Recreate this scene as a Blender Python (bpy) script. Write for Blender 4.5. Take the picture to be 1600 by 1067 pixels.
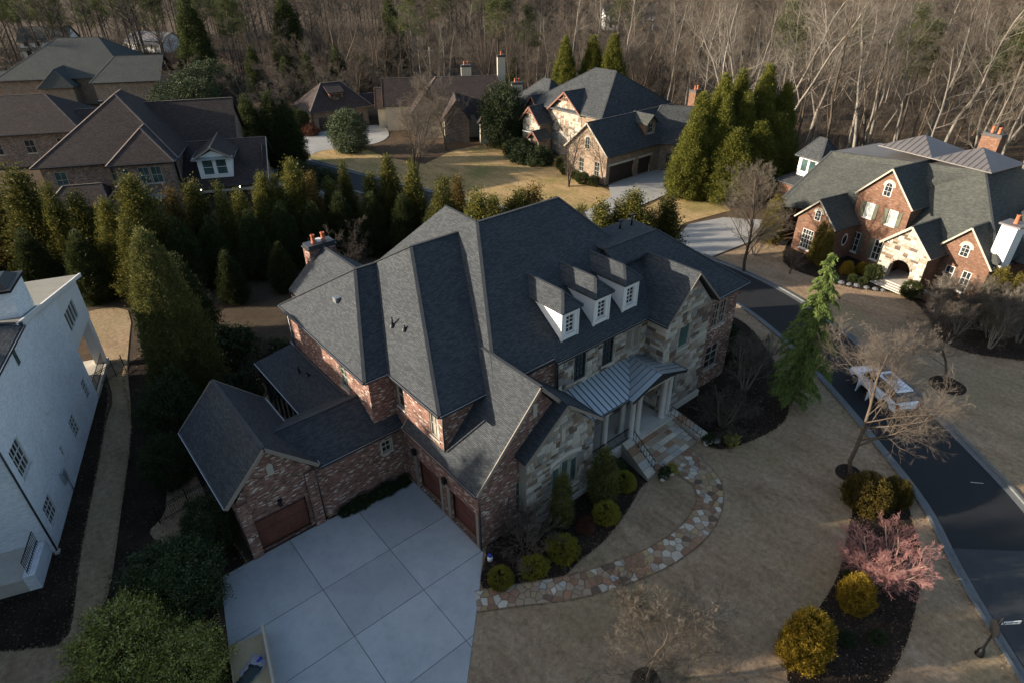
import bpy, math, random
import numpy as np
from mathutils import Matrix, Vector

S = bpy.context.scene
COL = S.collection
for o in list(bpy.data.objects):
    bpy.data.objects.remove(o)

# ------------------------------------------------------------------ camera, sky, sun, exposure
def setup_view():
    p, r, y = math.radians(32.1), math.radians(-.386), math.radians(39.98)
    fw = Vector((math.sin(y)*math.cos(p), math.cos(y)*math.cos(p), -math.sin(p)))
    ri = Vector((math.cos(y), -math.sin(y), 0)); up = ri.cross(fw)
    r2 = ri*math.cos(r)+up*math.sin(r); u2 = -ri*math.sin(r)+up*math.cos(r)
    cam = bpy.data.cameras.new('camera'); co = bpy.data.objects.new('camera', cam); COL.objects.link(co)
    cam.sensor_width = 36; cam.lens = 969.2/1600*36; cam.clip_end = 3000; cam.clip_start = .5
    m = Matrix.Identity(4)
    for i in range(3):
        m[i][0] = r2[i]; m[i][1] = u2[i]; m[i][2] = -fw[i]
    m.translation = (0, 0, 28); co.matrix_world = m
    S.camera = co
    SUN_EL, SUN_X, SUN_Y = 14.4, -.829, .559          # towards the sun
    w = bpy.data.worlds.new('World'); S.world = w; w.use_nodes = True
    nt = w.node_tree; bg = nt.nodes['Background']
    sky = nt.nodes.new('ShaderNodeTexSky'); sky.sky_type = 'NISHITA'; sky.sun_disc = False
    sky.sun_elevation = math.radians(SUN_EL); sky.sun_rotation = math.atan2(SUN_X, SUN_Y) % (2*math.pi)
    sky.dust_density = 1.8; sky.ozone_density = 1.2
    nt.links.new(sky.outputs[0], bg.inputs[0]); bg.inputs[1].default_value = .0844
    sl = bpy.data.lights.new('sun', 'SUN'); sl.energy = 3.9; sl.angle = math.radians(.5); sl.color = (1, .88, .72)
    so = bpy.data.objects.new('sun', sl); COL.objects.link(so)
    d = Vector((-SUN_X, -SUN_Y, -math.tan(math.radians(SUN_EL)))).normalized()
    so.rotation_euler = d.to_track_quat('-Z', 'Y').to_euler(); so.location = (-60, 80, 60)
    vs = S.view_settings; vs.view_transform = 'Standard'; vs.look = 'None'; vs.gamma = 1
    vs.exposure = 1.72; vs.use_curve_mapping = False
setup_view()
S.cycles.max_bounces = 5; S.cycles.diffuse_bounces = 3; S.cycles.glossy_bounces = 2
S.cycles.transmission_bounces = 2; S.cycles.transparent_max_bounces = 4; S.cycles.caustics_reflective = False

# ------------------------------------------------------------------ materials
def new_mat(name):
    m = bpy.data.materials.new(name); m.use_nodes = True
    nt = m.node_tree; b = nt.nodes['Principled BSDF']
    return m, nt, b
def N(nt, t, **kw):
    n = nt.nodes.new(t)
    for k, v in kw.items():
        if k.startswith('i_'):
            n.inputs[k[2:].replace('_', ' ')].default_value = v
        else:
            setattr(n, k, v)
    return n
def ramp(nt, cols, pos=None, interp='LINEAR'):
    r = nt.nodes.new('ShaderNodeValToRGB'); e = r.color_ramp.elements; r.color_ramp.interpolation = interp
    n = len(cols)
    while len(e) < n: e.new(1)
    for i, c in enumerate(cols):
        e[i].position = pos[i] if pos else i/(n-1)
        e[i].color = (*c, 1)
    return r
def coords(nt, kind='Object'):
    return nt.nodes.new('ShaderNodeTexCoord').outputs[kind]
def noise(nt, vec, scale, detail=4, rough=.6):
    n = nt.nodes.new('ShaderNodeTexNoise'); n.inputs['Scale'].default_value = scale
    n.inputs['Detail'].default_value = detail; n.inputs['Roughness'].default_value = rough
    nt.links.new(vec, n.inputs['Vector']); return n.outputs['Fac']
def mix(nt, fac, a, b, mode='MIX'):
    n = nt.nodes.new('ShaderNodeMix'); n.data_type = 'RGBA'; n.blend_type = mode
    for sock, v in ((n.inputs[0], fac), (n.inputs[6], a), (n.inputs[7], b)):
        if hasattr(v, 'links'): nt.links.new(v, sock)
        elif isinstance(v, tuple): sock.default_value = (*v, 1)
        else: sock.default_value = v
    return n.outputs[2]
def bump(nt, b, h, strength, dist=.02):
    n = nt.nodes.new('ShaderNodeBump'); n.inputs['Strength'].default_value = strength
    n.inputs['Distance'].default_value = dist; nt.links.new(h, n.inputs['Height'])
    nt.links.new(n.outputs[0], b.inputs['Normal'])

def mottled(name, cols, scales=(.3, 3, 30), rough=.9, bmp=.4, bdist=.02, spec=.2, pos=None, metal=0, coord='Object', rnd=0):
    m, nt, b = new_mat(name); v = coords(nt, coord)
    f1 = noise(nt, v, scales[0], 3); f2 = noise(nt, v, scales[1], 5, .7); f3 = noise(nt, v, scales[2], 3, .7)
    a = N(nt, 'ShaderNodeMath', operation='MULTIPLY'); a.inputs[1].default_value = .45; nt.links.new(f1, a.inputs[0])
    c = N(nt, 'ShaderNodeMath', operation='MULTIPLY_ADD'); c.inputs[1].default_value = .35
    nt.links.new(f2, c.inputs[0]); nt.links.new(a.outputs[0], c.inputs[2])
    d = N(nt, 'ShaderNodeMath', operation='MULTIPLY_ADD'); d.inputs[1].default_value = .3
    nt.links.new(f3, d.inputs[0]); nt.links.new(c.outputs[0], d.inputs[2])
    mr = N(nt, 'ShaderNodeMapRange'); mr.inputs[1].default_value = .36; mr.inputs[2].default_value = .7
    nt.links.new(d.outputs[0], mr.inputs[0])
    r = ramp(nt, cols, pos); nt.links.new(mr.outputs[0], r.inputs[0]); out = r.outputs[0]
    if rnd:
        oi = nt.nodes.new('ShaderNodeObjectInfo'); hs = nt.nodes.new('ShaderNodeHueSaturation')
        q = N(nt, 'ShaderNodeMapRange'); q.inputs[3].default_value = 1-rnd; q.inputs[4].default_value = 1+rnd
        nt.links.new(oi.outputs['Random'], q.inputs[0]); nt.links.new(q.outputs[0], hs.inputs['Value'])
        nt.links.new(out, hs.inputs['Color']); out = hs.outputs[0]
    nt.links.new(out, b.inputs['Base Color'])
    b.inputs['Roughness'].default_value = rough; b.inputs['Metallic'].default_value = metal
    b.inputs['Specular IOR Level'].default_value = spec
    if bmp: bump(nt, b, f3 if scales[2] < 200 else f2, bmp, bdist)
    return m
def flat(name, col, rough=.6, metal=0, spec=.4, var=.12, scale=4):
    c0 = tuple(max(0, x*(1-var)) for x in col); c1 = tuple(x*(1+var) for x in col)
    return mottled(name, [c0, col, c1], (scale*.2, scale, scale*8), rough, .08, .005, spec, metal=metal)
def shingle(name, c0, c1, c2):
    m, nt, b = new_mat(name); uv = coords(nt, 'UV')
    wn = noise(nt, uv, 3.0, 2)
    k = N(nt, 'ShaderNodeTexBrick', offset=.37, squash=1.0)
    k.inputs['Scale'].default_value = 1; k.inputs['Brick Width'].default_value = .27; k.inputs['Row Height'].default_value = .084
    k.inputs['Mortar Size'].default_value = .012; k.inputs['Mortar Smooth'].default_value = .3; k.inputs['Bias'].default_value = 0
    k.inputs['Color1'].default_value = (0, 0, 0, 1); k.inputs['Color2'].default_value = (1, 1, 1, 1); k.inputs['Mortar'].default_value = (.0, .0, .0, 1)
    nt.links.new(uv, k.inputs['Vector'])
    r = ramp(nt, [c0, c1, c2], [0, .5, 1]); nt.links.new(k.outputs['Color'], r.inputs[0])
    big = noise(nt, uv, .35, 4); rb = ramp(nt, [(.86, .86, .86), (1.1, 1.09, 1.07)], [.35, .7]); nt.links.new(big, rb.inputs[0])
    fine = noise(nt, uv, 45, 2); rf = ramp(nt, [(.82,)*3, (1.18,)*3], [.3, .7]); nt.links.new(fine, rf.inputs[0])
    c = mix(nt, 1.0, r.outputs[0], rb.outputs[0], 'MULTIPLY'); c = mix(nt, 1.0, c, rf.outputs[0], 'MULTIPLY')
    c = mix(nt, k.outputs['Fac'], c, tuple(x*.55 for x in c0))  # gaps between shingles coloured darker to suggest shadow along the courses
    nt.links.new(c, b.inputs['Base Color']); b.inputs['Roughness'].default_value = .88; b.inputs['Specular IOR Level'].default_value = .25
    h = N(nt, 'ShaderNodeMath', operation='SUBTRACT'); nt.links.new(k.outputs['Color'], h.inputs[0]); nt.links.new(k.outputs['Fac'], h.inputs[1])
    h2 = N(nt, 'ShaderNodeMath', operation='MULTIPLY_ADD'); h2.inputs[1].default_value = .5
    nt.links.new(fine, h2.inputs[0]); nt.links.new(h.outputs[0], h2.inputs[2])
    bump(nt, b, h2.outputs[0], .45, .01)
    return m
def brick(name, cols, pos, mortar=(.28, .24, .2), bw=.215, rh=.075, blotch=1.0):
    m, nt, b = new_mat(name); uv = coords(nt, 'UV')
    k = N(nt, 'ShaderNodeTexBrick', offset=.5)
    k.inputs['Scale'].default_value = 1; k.inputs['Brick Width'].default_value = bw; k.inputs['Row Height'].default_value = rh
    k.inputs['Mortar Size'].default_value = .006; k.inputs['Mortar Smooth'].default_value = .2
    k.inputs['Color1'].default_value = (0, 0, 0, 1); k.inputs['Color2'].default_value = (1, 1, 1, 1)
    nt.links.new(uv, k.inputs['Vector'])
    r = ramp(nt, cols, pos); nt.links.new(k.outputs['Color'], r.inputs[0])
    big = noise(nt, uv, .7, 4); rb = ramp(nt, [(1-.2*blotch,)*3, (1+.13*blotch,)*3], [.35, .7]); nt.links.new(big, rb.inputs[0])
    fine = noise(nt, uv, 30, 3); rf = ramp(nt, [(.8,)*3, (1.2,)*3], [.3, .7]); nt.links.new(fine, rf.inputs[0])
    c = mix(nt, 1.0, r.outputs[0], rb.outputs[0], 'MULTIPLY'); c = mix(nt, 1.0, c, rf.outputs[0], 'MULTIPLY')
    c = mix(nt, k.outputs['Fac'], c, mortar)
    nt.links.new(c, b.inputs['Base Color']); b.inputs['Roughness'].default_value = .9; b.inputs['Specular IOR Level'].default_value = .2
    inv = N(nt, 'ShaderNodeMath', operation='MULTIPLY_ADD'); inv.inputs[1].default_value = -1; nt.links.new(k.outputs['Fac'], inv.inputs[0]); nt.links.new(fine, inv.inputs[2])
    bump(nt, b, inv.outputs[0], .6, .012)
    return m
def leafmat(name, cols, rough=.7, spec=.12, trans=.25, scale=1.5, rnd=.12):
    m, nt, b = new_mat(name); v = coords(nt, 'Object')
    f = noise(nt, v, scale, 4, .7); g = nt.nodes.new('ShaderNodeNewGeometry')
    s = N(nt, 'ShaderNodeMath', operation='MULTIPLY_ADD'); s.inputs[1].default_value = .45; nt.links.new(g.outputs['Random Per Island'], s.inputs[0])
    s2 = N(nt, 'ShaderNodeMath', operation='SUBTRACT'); s2.inputs[1].default_value = .22; nt.links.new(f, s2.inputs[0]); nt.links.new(s2.outputs[0], s.inputs[2])
    r = ramp(nt, cols, [.15+.7*i/(len(cols)-1) for i in range(len(cols))]); nt.links.new(s.outputs[0], r.inputs[0])
    oi = nt.nodes.new('ShaderNodeObjectInfo'); hs = nt.nodes.new('ShaderNodeHueSaturation')
    q = N(nt, 'ShaderNodeMapRange'); q.inputs[3].default_value = 1-rnd; q.inputs[4].default_value = 1+rnd
    nt.links.new(oi.outputs['Random'], q.inputs[0]); nt.links.new(q.outputs[0], hs.inputs['Value']); nt.links.new(r.outputs[0], hs.inputs['Color'])
    nt.links.new(hs.outputs[0], b.inputs['Base Color']); b.inputs['Roughness'].default_value = rough; b.inputs['Specular IOR Level'].default_value = spec
    if trans:
        t = nt.nodes.new('ShaderNodeBsdfTranslucent'); nt.links.new(hs.outputs[0], t.inputs[0])
        mx = nt.nodes.new('ShaderNodeMixShader'); mx.inputs[0].default_value = trans
        nt.links.new(b.outputs[0], mx.inputs[1]); nt.links.new(t.outputs[0], mx.inputs[2])
        nt.links.new(mx.outputs[0], nt.nodes['Material Output'].inputs[0])
    return m

M = {}
def turf(name, cols, green):
    m, nt, b = new_mat(name); v = coords(nt, 'Object')
    mp = N(nt, 'ShaderNodeMapping'); mp.inputs['Rotation'].default_value = (0, 0, .6); mp.inputs['Scale'].default_value = (1, .35, 1); nt.links.new(v, mp.inputs[0])
    big = noise(nt, v, .13, 4, .6); mid = noise(nt, mp.outputs[0], .75, 6, .72); fine = noise(nt, v, 3.2, 6, .75); tiny = noise(nt, v, 26, 3, .8)
    r1 = ramp(nt, cols, [.34, .46, .55, .68]); nt.links.new(mid, r1.inputs[0])
    r2 = ramp(nt, [(.66,)*3, (.97,)*3, (1.28,)*3], [.32, .5, .68]); nt.links.new(fine, r2.inputs[0])
    r3 = ramp(nt, [(.72,)*3, (1.24,)*3], [.3, .7]); nt.links.new(tiny, r3.inputs[0])
    r4 = ramp(nt, [(0, 0, 0), (.8, .8, .8)], [.48, .66]); nt.links.new(big, r4.inputs[0])
    c = mix(nt, r4.outputs[0], r1.outputs[0], green); c = mix(nt, 1.0, c, r2.outputs[0], 'MULTIPLY'); c = mix(nt, 1.0, c, r3.outputs[0], 'MULTIPLY')
    nt.links.new(c, b.inputs['Base Color']); b.inputs['Roughness'].default_value = .95; b.inputs['Specular IOR Level'].default_value = .1
    ad = N(nt, 'ShaderNodeMath', operation='MULTIPLY_ADD'); ad.inputs[1].default_value = .5; nt.links.new(tiny, ad.inputs[0]); nt.links.new(fine, ad.inputs[2])
    bump(nt, b, ad.outputs[0], .9, .06)
    return m
M['lawn'] = turf('dormant_turf', [(.225, .15, .092), (.285, .197, .122), (.325, .23, .146), (.37, .268, .175)], (.26, .2, .108))
M['lawn_gold'] = turf('golden_turf', [(.24, .165, .075), (.34, .235, .105), (.40, .27, .13), (.44, .31, .16)], (.17, .16, .05))
def slab_concrete(name):
    m, nt, b = new_mat(name); v = coords(nt, 'Object')
    big = noise(nt, v, .3, 5, .65); mid = noise(nt, v, 1.7, 6, .7); fine = noise(nt, v, 28, 3, .8)
    r1 = ramp(nt, [(.285, .298, .3), (.32, .332, .334), (.345, .356, .355), (.375, .382, .375)], [.3, .45, .55, .7]); nt.links.new(big, r1.inputs[0])
    r2 = ramp(nt, [(.9,)*3, (1,)*3, (1.04,)*3], [.3, .5, .72]); nt.links.new(mid, r2.inputs[0])
    r3 = ramp(nt, [(.9,)*3, (1.08,)*3], [.3, .7]); nt.links.new(fine, r3.inputs[0])
    c = mix(nt, 1.0, r1.outputs[0], r2.outputs[0], 'MULTIPLY'); c = mix(nt, 1.0, c, r3.outputs[0], 'MULTIPLY')
    st = noise(nt, v, .9, 7, .85); rs = ramp(nt, [(0, 0, 0), (1, 1, 1)], [.58, .74]); nt.links.new(st, rs.inputs[0])
    mm = N(nt, 'ShaderNodeMath', operation='MULTIPLY'); mm.inputs[1].default_value = .45; nt.links.new(rs.outputs[0], mm.inputs[0])
    c = mix(nt, mm.outputs[0], c, (.16, .15, .135))
    oi = nt.nodes.new('ShaderNodeObjectInfo'); hs = nt.nodes.new('ShaderNodeHueSaturation'); q = N(nt, 'ShaderNodeMapRange'); q.inputs[3].default_value = .9; q.inputs[4].default_value = 1.06
    nt.links.new(oi.outputs['Random'], q.inputs[0]); nt.links.new(q.outputs[0], hs.inputs['Value']); nt.links.new(c, hs.inputs['Color']); nt.links.new(hs.outputs[0], b.inputs['Base Color'])
    b.inputs['Roughness'].default_value = .8; b.inputs['Specular IOR Level'].default_value = .3; bump(nt, b, fine, .25, .01); return m
M['concrete'] = slab_concrete('driveway_slab_concrete')
M['slate'] = mottled('slate_rock', [(.06, .062, .066), (.1, .1, .104), (.15, .148, .145)], (1, 5, 30), .85, .6, .02, .2)
M['surround'] = flat('tan_door_surround', (.2, .165, .13), .7)
M['mulch'] = mottled('dark_mulch', [(.012, .009, .007), (.026, .018, .013), (.055, .036, .024)], (.5, 6, 40), .95, 1, .05, .1)
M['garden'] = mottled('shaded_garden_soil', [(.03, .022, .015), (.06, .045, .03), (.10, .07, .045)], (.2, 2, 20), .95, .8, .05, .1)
M['litter'] = mottled('woodland_leaf_litter', [(00.0263, 00.0179, 00.0116), (00.0577, 00.0394, 00.0247), (00.0892, 00.0604, 00.0368), (00.1102, 00.0735, 00.0446)], (.05, .6, 9), .95, .8, .08, .1)
M['redclay'] = mottled('pine_straw_ground', [(0.0750, 0.0413, 0.0225), (0.1500, 0.0788, 0.0450), (0.2100, 0.1200, 0.0675)], (.05, .6, 9), .95, .8, .08, .1)
M['asphalt'] = mottled('asphalt', [(000.0048, 000.0053, 000.0062), (000.0071, 000.0079, 000.0090), (000.0105, 000.0112, 000.0124)], (.15, 1.2, 60), .82, .5, .01, .4)
M['asphalt_old'] = mottled('weathered_asphalt', [(0.0270, 0.0294, 0.0318), (0.0360, 0.0384, 0.0408), (0.0480, 0.0504, 0.0522)], (.15, 1.2, 60), .85, .5, .01, .3)
M['concrete_pale'] = mottled('pale_concrete', [(0.1984, 0.1922, 0.1798), (0.2604, 0.2542, 0.2356), (0.3100, 0.2976, 0.2790)], (.15, 1.2, 15), .85, .25, .01, .3)
M['kerb'] = mottled('kerb_concrete', [(0.0744, 0.0775, 0.0775), (0.1240, 0.1271, 0.1240), (0.1674, 0.1674, 0.1612)], (.4, 3, 25), .85, .4, .01, .25)
M['path_joint'] = mottled('path_joint_mortar', [(0.1380, 0.1150, 0.0862), (0.1955, 0.1610, 0.1207), (0.2415, 0.2012, 0.1552)], (.5, 4, 30), .95, .5, .02, .1)
M['joint'] = flat('joint_filler', (.05, .055, .06), .9)
M['shingle'] = shingle('charcoal_shingles', (.0285, .033, .0385), (.043, .0485, .0545), (.061, .067, .0715))
M['shingle_green'] = shingle('weathered_grey_shingles', (.042, .046, .043), (.06, .064, .057), (.082, .084, .074))
M['shingle_brown'] = shingle('brown_shingles', (.028, .0195, .0175), (.044, .0315, .028), (.065, .048, .042))
M['shingle_dark'] = shingle('dark_grey_shingles', (.028, .032, .036), (.05, .054, .057), (.08, .084, .084))
M['cap'] = mottled('ridge_cap_shingle', [(.03, .033, .0365), (.042, .045, .048), (.056, .058, .06)], (1, 7, 60), .9, .5, .01, .2)
M['cap_brown'] = mottled('brown_ridge_cap', [(.08, .064, .055), (.13, .105, .09), (.17, .14, .12)], (1, 7, 60), .9, .5, .01, .2)
M['brick'] = brick('tumbled_brick', [(.07, .038, .03), (.16, .075, .055), (.215, .105, .078), (.27, .145, .11), (.52, .45, .39)], [0, .3, .6, .86, .97], (.2, .165, .14))
M['brick_orange'] = brick('salmon_brick', [(000.1060, 000.0472, 000.0295), (000.1414, 000.0687, 000.0432), (000.1650, 000.0845, 000.0550), (000.2160, 000.1414, 000.1022)], [0, .4, .85, 1], (.19, .14, .1))
M['brick_dark'] = brick('brown_brick', [(.07, .05, .04), (.15, .1, .075), (.23, .16, .12), (.32, .25, .2)], [0, .35, .8, 1], (.22, .19, .16))
M['brick_tan'] = brick('tan_brick', [(00.1275, 00.0829, 00.0542), (00.1913, 00.1275, 00.0861), (00.2422, 00.1785, 00.1275), (00.3060, 00.2550, 00.1976)], [0, .35, .8, 1], (.33, .28, .22))
M['white_brick'] = brick('whitewashed_brick', [(.60, .61, .62), (.68, .69, .7), (.74, .745, .75), (.78, .78, .78)], [0, .35, .8, 1], (.52, .53, .54), blotch=.35)
M['mortar'] = mottled('stone_mortar', [(.2, .18, .15), (.25, .225, .19), (.3, .27, .225)], (.5, 4, 30), .95, .5, .02, .1)
STONE = [mottled('stone_'+n, [tuple(x*.72 for x in c), c, tuple(min(.8, x*1.2) for x in c)], (1.2, 6, 30), .9, .7, .02, .15, rnd=.12) for n, c in
         (('cream', (.34, .30, .24)), ('tan', (.25, .205, .155)), ('buff', (.39, .355, .295)), ('brown', (.115, .085, .066)), ('grey', (.21, .195, .175)), ('rust', (.19, .135, .095)))]
FLAG = [mottled('flagstone_'+n, [tuple(x*.75 for x in c), c, tuple(min(.8, x*1.2) for x in c)], (1.2, 5, 30), .85, .5, .015, .2, rnd=.15) for n, c in
        (('pale', (.43, .38, .30)), ('tan', (.29, .21, .14)), ('rust', (.24, .135, .08)), ('brown', (.13, .085, .06)), ('grey', (.33, .305, .265)), ('ochre', (.31, .22, .115)))]
M['trim_cream'] = flat('cream_trim_paint', (.33, .295, .24), .6)
M['trim_white'] = flat('white_trim_paint', (.58, .56, .53), .5)
M['trim_dark'] = flat('dark_bronze_trim', (.03, .03, .032), .4)
M['gutter'] = flat('dark_metal_gutter', (.045, .047, .05), .35, .6)
M['drip'] = flat('drip_edge_metal', (.32, .33, .34), .4, .7)
M['wood'] = mottled('stained_garage_wood', [(.055, .018, .012), (.10, .034, .022), (.145, .055, .034)], (1, 6, 40), .5, .2, .005, .4)
M['wood_dark'] = mottled('dark_stained_wood', [(.018, .012, .01), (.035, .023, .018), (.06, .04, .03)], (1, 6, 40), .5, .2, .005, .4)
M['timber'] = mottled('timber_bracket', [(.08, .035, .022), (.14, .06, .04), (.2, .09, .06)], (1, 6, 40), .6, .2, .005, .3)
def glass(name, col, rough=.12):
    m, nt, b = new_mat(name); v = coords(nt, 'Object'); f = noise(nt, v, .8, 2)
    r = ramp(nt, [tuple(x*.6 for x in col), tuple(x*1.4 for x in col)], [.3, .7]); nt.links.new(f, r.inputs[0])
    nt.links.new(r.outputs[0], b.inputs['Base Color']); b.inputs['Roughness'].default_value = rough; b.inputs['Specular IOR Level'].default_value = .6
    return m
M['glass'] = glass('window_glass', (.02, .026, .026)); M['glass_teal'] = glass('teal_window_glass', (.05, .085, .08))
M['glass_blind'] = glass('glass_over_blind', (.30, .28, .23), .3); M['glass_pale'] = glass('glass_over_white_curtain', (.34, .38, .36), .25)
M['metal_roof'] = mottled('standing_seam_metal', [(0.3120, 0.3510, 0.3627), (0.3666, 0.4056, 0.4173), (0.4056, 0.4446, 0.4524)], (.4, 3, 30), .42, .05, .004, .5, metal=.6)
M['metal_brown'] = mottled('bronze_seam_metal', [(.10, .092, .09), (.13, .12, .117), (.16, .148, .143)], (.4, 3, 30), .5, .05, .004, .5, metal=.3)
M['iron'] = flat('black_iron', (.012, .012, .013), .5, .3)
M['clay'] = mottled('terracotta_pot', [(0.2736, 0.0720, 0.0360), (0.3600, 0.1080, 0.0540), (0.4176, 0.1512, 0.0792)], (1, 6, 30), .8, .3, .01, .2)
M['white_paint'] = flat('white_siding_paint', (.62, .61, .585), .5, var=.05)
M['stucco'] = mottled('cream_stucco', [(00.2932, 00.2550, 00.1913), (00.3570, 00.3187, 00.2486), (00.3952, 00.3506, 00.2805)], (.5, 4, 30), .9, .4, .01, .2)
M['limestone'] = mottled('limestone_trim', [(.34, .30, .25), (.42, .38, .32), (.5, .45, .39)], (.7, 5, 30), .85, .3, .01, .2)
M['column'] = flat('painted_column', (.38, .36, .33), .6)
M['bark_pale'] = mottled('pale_bark', [(00.0811, 00.0686, 00.0562), (00.1560, 00.1373, 00.1154), (00.2246, 00.1997, 00.1716)], (.6, 4, 20), .9, .6, .02, .15, rnd=.22)
M['bark_brown'] = mottled('brown_bark', [(00.0382, 00.0287, 00.0217), (00.0797, 00.0606, 00.0446), (00.1275, 00.0988, 00.0734)], (.6, 4, 20), .9, .6, .02, .15, rnd=.22)
M['twig_tan'] = mottled('tan_twigs', [(00.0650, 00.0542, 00.0419), (00.1120, 00.0939, 00.0723), (00.1590, 00.1337, 00.1047)], (.6, 3, 20), .9, 0, .02, .15, rnd=.15)
M['twig_brown'] = mottled('brown_twigs', [(0.0495, 0.0414, 0.0342), (0.0900, 0.0747, 0.0603), (0.1350, 0.1125, 0.0900)], (.3, 2, 20), .9, 0, .02, .15, rnd=.25)
M['twig_pink'] = mottled('coral_twigs', [(00.2112, 00.0968, 00.0880), (00.3168, 00.1496, 00.1364), (00.3872, 00.2112, 00.1892)], (.6, 3, 20), .8, 0, .02, .2)
M['bark_pink'] = mottled('pinkish_bark', [(0.2700, 0.1500, 0.1125), (0.3750, 0.2400, 0.1800), (0.4500, 0.3150, 0.2475)], (.6, 3, 20), .8, .3, .02, .2)
M['leyland'] = leafmat('leyland_foliage', [(000.0256, 000.0341, 000.0100), (000.0597, 000.0682, 000.0170), (000.1207, 000.1108, 000.0256), (000.2130, 000.1633, 000.0398)], rnd=.28)
M['bronze'] = leafmat('bronzed_conifer_foliage', [(.035, .028, .01), (.085, .06, .018), (.15, .1, .028), (.22, .15, .045)], rnd=.25)
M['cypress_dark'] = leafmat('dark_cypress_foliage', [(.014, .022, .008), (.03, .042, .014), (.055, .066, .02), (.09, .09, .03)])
M['cypress_bright'] = leafmat('bright_cypress_foliage', [(00.0292, 00.0408, 00.0078), (00.0680, 00.0778, 00.0136), (00.1166, 00.1166, 00.0214), (00.1652, 00.1458, 00.0292)])  # brighter yellow-green foliage of the tall far group
M['arbor'] = leafmat('arborvitae_foliage', [(0.0345, 0.0345, 0.0092), (0.0862, 0.0759, 0.0161), (0.1437, 0.1150, 0.0253), (0.2070, 0.1495, 0.0345)])
M['arbor_dark'] = leafmat('olive_cypress_foliage', [(00.0421, 00.0505, 00.0168), (00.0842, 00.0899, 00.0281), (00.1334, 00.1292, 00.0379), (00.1966, 00.1685, 00.0491)])
M['gold'] = leafmat('golden_cypress_foliage', [(0.0660, 0.0480, 0.0084), (0.1680, 0.1140, 0.0144), (0.3000, 0.1980, 0.0240), (0.4560, 0.3120, 0.0420)], scale=2.5)
M['gold_dark'] = leafmat('olive_gold_foliage', [(00.0242, 00.0177, 00.0048), (00.0603, 00.0443, 00.0097), (00.1046, 00.0764, 00.0161), (00.1530, 00.1127, 00.0242)], scale=2.5)
M['box'] = leafmat('clipped_yellow_green_foliage', [(00.0880, 00.0841, 00.0137), (00.1955, 00.1759, 00.0254), (00.2932, 00.2541, 00.0352), (00.3910, 00.3323, 00.0508)], scale=3)
M['magnolia'] = leafmat('glossy_magnolia_leaves', [(.012, .022, .009), (.028, .045, .016), (.05, .07, .025), (.10, .10, .035)], rough=.5, spec=.25, trans=.12)
M['holly'] = leafmat('dark_holly_leaves', [(.010, .016, .007), (.02, .03, .011), (.035, .048, .017), (.06, .07, .025)], rough=.6, spec=.15, trans=.12)
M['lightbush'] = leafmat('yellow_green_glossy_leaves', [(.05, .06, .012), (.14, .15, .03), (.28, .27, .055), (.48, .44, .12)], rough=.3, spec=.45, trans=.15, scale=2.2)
M['deodar'] = leafmat('deodar_needles', [(0.0375, 0.0630, 0.0180), (0.0750, 0.1125, 0.0300), (0.1275, 0.1725, 0.0450), (0.1950, 0.2400, 0.0675)])
M['pine'] = leafmat('pine_needles', [(.022, .03, .012), (.045, .056, .02), (.075, .085, .03), (.11, .115, .045)])
M['yucca'] = leafmat('yellow_striped_leaves', [(.08, .09, .02), (.2, .2, .05), (.35, .32, .1)], scale=4)
M['drygrass'] = leafmat('dry_ornamental_grass', [(.16, .12, .075), (.26, .2, .125), (.36, .285, .185)], scale=2)
M['chips'] = leafmat('bark_chips', [(.02, .013, .009), (.05, .033, .022), (.09, .06, .04), (.14, .1, .065)], scale=4, trans=0)
M['deadleaf'] = leafmat('fallen_dry_leaves', [(.10, .06, .03), (.2, .125, .065), (.3, .2, .11), (.38, .27, .16)], scale=4, trans=.1)
M['blade'] = leafmat('dormant_grass_blades', [(.17, .12, .07), (.27, .195, .115), (.36, .27, .165), (.42, .33, .21)], scale=3, trans=.2)
M['redshrub'] = leafmat('russet_shrub_leaves', [(.05, .018, .012), (.1, .04, .025), (.15, .065, .04)])
M['car_white'] = flat('white_car_paint', (.72, .74, .78), .22, 0, .6, .02)
M['car_black'] = flat('black_car_trim', (.012, .012, .014), .3, 0, .5)
M['tyre'] = flat('rubber', (.015, .015, .016), .85)
M['red_lamp'] = flat('red_lamp_plastic', (.32, .02, .02), .25)
M['plywood'] = mottled('weathered_plywood', [(.2, .155, .085), (.3, .235, .135), (.38, .3, .18)], (.5, 3, 30), .8, .2, .005, .3)
M['tarp'] = flat('dark_green_tarp', (.012, .022, .022), .45); M['sheet_grey'] = flat('grey_plastic_sheet', (.26, .25, .27), .5)
M['blue'] = flat('blue_plastic', (.02, .04, .32), .4)
M['sign_white'] = flat('white_sign_face', (.74, .75, .72), .4, var=.03); M['lamp_glow'] = None
def emit(name, col, st):
    m, nt, b = new_mat(name); b.inputs['Base Color'].default_value = (*col, 1)
    b.inputs['Emission Color'].default_value = (*col, 1); b.inputs['Emission Strength'].default_value = st; return m
M['lamp_glow'] = emit('lit_lantern', (1, .85, .6), 6)
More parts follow.
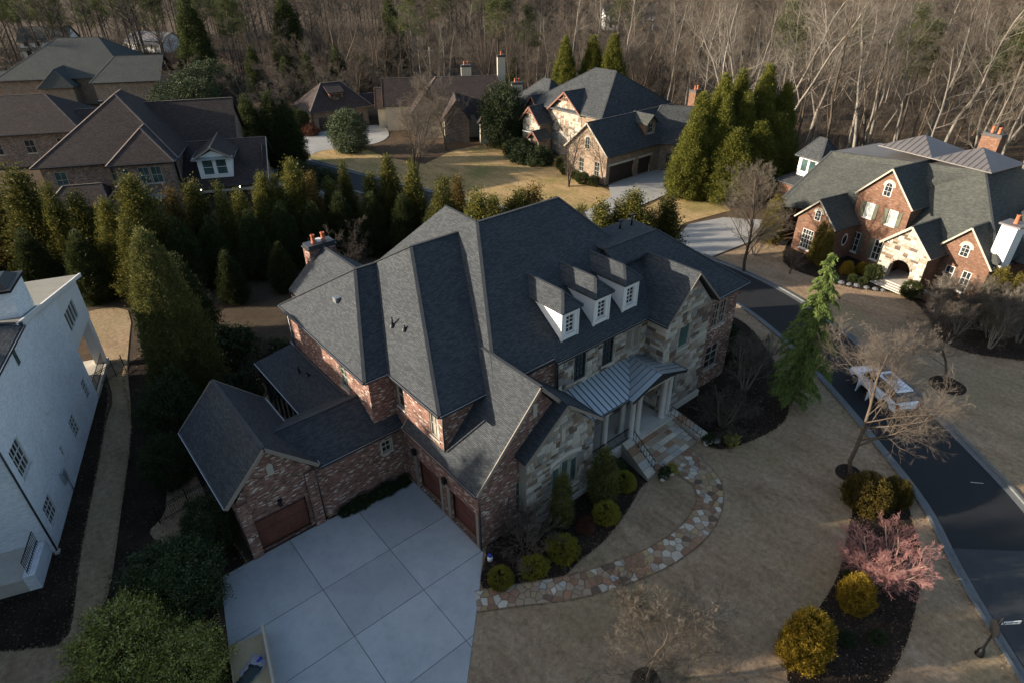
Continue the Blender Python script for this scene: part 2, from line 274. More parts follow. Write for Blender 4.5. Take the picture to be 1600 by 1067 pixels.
# ------------------------------------------------------------------ object helpers
def tag(o, label=None, cat=None, group=None, kind=None):
    if label: o['label'] = label
    if cat: o['category'] = cat
    if group: o['group'] = group
    if kind: o['kind'] = kind
    return o
def empty(name, loc=(0, 0, 0), rz=0, **kw):
    o = bpy.data.objects.new(name, None); COL.objects.link(o); o.location = loc; o.rotation_euler = (0, 0, rz)
    o.empty_display_size = .5
    return tag(o, **kw)
def link(name, me, mat=None, parent=None, loc=None, **kw):
    o = bpy.data.objects.new(name, me); COL.objects.link(o)
    if mat is not None and not me.materials:
        for m_ in (mat if isinstance(mat, (list, tuple)) else [mat]): me.materials.append(m_)
    if parent is not None: o.parent = parent
    if loc is not None: o.location = loc
    return tag(o, **kw)
def copy_tree(o, parent=None):
    c = o.copy(); COL.objects.link(c); c.parent = parent
    for ch in o.children: copy_tree(ch, c)
    return c
class MB:
    def __init__(s): s.v = []; s.f = []; s.mi = []; s.sm = []
    def poly(s, pts, mi=0, smooth=False):
        n = len(s.v); s.v += [tuple(p) for p in pts]; s.f.append(tuple(range(n, n+len(pts)))); s.mi.append(mi); s.sm.append(smooth); return s
    def box(s, x0, x1, y0, y1, z0, z1, mi=0):
        return s.hexa([(x0, y0, z0), (x1, y0, z0), (x1, y1, z0), (x0, y1, z0), (x0, y0, z1), (x1, y0, z1), (x1, y1, z1), (x0, y1, z1)], mi)
    def hexa(s, p, mi=0):
        n = len(s.v); s.v += [tuple(q) for q in p]
        for f in ((3, 2, 1, 0), (4, 5, 6, 7), (0, 1, 5, 4), (1, 2, 6, 5), (2, 3, 7, 6), (3, 0, 4, 7)):
            s.f.append(tuple(n+i for i in f)); s.mi.append(mi); s.sm.append(False)
        return s
    def bar(s, p, q, w, h, up=(0, 0, 1), mi=0):
        p, q = Vector(p), Vector(q); d = (q-p).normalized(); u = Vector(up)
        a = d.cross(u)
        if a.length < 1e-4: a = d.cross(Vector((1, 0, 0)))
        a = a.normalized()*w/2; b = a.cross(d).normalized()*h/2
        return s.hexa([p-a-b, p+a-b, q+a-b, q-a-b, p-a+b, p+a+b, q+a+b, q-a+b], mi)
    def tube(s, p, q, r0, r1=None, n=10, mi=0, cap=True, smooth=True):
        p, q = Vector(p), Vector(q); r1 = r0 if r1 is None else r1; d = (q-p).normalized()
        a = d.cross(Vector((0, 0, 1)))
        if a.length < 1e-4: a = Vector((1, 0, 0))
        a.normalize(); b = d.cross(a); k = len(s.v)
        for c, r in ((p, r0), (q, r1)):
            for i in range(n):
                t = 2*math.pi*i/n; s.v.append(tuple(c+a*(r*math.cos(t))+b*(r*math.sin(t))))
        for i in range(n):
            j = (i+1) % n; s.f.append((k+i, k+j, k+n+j, k+n+i)); s.mi.append(mi); s.sm.append(smooth)
        if cap:
            s.f.append(tuple(k+n-1-i for i in range(n))); s.f.append(tuple(k+n+i for i in range(n))); s.mi += [mi]*2; s.sm += [False]*2
        return s
    def lathe(s, c, prof, n=14, mi=0):
        k = len(s.v)
        for r, z in prof:
            for i in range(n):
                t = 2*math.pi*i/n; s.v.append((c[0]+r*math.cos(t), c[1]+r*math.sin(t), c[2]+z))
        for j in range(len(prof)-1):
            for i in range(n):
                i2 = (i+1) % n; s.f.append((k+j*n+i, k+j*n+i2, k+(j+1)*n+i2, k+(j+1)*n+i)); s.mi.append(mi); s.sm.append(True)
        return s
    def prism(s, pts, z0, z1, mi=0):
        n = len(pts); k = len(s.v)
        s.v += [(p[0], p[1], z0) for p in pts]+[(p[0], p[1], z1) for p in pts]
        s.f.append(tuple(k+n-1-i for i in range(n))); s.f.append(tuple(k+n+i for i in range(n)))
        for i in range(n): s.f.append((k+i, k+(i+1) % n, k+n+(i+1) % n, k+n+i))
        s.mi += [mi]*(n+2); s.sm += [False]*(n+2); return s
    def mesh(s, name, off=None):
        me = bpy.data.meshes.new(name)
        v = s.v if off is None else [(p[0]-off[0], p[1]-off[1], p[2]-(off[2] if len(off) > 2 else 0)) for p in s.v]
        me.from_pydata(v, [], s.f)
        if any(s.mi): me.polygons.foreach_set('material_index', s.mi)
        if any(s.sm): me.polygons.foreach_set('use_smooth', s.sm)
        uvl = me.uv_layers.new(name='UVMap').data
        for p in me.polygons:
            n = p.normal
            if abs(n.z) > .985: u, w = Vector((1, 0, 0)), Vector((0, 1, 0))
            else:
                u = Vector((-n.y, n.x, 0)).normalized(); w = n.cross(u)
            for li in p.loop_indices:
                c = me.vertices[me.loops[li].vertex_index].co
                uvl[li].uv = (c.dot(u), c.dot(w))
        me.update(); return me
    def build(s, name, mat, parent=None, off=None, **kw):
        return link(name, s.mesh(name, off), mat, parent, **kw)
def arr_mesh(name, V, F):
    """fast mesh from numpy arrays: V (n,3), F (m,k)"""
    me = bpy.data.meshes.new(name); m_, k = F.shape
    me.vertices.add(len(V)); me.vertices.foreach_set('co', np.asarray(V, np.float32).ravel())
    me.loops.add(m_*k); me.loops.foreach_set('vertex_index', np.asarray(F, np.int32).ravel())
    me.polygons.add(m_); me.polygons.foreach_set('loop_start', np.arange(0, m_*k, k, dtype=np.int32))
    me.polygons.foreach_set('loop_total', np.full(m_, k, np.int32))
    me.update(calc_edges=True); return me

# ------------------------------------------------------------------ house building kit
class House:
    """a house: root empty at its base; parts are built in design coordinates (off is taken away)"""
    def __init__(s, name, label, root, yaw=0, off=(0, 0, 0), cat='house', wall='brick', roof='shingle', cap='cap', trim='trim_cream', glass='glass'):
        s.r = empty(name, root, yaw, label=label, cat=cat); s.off = off
        s.wallm, s.roofm, s.capm, s.trim, s.glass = wall, roof, cap, trim, glass
        s.xf = None; s.stones = []
    def T(s, v):
        if s.xf is None: return v
        ox, oy, a = s.xf; c, n = math.cos(a), math.sin(a)
        return [(ox+p[0]*c-p[1]*n, oy+p[0]*n+p[1]*c, p[2]) for p in v]
    def part(s, mb, name, mat, parent=None, label=None):
        mb.v = s.T(mb.v)
        return mb.build(name, [M[m_] for m_ in mat] if isinstance(mat, list) else (M[mat] if isinstance(mat, str) else mat), parent or s.r, s.off, label=label)
    # wall from p to q (left to right seen from outside); holes = (s0,s1,z0,z1)
    def wall(s, p, q, z0, z1, holes=(), apex=None, mat=None, depth=.16, name='wall'):
        p, q = Vector(p).to_2d(), Vector(q).to_2d(); L = (q-p).length; d = (q-p)/L; n = Vector((d.y, -d.x))
        W = lambda a, z, dep=0: (p.x+d.x*a-n.x*dep, p.y+d.y*a-n.y*dep, z)
        mb = MB(); sx = sorted({0, L, *[h[0] for h in holes], *[h[1] for h in holes]}); sz = sorted({z0, z1, *[h[2] for h in holes], *[h[3] for h in holes]})
        for i in range(len(sx)-1):
            for j in range(len(sz)-1):
                cx, cz = (sx[i]+sx[i+1])/2, (sz[j]+sz[j+1])/2
                if any(h[0] < cx < h[1] and h[2] < cz < h[3] for h in holes): continue
                mb.poly([W(sx[i], sz[j]), W(sx[i+1], sz[j]), W(sx[i+1], sz[j+1]), W(sx[i], sz[j+1])])
        for a, b, c, e in [h[:4] for h in holes]:
            mb.poly([W(a, c), W(a, c, depth), W(b, c, depth), W(b, c)][::-1]); mb.poly([W(a, e), W(b, e), W(b, e, depth), W(a, e, depth)][::-1])
            mb.poly([W(a, c), W(a, e), W(a, e, depth), W(a, c, depth)][::-1]); mb.poly([W(b, c), W(b, c, depth), W(b, e, depth), W(b, e)][::-1])
        if apex:
            pts = [W(0, z1), W(L, z1)]
            if len(apex) == 4: pts += [W(apex[2], apex[3]), W(apex[0], apex[1])]
            else: pts.append(W(*apex))
            mb.poly(pts)
        s.part(mb, name, mat or s.wallm)
        return W
    def window(s, W, h, nx=2, ny=3, glass=None, trim=None, sill=True, depth=.15, label=None, lattice=False, fw=.07, surround=0):
        a, b, c, e = h[:4]; trim = trim or s.trim; f = MB()
        def bx(a0, a1, c0, c1, d0, d1, mb):
            mb.hexa([W(a0, c0, d0), W(a1, c0, d0), W(a1, c0, d1), W(a0, c0, d1), W(a0, c1, d0), W(a1, c1, d0), W(a1, c1, d1), W(a0, c1, d1)])
        d0, d1 = depth-.11, depth+.0
        bx(a, a+fw, c, e, d0, d1, f); bx(b-fw, b, c, e, d0, d1, f); bx(a+fw, b-fw, e-fw, e, d0, d1, f); bx(a+fw, b-fw, c, c+fw, d0, d1, f)
        w = s.part(f, 'window', trim, label=label)
        g = MB(); g.poly([W(a, c, depth-.03), W(b, c, depth-.03), W(b, e, depth-.03), W(a, e, depth-.03)]); s.part(g, 'pane', glass or s.glass, w)
        mu = MB(); m0, m1 = depth-.07, depth-.031; t = .016
        if lattice:
            k = 5; wd, ht = b-a-2*fw, e-c-2*fw
            for i in range(-k*2, k*2+1):
                for sg in (1, -1):
                    x0 = i/k; pts = []
                    for zz in (0, 1):
                        pts.append((x0+sg*zz*ht/wd*.55, zz))
                    (xa, za), (xb, zb) = pts
                    def cl(xa, za, xb, zb):
                        if xa == xb: return None
                        t0, t1 = 0, 1
                        for lim, sgn in ((0, 1), (1, -1)):
                            fa, fb = sgn*(xa-lim), sgn*(xb-lim)
                            if fa < 0 and fb < 0: return None
                            if fa < 0: t0 = max(t0, fa/(fa-fb))
                            elif fb < 0: t1 = min(t1, fa/(fa-fb))
                        return (t0, t1) if t1 > t0 else None
                    r_ = cl(xa, za, xb, zb)
                    if r_:
                        P = lambda t_: W(a+fw+(xa+(xb-xa)*t_)*wd, c+fw+t_*ht, depth-.05)
                        mu.bar(P(r_[0]), P(r_[1]), .028, .02)
        else:
            for i in range(1, nx):
                x = a+fw+(b-a-2*fw)*i/nx; bx(x-t, x+t, c+fw, e-fw, m0, m1, mu)
            for j in range(1, ny):
                z = c+fw+(e-c-2*fw)*j/ny; tt = t*1.8 if j*2 == ny else t; bx(a+fw, b-fw, z-tt, z+tt, m0-.002, m1, mu)
        if mu.f: s.part(mu, 'muntin', trim, w)
        if sill:
            k = MB(); bx(a-.08, b+.08, c-.09, c, -.07, depth-.12, k); s.part(k, 'sill', 'limestone' if trim != 'trim_white' else 'trim_white', w)
        if surround:
            k = MB(); u = surround; bx(a-u, a, c, e+u, -.03, .02, k); bx(b, b+u, c, e+u, -.03, .02, k); bx(a, b, e, e+u, -.03, .02, k); s.part(k, 'casing', trim, w)
        return w
    def shutters(s, W, h, mat='trim_dark', w=.4):
        a, b, c, e = h[:4]
        for x0, x1 in ((a-w-.03, a-.03), (b+.03, b+w+.03)):
            k = MB(); k.hexa([W(x0, c, -.05), W(x1, c, -.05), W(x1, c, -.005), W(x0, c, -.005), W(x0, e, -.05), W(x1, e, -.05), W(x1, e, -.005), W(x0, e, -.005)])
            s.part(k, 'shutter', mat)
    def arch_window(s, W, a, b, c, e, glass=None, trim='trim_white', hood=True):
        """arched attic window standing proud of the wall"""
        m_, r = (a+b)/2, (b-a)/2; zs = e-r
        prof = lambda k, zz=0: [W(a-k, c-k), W(b+k, c-k)]
        def outline(k, d):
            pts = [W(a-k, c-k*.6, d), W(b+k, c-k*.6, d), W(b+k, zs, d)]
            for i in range(1, 8):
                t = math.pi*i/8; pts.append(W(m_+(r+k)*math.cos(t), zs+(r+k)*math.sin(t), d))
            pts.append(W(a-k, zs, d)); return pts
        def slab(k, d0, d1):
            mb = MB(); f, bk = outline(k, d0), outline(k, d1); n = len(f)
            mb.poly(f); 
            for i in range(n): mb.poly([f[i], bk[i], bk[(i+1) % n], f[(i+1) % n]])
            return mb
        w = s.part(slab(.07, -.05, .02), 'window', trim)
        s.part(slab(0, -.055, -.04), 'pane', glass or s.glass, w)
        mu = MB(); mu.bar(W(m_, c, -.06), W(m_, e, -.06), .035, .02)
        for i in (1, 2): z = c+(zs-c+r*.2)*i/2.2; mu.bar(W(a, z, -.061), W(b, z, -.061), .035, .02)
        s.part(mu, 'muntin', trim, w)
        if hood:
            mb = MB(); n = 9
            for i in range(n):
                t0, t1 = math.pi*i/n, math.pi*(i+1)/n-.02
                o = []
                for d in (-.03, .03):
                    o += [W(m_+(r+.08)*math.cos(t0), zs+(r+.08)*math.sin(t0), d), W(m_+(r+.3)*math.cos(t0), zs+(r+.3)*math.sin(t0), d), W(m_+(r+.3)*math.cos(t1), zs+(r+.3)*math.sin(t1), d), W(m_+(r+.08)*math.cos(t1), zs+(r+.08)*math.sin(t1), d)]
                mb.hexa(o)
            s.part(mb, 'lintel', 'stucco', w)
    def garage_door(s, W, h, planks=9, mat='wood', depth=.3, lites=True, label=None):
        a, b, c, e = h[:4]
        dr = MB(); dr.poly([W(a, c, depth), W(b, c, depth), W(b, e, depth), W(a, e, depth)]); d = s.part(dr, 'garage_door', mat, label=label)
        wd = (b-a)/planks; top = e-(.42 if lites else 0)
        proto = None
        for i in range(planks):
            k = MB(); x0, x1 = a+wd*i+.008, a+wd*(i+1)-.008
            k.hexa([W(x0, c+.02, depth-.03), W(x1, c+.02, depth-.03), W(x1, c+.02, depth-.001), W(x0, c+.02, depth-.001), W(x0, top, depth-.03), W(x1, top, depth-.03), W(x1, top, depth-.001), W(x0, top, depth-.001)])
            s.part(k, 'plank', mat, d)
        for z in ((c+e)/2-.05, top-.06, c+.12):
            k = MB(); k.bar(W(a, z, depth-.045), W(b, z, depth-.045), .02, .13, (0, 0, 1)); s.part(k, 'rail', mat, d)
        if lites:
            n = 4
            for i in range(n):
                x0, x1 = a+(b-a)*i/n+.06, a+(b-a)*(i+1)/n-.06
                k = MB(); k.poly([W(x0, top+.06, depth-.012), W(x1, top+.06, depth-.012), W(x1, e-.08, depth-.012), W(x0, e-.08, depth-.012)]); s.part(k, 'pane', 'glass', d)
        return d
    # slab roof from top faces (list of polygons) with thickness t
    def roof(s, faces, t=.2, mat=None, name='roof', label=None):
        mb = MB(); edges = {}
        key = lambda p: (round(p[0], 3), round(p[1], 3), round(p[2], 3))
        for f in faces:
            mb.poly(f); mb.poly([(p[0], p[1], p[2]-t) for p in reversed(f)])
            for i in range(len(f)):
                a, b = f[i], f[(i+1) % len(f)]; k = (key(a), key(b))
                if (k[1], k[0]) in edges: edges.pop((k[1], k[0]))
                else: edges[k] = (a, b)
        for a, b in edges.values():
            mb.poly([a, (a[0], a[1], a[2]-t), (b[0], b[1], b[2]-t), b])
        return s.part(mb, name, mat or s.roofm, label=label)
    def caps(s, lines, parent=None, w=.2, mat=None):
        mb = MB()
        for p, q in lines:
            mb.bar((p[0], p[1], p[2]+.006), (q[0], q[1], q[2]+.006), w, .035)
        s.part(mb, 'ridge_cap', mat or s.capm, parent)
    def gutter(s, lines, drip=True, size=.12):
        for p, q in lines:
            mb = MB(); mb.bar(p, q, size, size); g = s.part(mb, 'gutter', 'gutter')
            if drip:
                dx, dy = q[0]-p[0], q[1]-p[1]; l = math.hypot(dx, dy); n = (dy/l, -dx/l); k = MB()
                k.bar((p[0]+n[0]*.045, p[1]+n[1]*.045, p[2]+size/2+.008), (q[0]+n[0]*.045, q[1]+n[1]*.045, q[2]+size/2+.008), .035, .016); s.part(k, 'drip_edge', 'drip', g)
    def rake(s, lines, w=.05, h=.2, mat=None):
        for p, q in lines:
            mb = MB(); mb.bar((p[0], p[1], p[2]-h/2), (q[0], q[1], q[2]-h/2), w, h); s.part(mb, 'rake_board', mat or 'surround')
    def downpipe(s, p, q, mat='gutter'):
        mb = MB(); mb.tube(p, q, .05, n=6); s.part(mb, 'downpipe', mat)
    # rectangular hip/gable roof. axis 'x' or 'y' = ridge direction; i0,i1 insets (0 = gable) ; rp ridge position
    def hip(s, x0, x1, y0, y1, ze, zr, axis='x', i0=0, i1=0, rp=None, t=.2, mat=None, cap=True, gut='xyXY', rk=True, label=None):
        A, B, C_, D = (x0, y0, ze), (x1, y0, ze), (x1, y1, ze), (x0, y1, ze)
        if axis == 'x':
            r = (y0+y1)/2 if rp is None else rp; R0, R1 = (x0+i0, r, zr), (x1-i1, r, zr)
            F = [[A, B, R1, R0], [C_, D, R0, R1]]; e0, e1 = [D, A, R0], [B, C_, R1]
        else:
            r = (x0+x1)/2 if rp is None else rp; R0, R1 = (r, y0+i0, zr), (r, y1-i1, zr)
            F = [[D, A, R0, R1], [B, C_, R1, R0]]; e0, e1 = [A, B, R0], [C_, D, R1]
        if i0: F.append(e0)
        if i1: F.append(e1)
        rf = s.roof(F, t, mat, label=label); L = []
        if cap:
            L = [(R0, R1)]
            if i0: L += [(e0[0], R0), (e0[1], R0)]
            if i1: L += [(e1[0], R1), (e1[1], R1)]
            s.caps(L, rf)
        z = ze-.1; o = .05
        G = {'y': ((x0, y0-o, z), (x1, y0-o, z)), 'X': ((x1+o, y0, z), (x1+o, y1, z)), 'Y': ((x1, y1+o, z), (x0, y1+o, z)), 'x': ((x0-o, y1, z), (x0-o, y0, z))}
        if axis == 'x':
            if not i0: gut = gut.replace('x', '')
            if not i1: gut = gut.replace('X', '')
        else:
            if not i0: gut = gut.replace('y', '')
            if not i1: gut = gut.replace('Y', '')
        s.gutter([G[c] for c in gut])
        if rk:
            for i_, e, sg in ((i0, e0, -1), (i1, e1, 1)):
                if not i_:
                    dx, dy = ((sg*.03, 0) if axis == 'x' else (0, sg*.03))
                    q = [(p[0]+dx, p[1]+dy, p[2]+.01) for p in e]
                    s.rake([(q[0], q[2]), (q[1], q[2])])
        return rf
    def box_walls(s, x0, x1, y0, y1, z0, z1, sides='ySNx', mat=None):
        P = {'S': ((x0, y0), (x1, y0)), 'E': ((x1, y0), (x1, y1)), 'N': ((x1, y1), (x0, y1)), 'W': ((x0, y1), (x0, y0))}
        for c in sides:
            if c in P: s.wall(*P[c], z0, z1, mat=mat)
    def chimney(s, x0, x1, y0, y1, z0, z1, mat=None, pots=2, flue='trim_dark', axis='x', capm='trim_dark'):
        mb = MB(); mb.box(x0, x1, y0, y1, z0, z1); c = s.part(mb, 'chimney', mat or s.wallm)
        k = MB(); k.box(x0-.07, x1+.07, y0-.07, y1+.07, z1, z1+.12); k.box(x0+.02, x1-.02, y0+.02, y1-.02, z1+.12, z1+.3); s.part(k, 'chimney_cap', capm, c)
        for i in range(pots):
            f = (i+.5)/pots; px, py = ((x0+.25+(x1-x0-.5)*f, (y0+y1)/2) if axis == 'x' else ((x0+x1)/2, y0+.25+(y1-y0-.5)*f))
            l = MB(); l.lathe((px, py, z1+.28), [(.17, 0), (.17, .07), (.14, .1), (.125, .5), (.155, .53), (.155, .6), (.1, .6), (.1, .3)], 12); s.part(l, 'chimney_pot', 'clay', c)
        return c
    # ashlar stone facing on a wall function W: region rects, holes
    def ashlar(s, W, L, z0, z1, holes=(), apex=None, seed=0, hmin=.2, hmax=.42, wmin=.26, wmax=.75, pal=(0, 0, 1, 1, 2, 2, 3, 4, 4, 5)):
        rnd = random.Random(seed); z = z0; top = apex[1] if apex else z1
        while z < top-.08:
            h = min(rnd.uniform(hmin, hmax), top-z); zc = z+h
            if apex and zc > z1:
                f = (min(zc, apex[1])-z1)/(apex[1]-z1); lo, hi = apex[0]*f, L-(L-apex[0])*f
            else: lo, hi = 0, L
            x = lo-rnd.uniform(0, .3)
            while x < hi-.04:
                w = rnd.uniform(wmin, wmax); a, b = max(lo, x), min(hi, x+w)
                # occasionally split into two thin courses
                cells = [(a, b, z, zc)]
                if h > .3 and rnd.random() < .3:
                    m_ = z+h*rnd.uniform(.4, .6); cells = [(a, b, z, m_), (a, b, m_, zc)]
                for (a_, b_, c_, e_) in cells:
                    for hh in holes:
                        if c_ < hh[3] and e_ > hh[2]:
                            if a_ >= hh[0] and b_ <= hh[1]:
                                if c_ >= hh[2] and e_ <= hh[3] or (e_-max(c_, hh[3])) < .08 and (min(e_, hh[2])-c_) < .08: b_ = a_; break
                                if e_ > hh[3]: c_ = max(c_, hh[3])
                                if c_ < hh[2]: e_ = min(e_, hh[2])
                            elif a_ < hh[0] < b_: b_ = hh[0]
                            elif a_ < hh[1] < b_: a_ = hh[1]
                    if b_-a_ > .07 and e_-c_ > .06:
                        s.stones.append((W, a_, b_, c_, e_, rnd.choice(pal), rnd.uniform(.02, .05), rnd.randrange(4), s.xf))
                x += w
            z = zc
    def lay_stones(s, parent=None, limit=300, front=lambda c: 0, name='stone'):
        """the largest stones are objects of their own (shared block meshes), the rest one joined part"""
        protos = []
        for i in range(4):
            rnd = random.Random(50+i); j = lambda k: rnd.uniform(-k, k)
            o = [(-.5+j(.02), 0, -.5+j(.02)), (.5+j(.02), 0, -.5+j(.02)), (.5+j(.02), 0, .5+j(.02)), (-.5+j(.02), 0, .5+j(.02))]
            g = .42; f = [(x*g/.5+j(.03), -1+j(.25), z*g/.5+j(.03)) for x, _, z in o]
            mb = MB(); mb.poly(f)
            for a in range(4): mb.poly([o[a], o[(a+1) % 4], f[(a+1) % 4], f[a]])
            protos.append(mb)
        items = []
        for st in s.stones:
            W, a, b, c, e, ci, dep, pi, xf = st
            P = s.T([W((a+b)/2, (c+e)/2, -.001)])[0]; d = Vector(W(1, 0))-Vector(W(0, 0)); ang = math.atan2(d.y, d.x)
            items.append(((b-a)*(e-c), P, ang, (b-a-.018, dep, e-c-.018), ci, pi))
        items.sort(key=lambda t: (front(t[1]), -t[0]))
        mesh_cache = {}
        rest = MB()
        for k, (ar, P, ang, sc, ci, pi) in enumerate(items):
            if k < limit:
                if pi not in mesh_cache:
                    me = protos[pi].mesh('stone'); me.materials.append(STONE[0]); mesh_cache[pi] = me
                o = bpy.data.objects.new(name, mesh_cache[pi]); COL.objects.link(o); o.parent = parent or s.r
                o.location = (P[0]-s.off[0], P[1]-s.off[1], P[2]); o.rotation_euler = (0, 0, ang); o.scale = sc
                o.material_slots[0].link = 'OBJECT'; o.material_slots[0].material = STONE[ci]
            else:
                ca, sa = math.cos(ang), math.sin(ang); pr = protos[pi]; n = len(rest.v)
                for v in pr.v:
                    x, y, z = v[0]*sc[0], v[1]*sc[1], v[2]*sc[2]; rest.v.append((P[0]+x*ca-y*sa, P[1]+x*sa+y*ca, P[2]+z))
                for f in pr.f: rest.f.append(tuple(n+i for i in f)); rest.mi.append(ci); rest.sm.append(False)
        if rest.f:
            o = rest.build('stone_facing', STONE, parent or s.r, s.off, kind='stuff')
        s.stones = []
# ------------------------------------------------------------------ ground, roads, paths
BEDS = []
def sheet(name, pts, z, mat, kind='structure', sub=0):
    if name == 'mulch_bed': BEDS.append(pts)
    mb = MB(); mb.poly([(x, y, z) for x, y in pts]); 
    o = mb.build(name, M[mat], kind=kind)
    return o
def smooth_line(pts, n=6):
    out = []
    for i in range(len(pts)-1):
        p0 = pts[max(i-1, 0)]; p1 = pts[i]; p2 = pts[i+1]; p3 = pts[min(i+2, len(pts)-1)]
        for k in range(n):
            t = k/n; t2, t3 = t*t, t*t*t
            out.append(tuple(.5*((2*p1[a])+(-p0[a]+p2[a])*t+(2*p0[a]-5*p1[a]+4*p2[a]-p3[a])*t2+(-p0[a]+3*p1[a]-3*p2[a]+p3[a])*t3) for a in (0, 1)))
    out.append(tuple(pts[-1])); return out
def closed_smooth(pts, n=4):
    k = len(pts); ext = pts+pts[:3]
    out = []
    for i in range(k):
        p0, p1, p2, p3 = pts[i-1], pts[i], pts[(i+1) % k], pts[(i+2) % k]
        for j in range(n):
            t = j/n; t2, t3 = t*t, t*t*t
            out.append(tuple(.5*((2*p1[a])+(-p0[a]+p2[a])*t+(2*p0[a]-5*p1[a]+4*p2[a]-p3[a])*t2+(-p0[a]+3*p1[a]-3*p2[a]+p3[a])*t3) for a in (0, 1)))
    return out
def offset_line(pts, d):
    out = []
    for i, p in enumerate(pts):
        a = Vector(pts[max(i-1, 0)]); b = Vector(pts[min(i+1, len(pts)-1)]); t = (b-a).normalized(); out.append((p[0]+t.y*d, p[1]-t.x*d))
    return out
def ribbon(name, line, d0, d1, z0, z1, mat, kind='structure', solid=False, parent=None):
    a, b = offset_line(line, d0), offset_line(line, d1); mb = MB()
    for i in range(len(line)-1):
        if solid:
            k = .006; L_ = lambda p, q: (p[0]+(q[0]-p[0])*(1-k), p[1]+(q[1]-p[1])*(1-k)); A, B = L_(a[i], a[i+1]), L_(b[i], b[i+1])
            mb.hexa([(*a[i], z0), (*b[i], z0), (*B, z0), (*A, z0), (*a[i], z1), (*b[i], z1), (*B, z1), (*A, z1)])
        else:
            mb.poly([(*a[i], z1), (*b[i], z1), (*b[i+1], z1), (*a[i+1], z1)])
    return mb.build(name, M[mat], parent, kind=kind)

sheet('ground', [(-700, -400), (900, -400), (900, 1100), (-700, 1100)], -.055, 'litter')
ROAD = smooth_line([(16.6, -19.5), (24.9, -10), (32.8, -1.95), (37.6, 2.2), (41.6, 7.1), (45.6, 12.6), (49.2, 18.5), (51.7, 24.5), (52.8, 31), (52.4, 38), (50, 47.5), (46, 59), (42.8, 70), (39.6, 82), (36.8, 95), (33.5, 110), (29, 128)], 5)
ribbon('road', ROAD, -2.6, 2.6, 0, -.03, 'asphalt')
OLD = smooth_line([(18.6, -17.2), (24.9, -10), (32.8, -1.95), (35.0, .35)], 5)
ribbon('road', OLD, -2.59, 2.59, 0, -.024, 'asphalt_old')
for sgn in (-1, 1):
    ribbon('gutter_pan', ROAD, sgn*2.6, sgn*3.02, 0, -.018, 'kerb')
    ribbon('kerb', ROAD, sgn*3.02, sgn*3.2, -.1, .1, 'kerb', solid=True)
sheet('road_marking', [(39.7, 3.1), (40.2, 2.55), (40.24, 2.59), (39.74, 3.14)], -.026, 'limestone')
# lawns
inner = offset_line(ROAD, -3.2); outer = offset_line(ROAD, 3.2)
ip = [p for p in inner if -16 < p[1] < 46]; op = [p for p in outer if -16 < p[1] < 30]
sheet('lawn', [(8.3, 13.3), (8.2, -18)]+ip+[(40, 44), (8, 44), (8, 26)], 0, 'lawn')
sheet('lawn', op+[(58, 31), (68, 30), (69, 14), (58, 8), (66, -12), (30, -18)], -.004, 'lawn')
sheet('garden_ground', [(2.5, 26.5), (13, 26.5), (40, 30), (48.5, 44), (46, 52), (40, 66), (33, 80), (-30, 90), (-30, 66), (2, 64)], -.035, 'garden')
sheet('mulch_bed', closed_smooth([(-8.2, 30), (-6.2, 27.95), (-5.0, 28.0), (-3.4, 33.6), (-.2, 44.2), (1.0, 49.9), (-1.5, 46), (-4.6, 34), (-7.2, 35.5)], 3), .012, 'mulch')
sheet('grass_path', closed_smooth([(-9.5, 30.5), (-6.2, 27.9), (-5.2, 27.7), (-4.7, 28.6), (-3.4, 33.6), (-.2, 44.2), (1.1, 48.5), (1.6, 59.4), (1.8, 63.7), (5.1, 61.6), (3.0, 52.3), (1.2, 43.0), (-1.2, 34.8), (-3.0, 29.1), (-4.4, 26.6), (-4.7, 22.4), (-7.6, 22.8), (-10.9, 25.9)], 3), .004, 'lawn')
sheet('mulch_bed', closed_smooth([(-4.3, 26.2), (-3.0, 29.3), (-1.2, 35), (1.2, 43), (3.0, 52), (9, 52), (9, 40), (3.1, 33.5), (3.2, 26.4), (1.5, 26), (.4, 21.5), (-.2, 17), (-4.5, 20)], 3), .002, 'mulch')
sheet('grass_patch', closed_smooth([(-.3, 32.0), (.9, 33.3), (2.2, 38.0), (3.2, 38.6), (3.1, 33), (2.9, 30.7), (.6, 30)], 4), .016, 'lawn')
sheet('mulch_bed', closed_smooth([(13.35, 18.3), (11.95, 16.8), (13.6, 15.75), (15.4, 14.6), (17.0, 14.7), (19.4, 14.8), (22.1, 15.5), (23.9, 16.1), (25.2, 16.3), (26, 18.4), (22.5, 21), (16, 20.5)], 3), .012, 'mulch')
sheet('mulch_bed', closed_smooth([(31.0, 19.9), (30.2, 16.6), (30.4, 15.0), (32.6, 14.1), (36.5, 13.7), (40.2, 15.6), (44, 19.6), (46.5, 24), (44.3, 28), (38, 24)], 4), .012, 'mulch')
sheet('mulch_bed', closed_smooth([(19.3, 3.6), (21.6, 4.9), (24.0, 4.9), (26.7, 5.2), (29.1, 5.9), (31.8, 6.8), (34, 7.1), (35.6, 6.6), (35.8, 5.5), (33.7, 4.2), (30.9, 2.6), (27.8, 1.75), (24.9, 1.2), (21.8, 1.3)], 4), .012, 'mulch')
def ring(x, y, r, name='mulch_ring'):
    sheet(name, [(x+r*math.cos(t)*(1+.06*math.sin(3*t)), y+r*math.sin(t)*(1+.05*math.cos(2*t))) for t in [i*2*math.pi/20 for i in range(20)]], .008, 'mulch')
ring(34.75, 8.35, .85); ring(49.7, 7.9, 1.3); ring(14.6, 8.1, .7); ring(46.9, 97.6, 1.9)
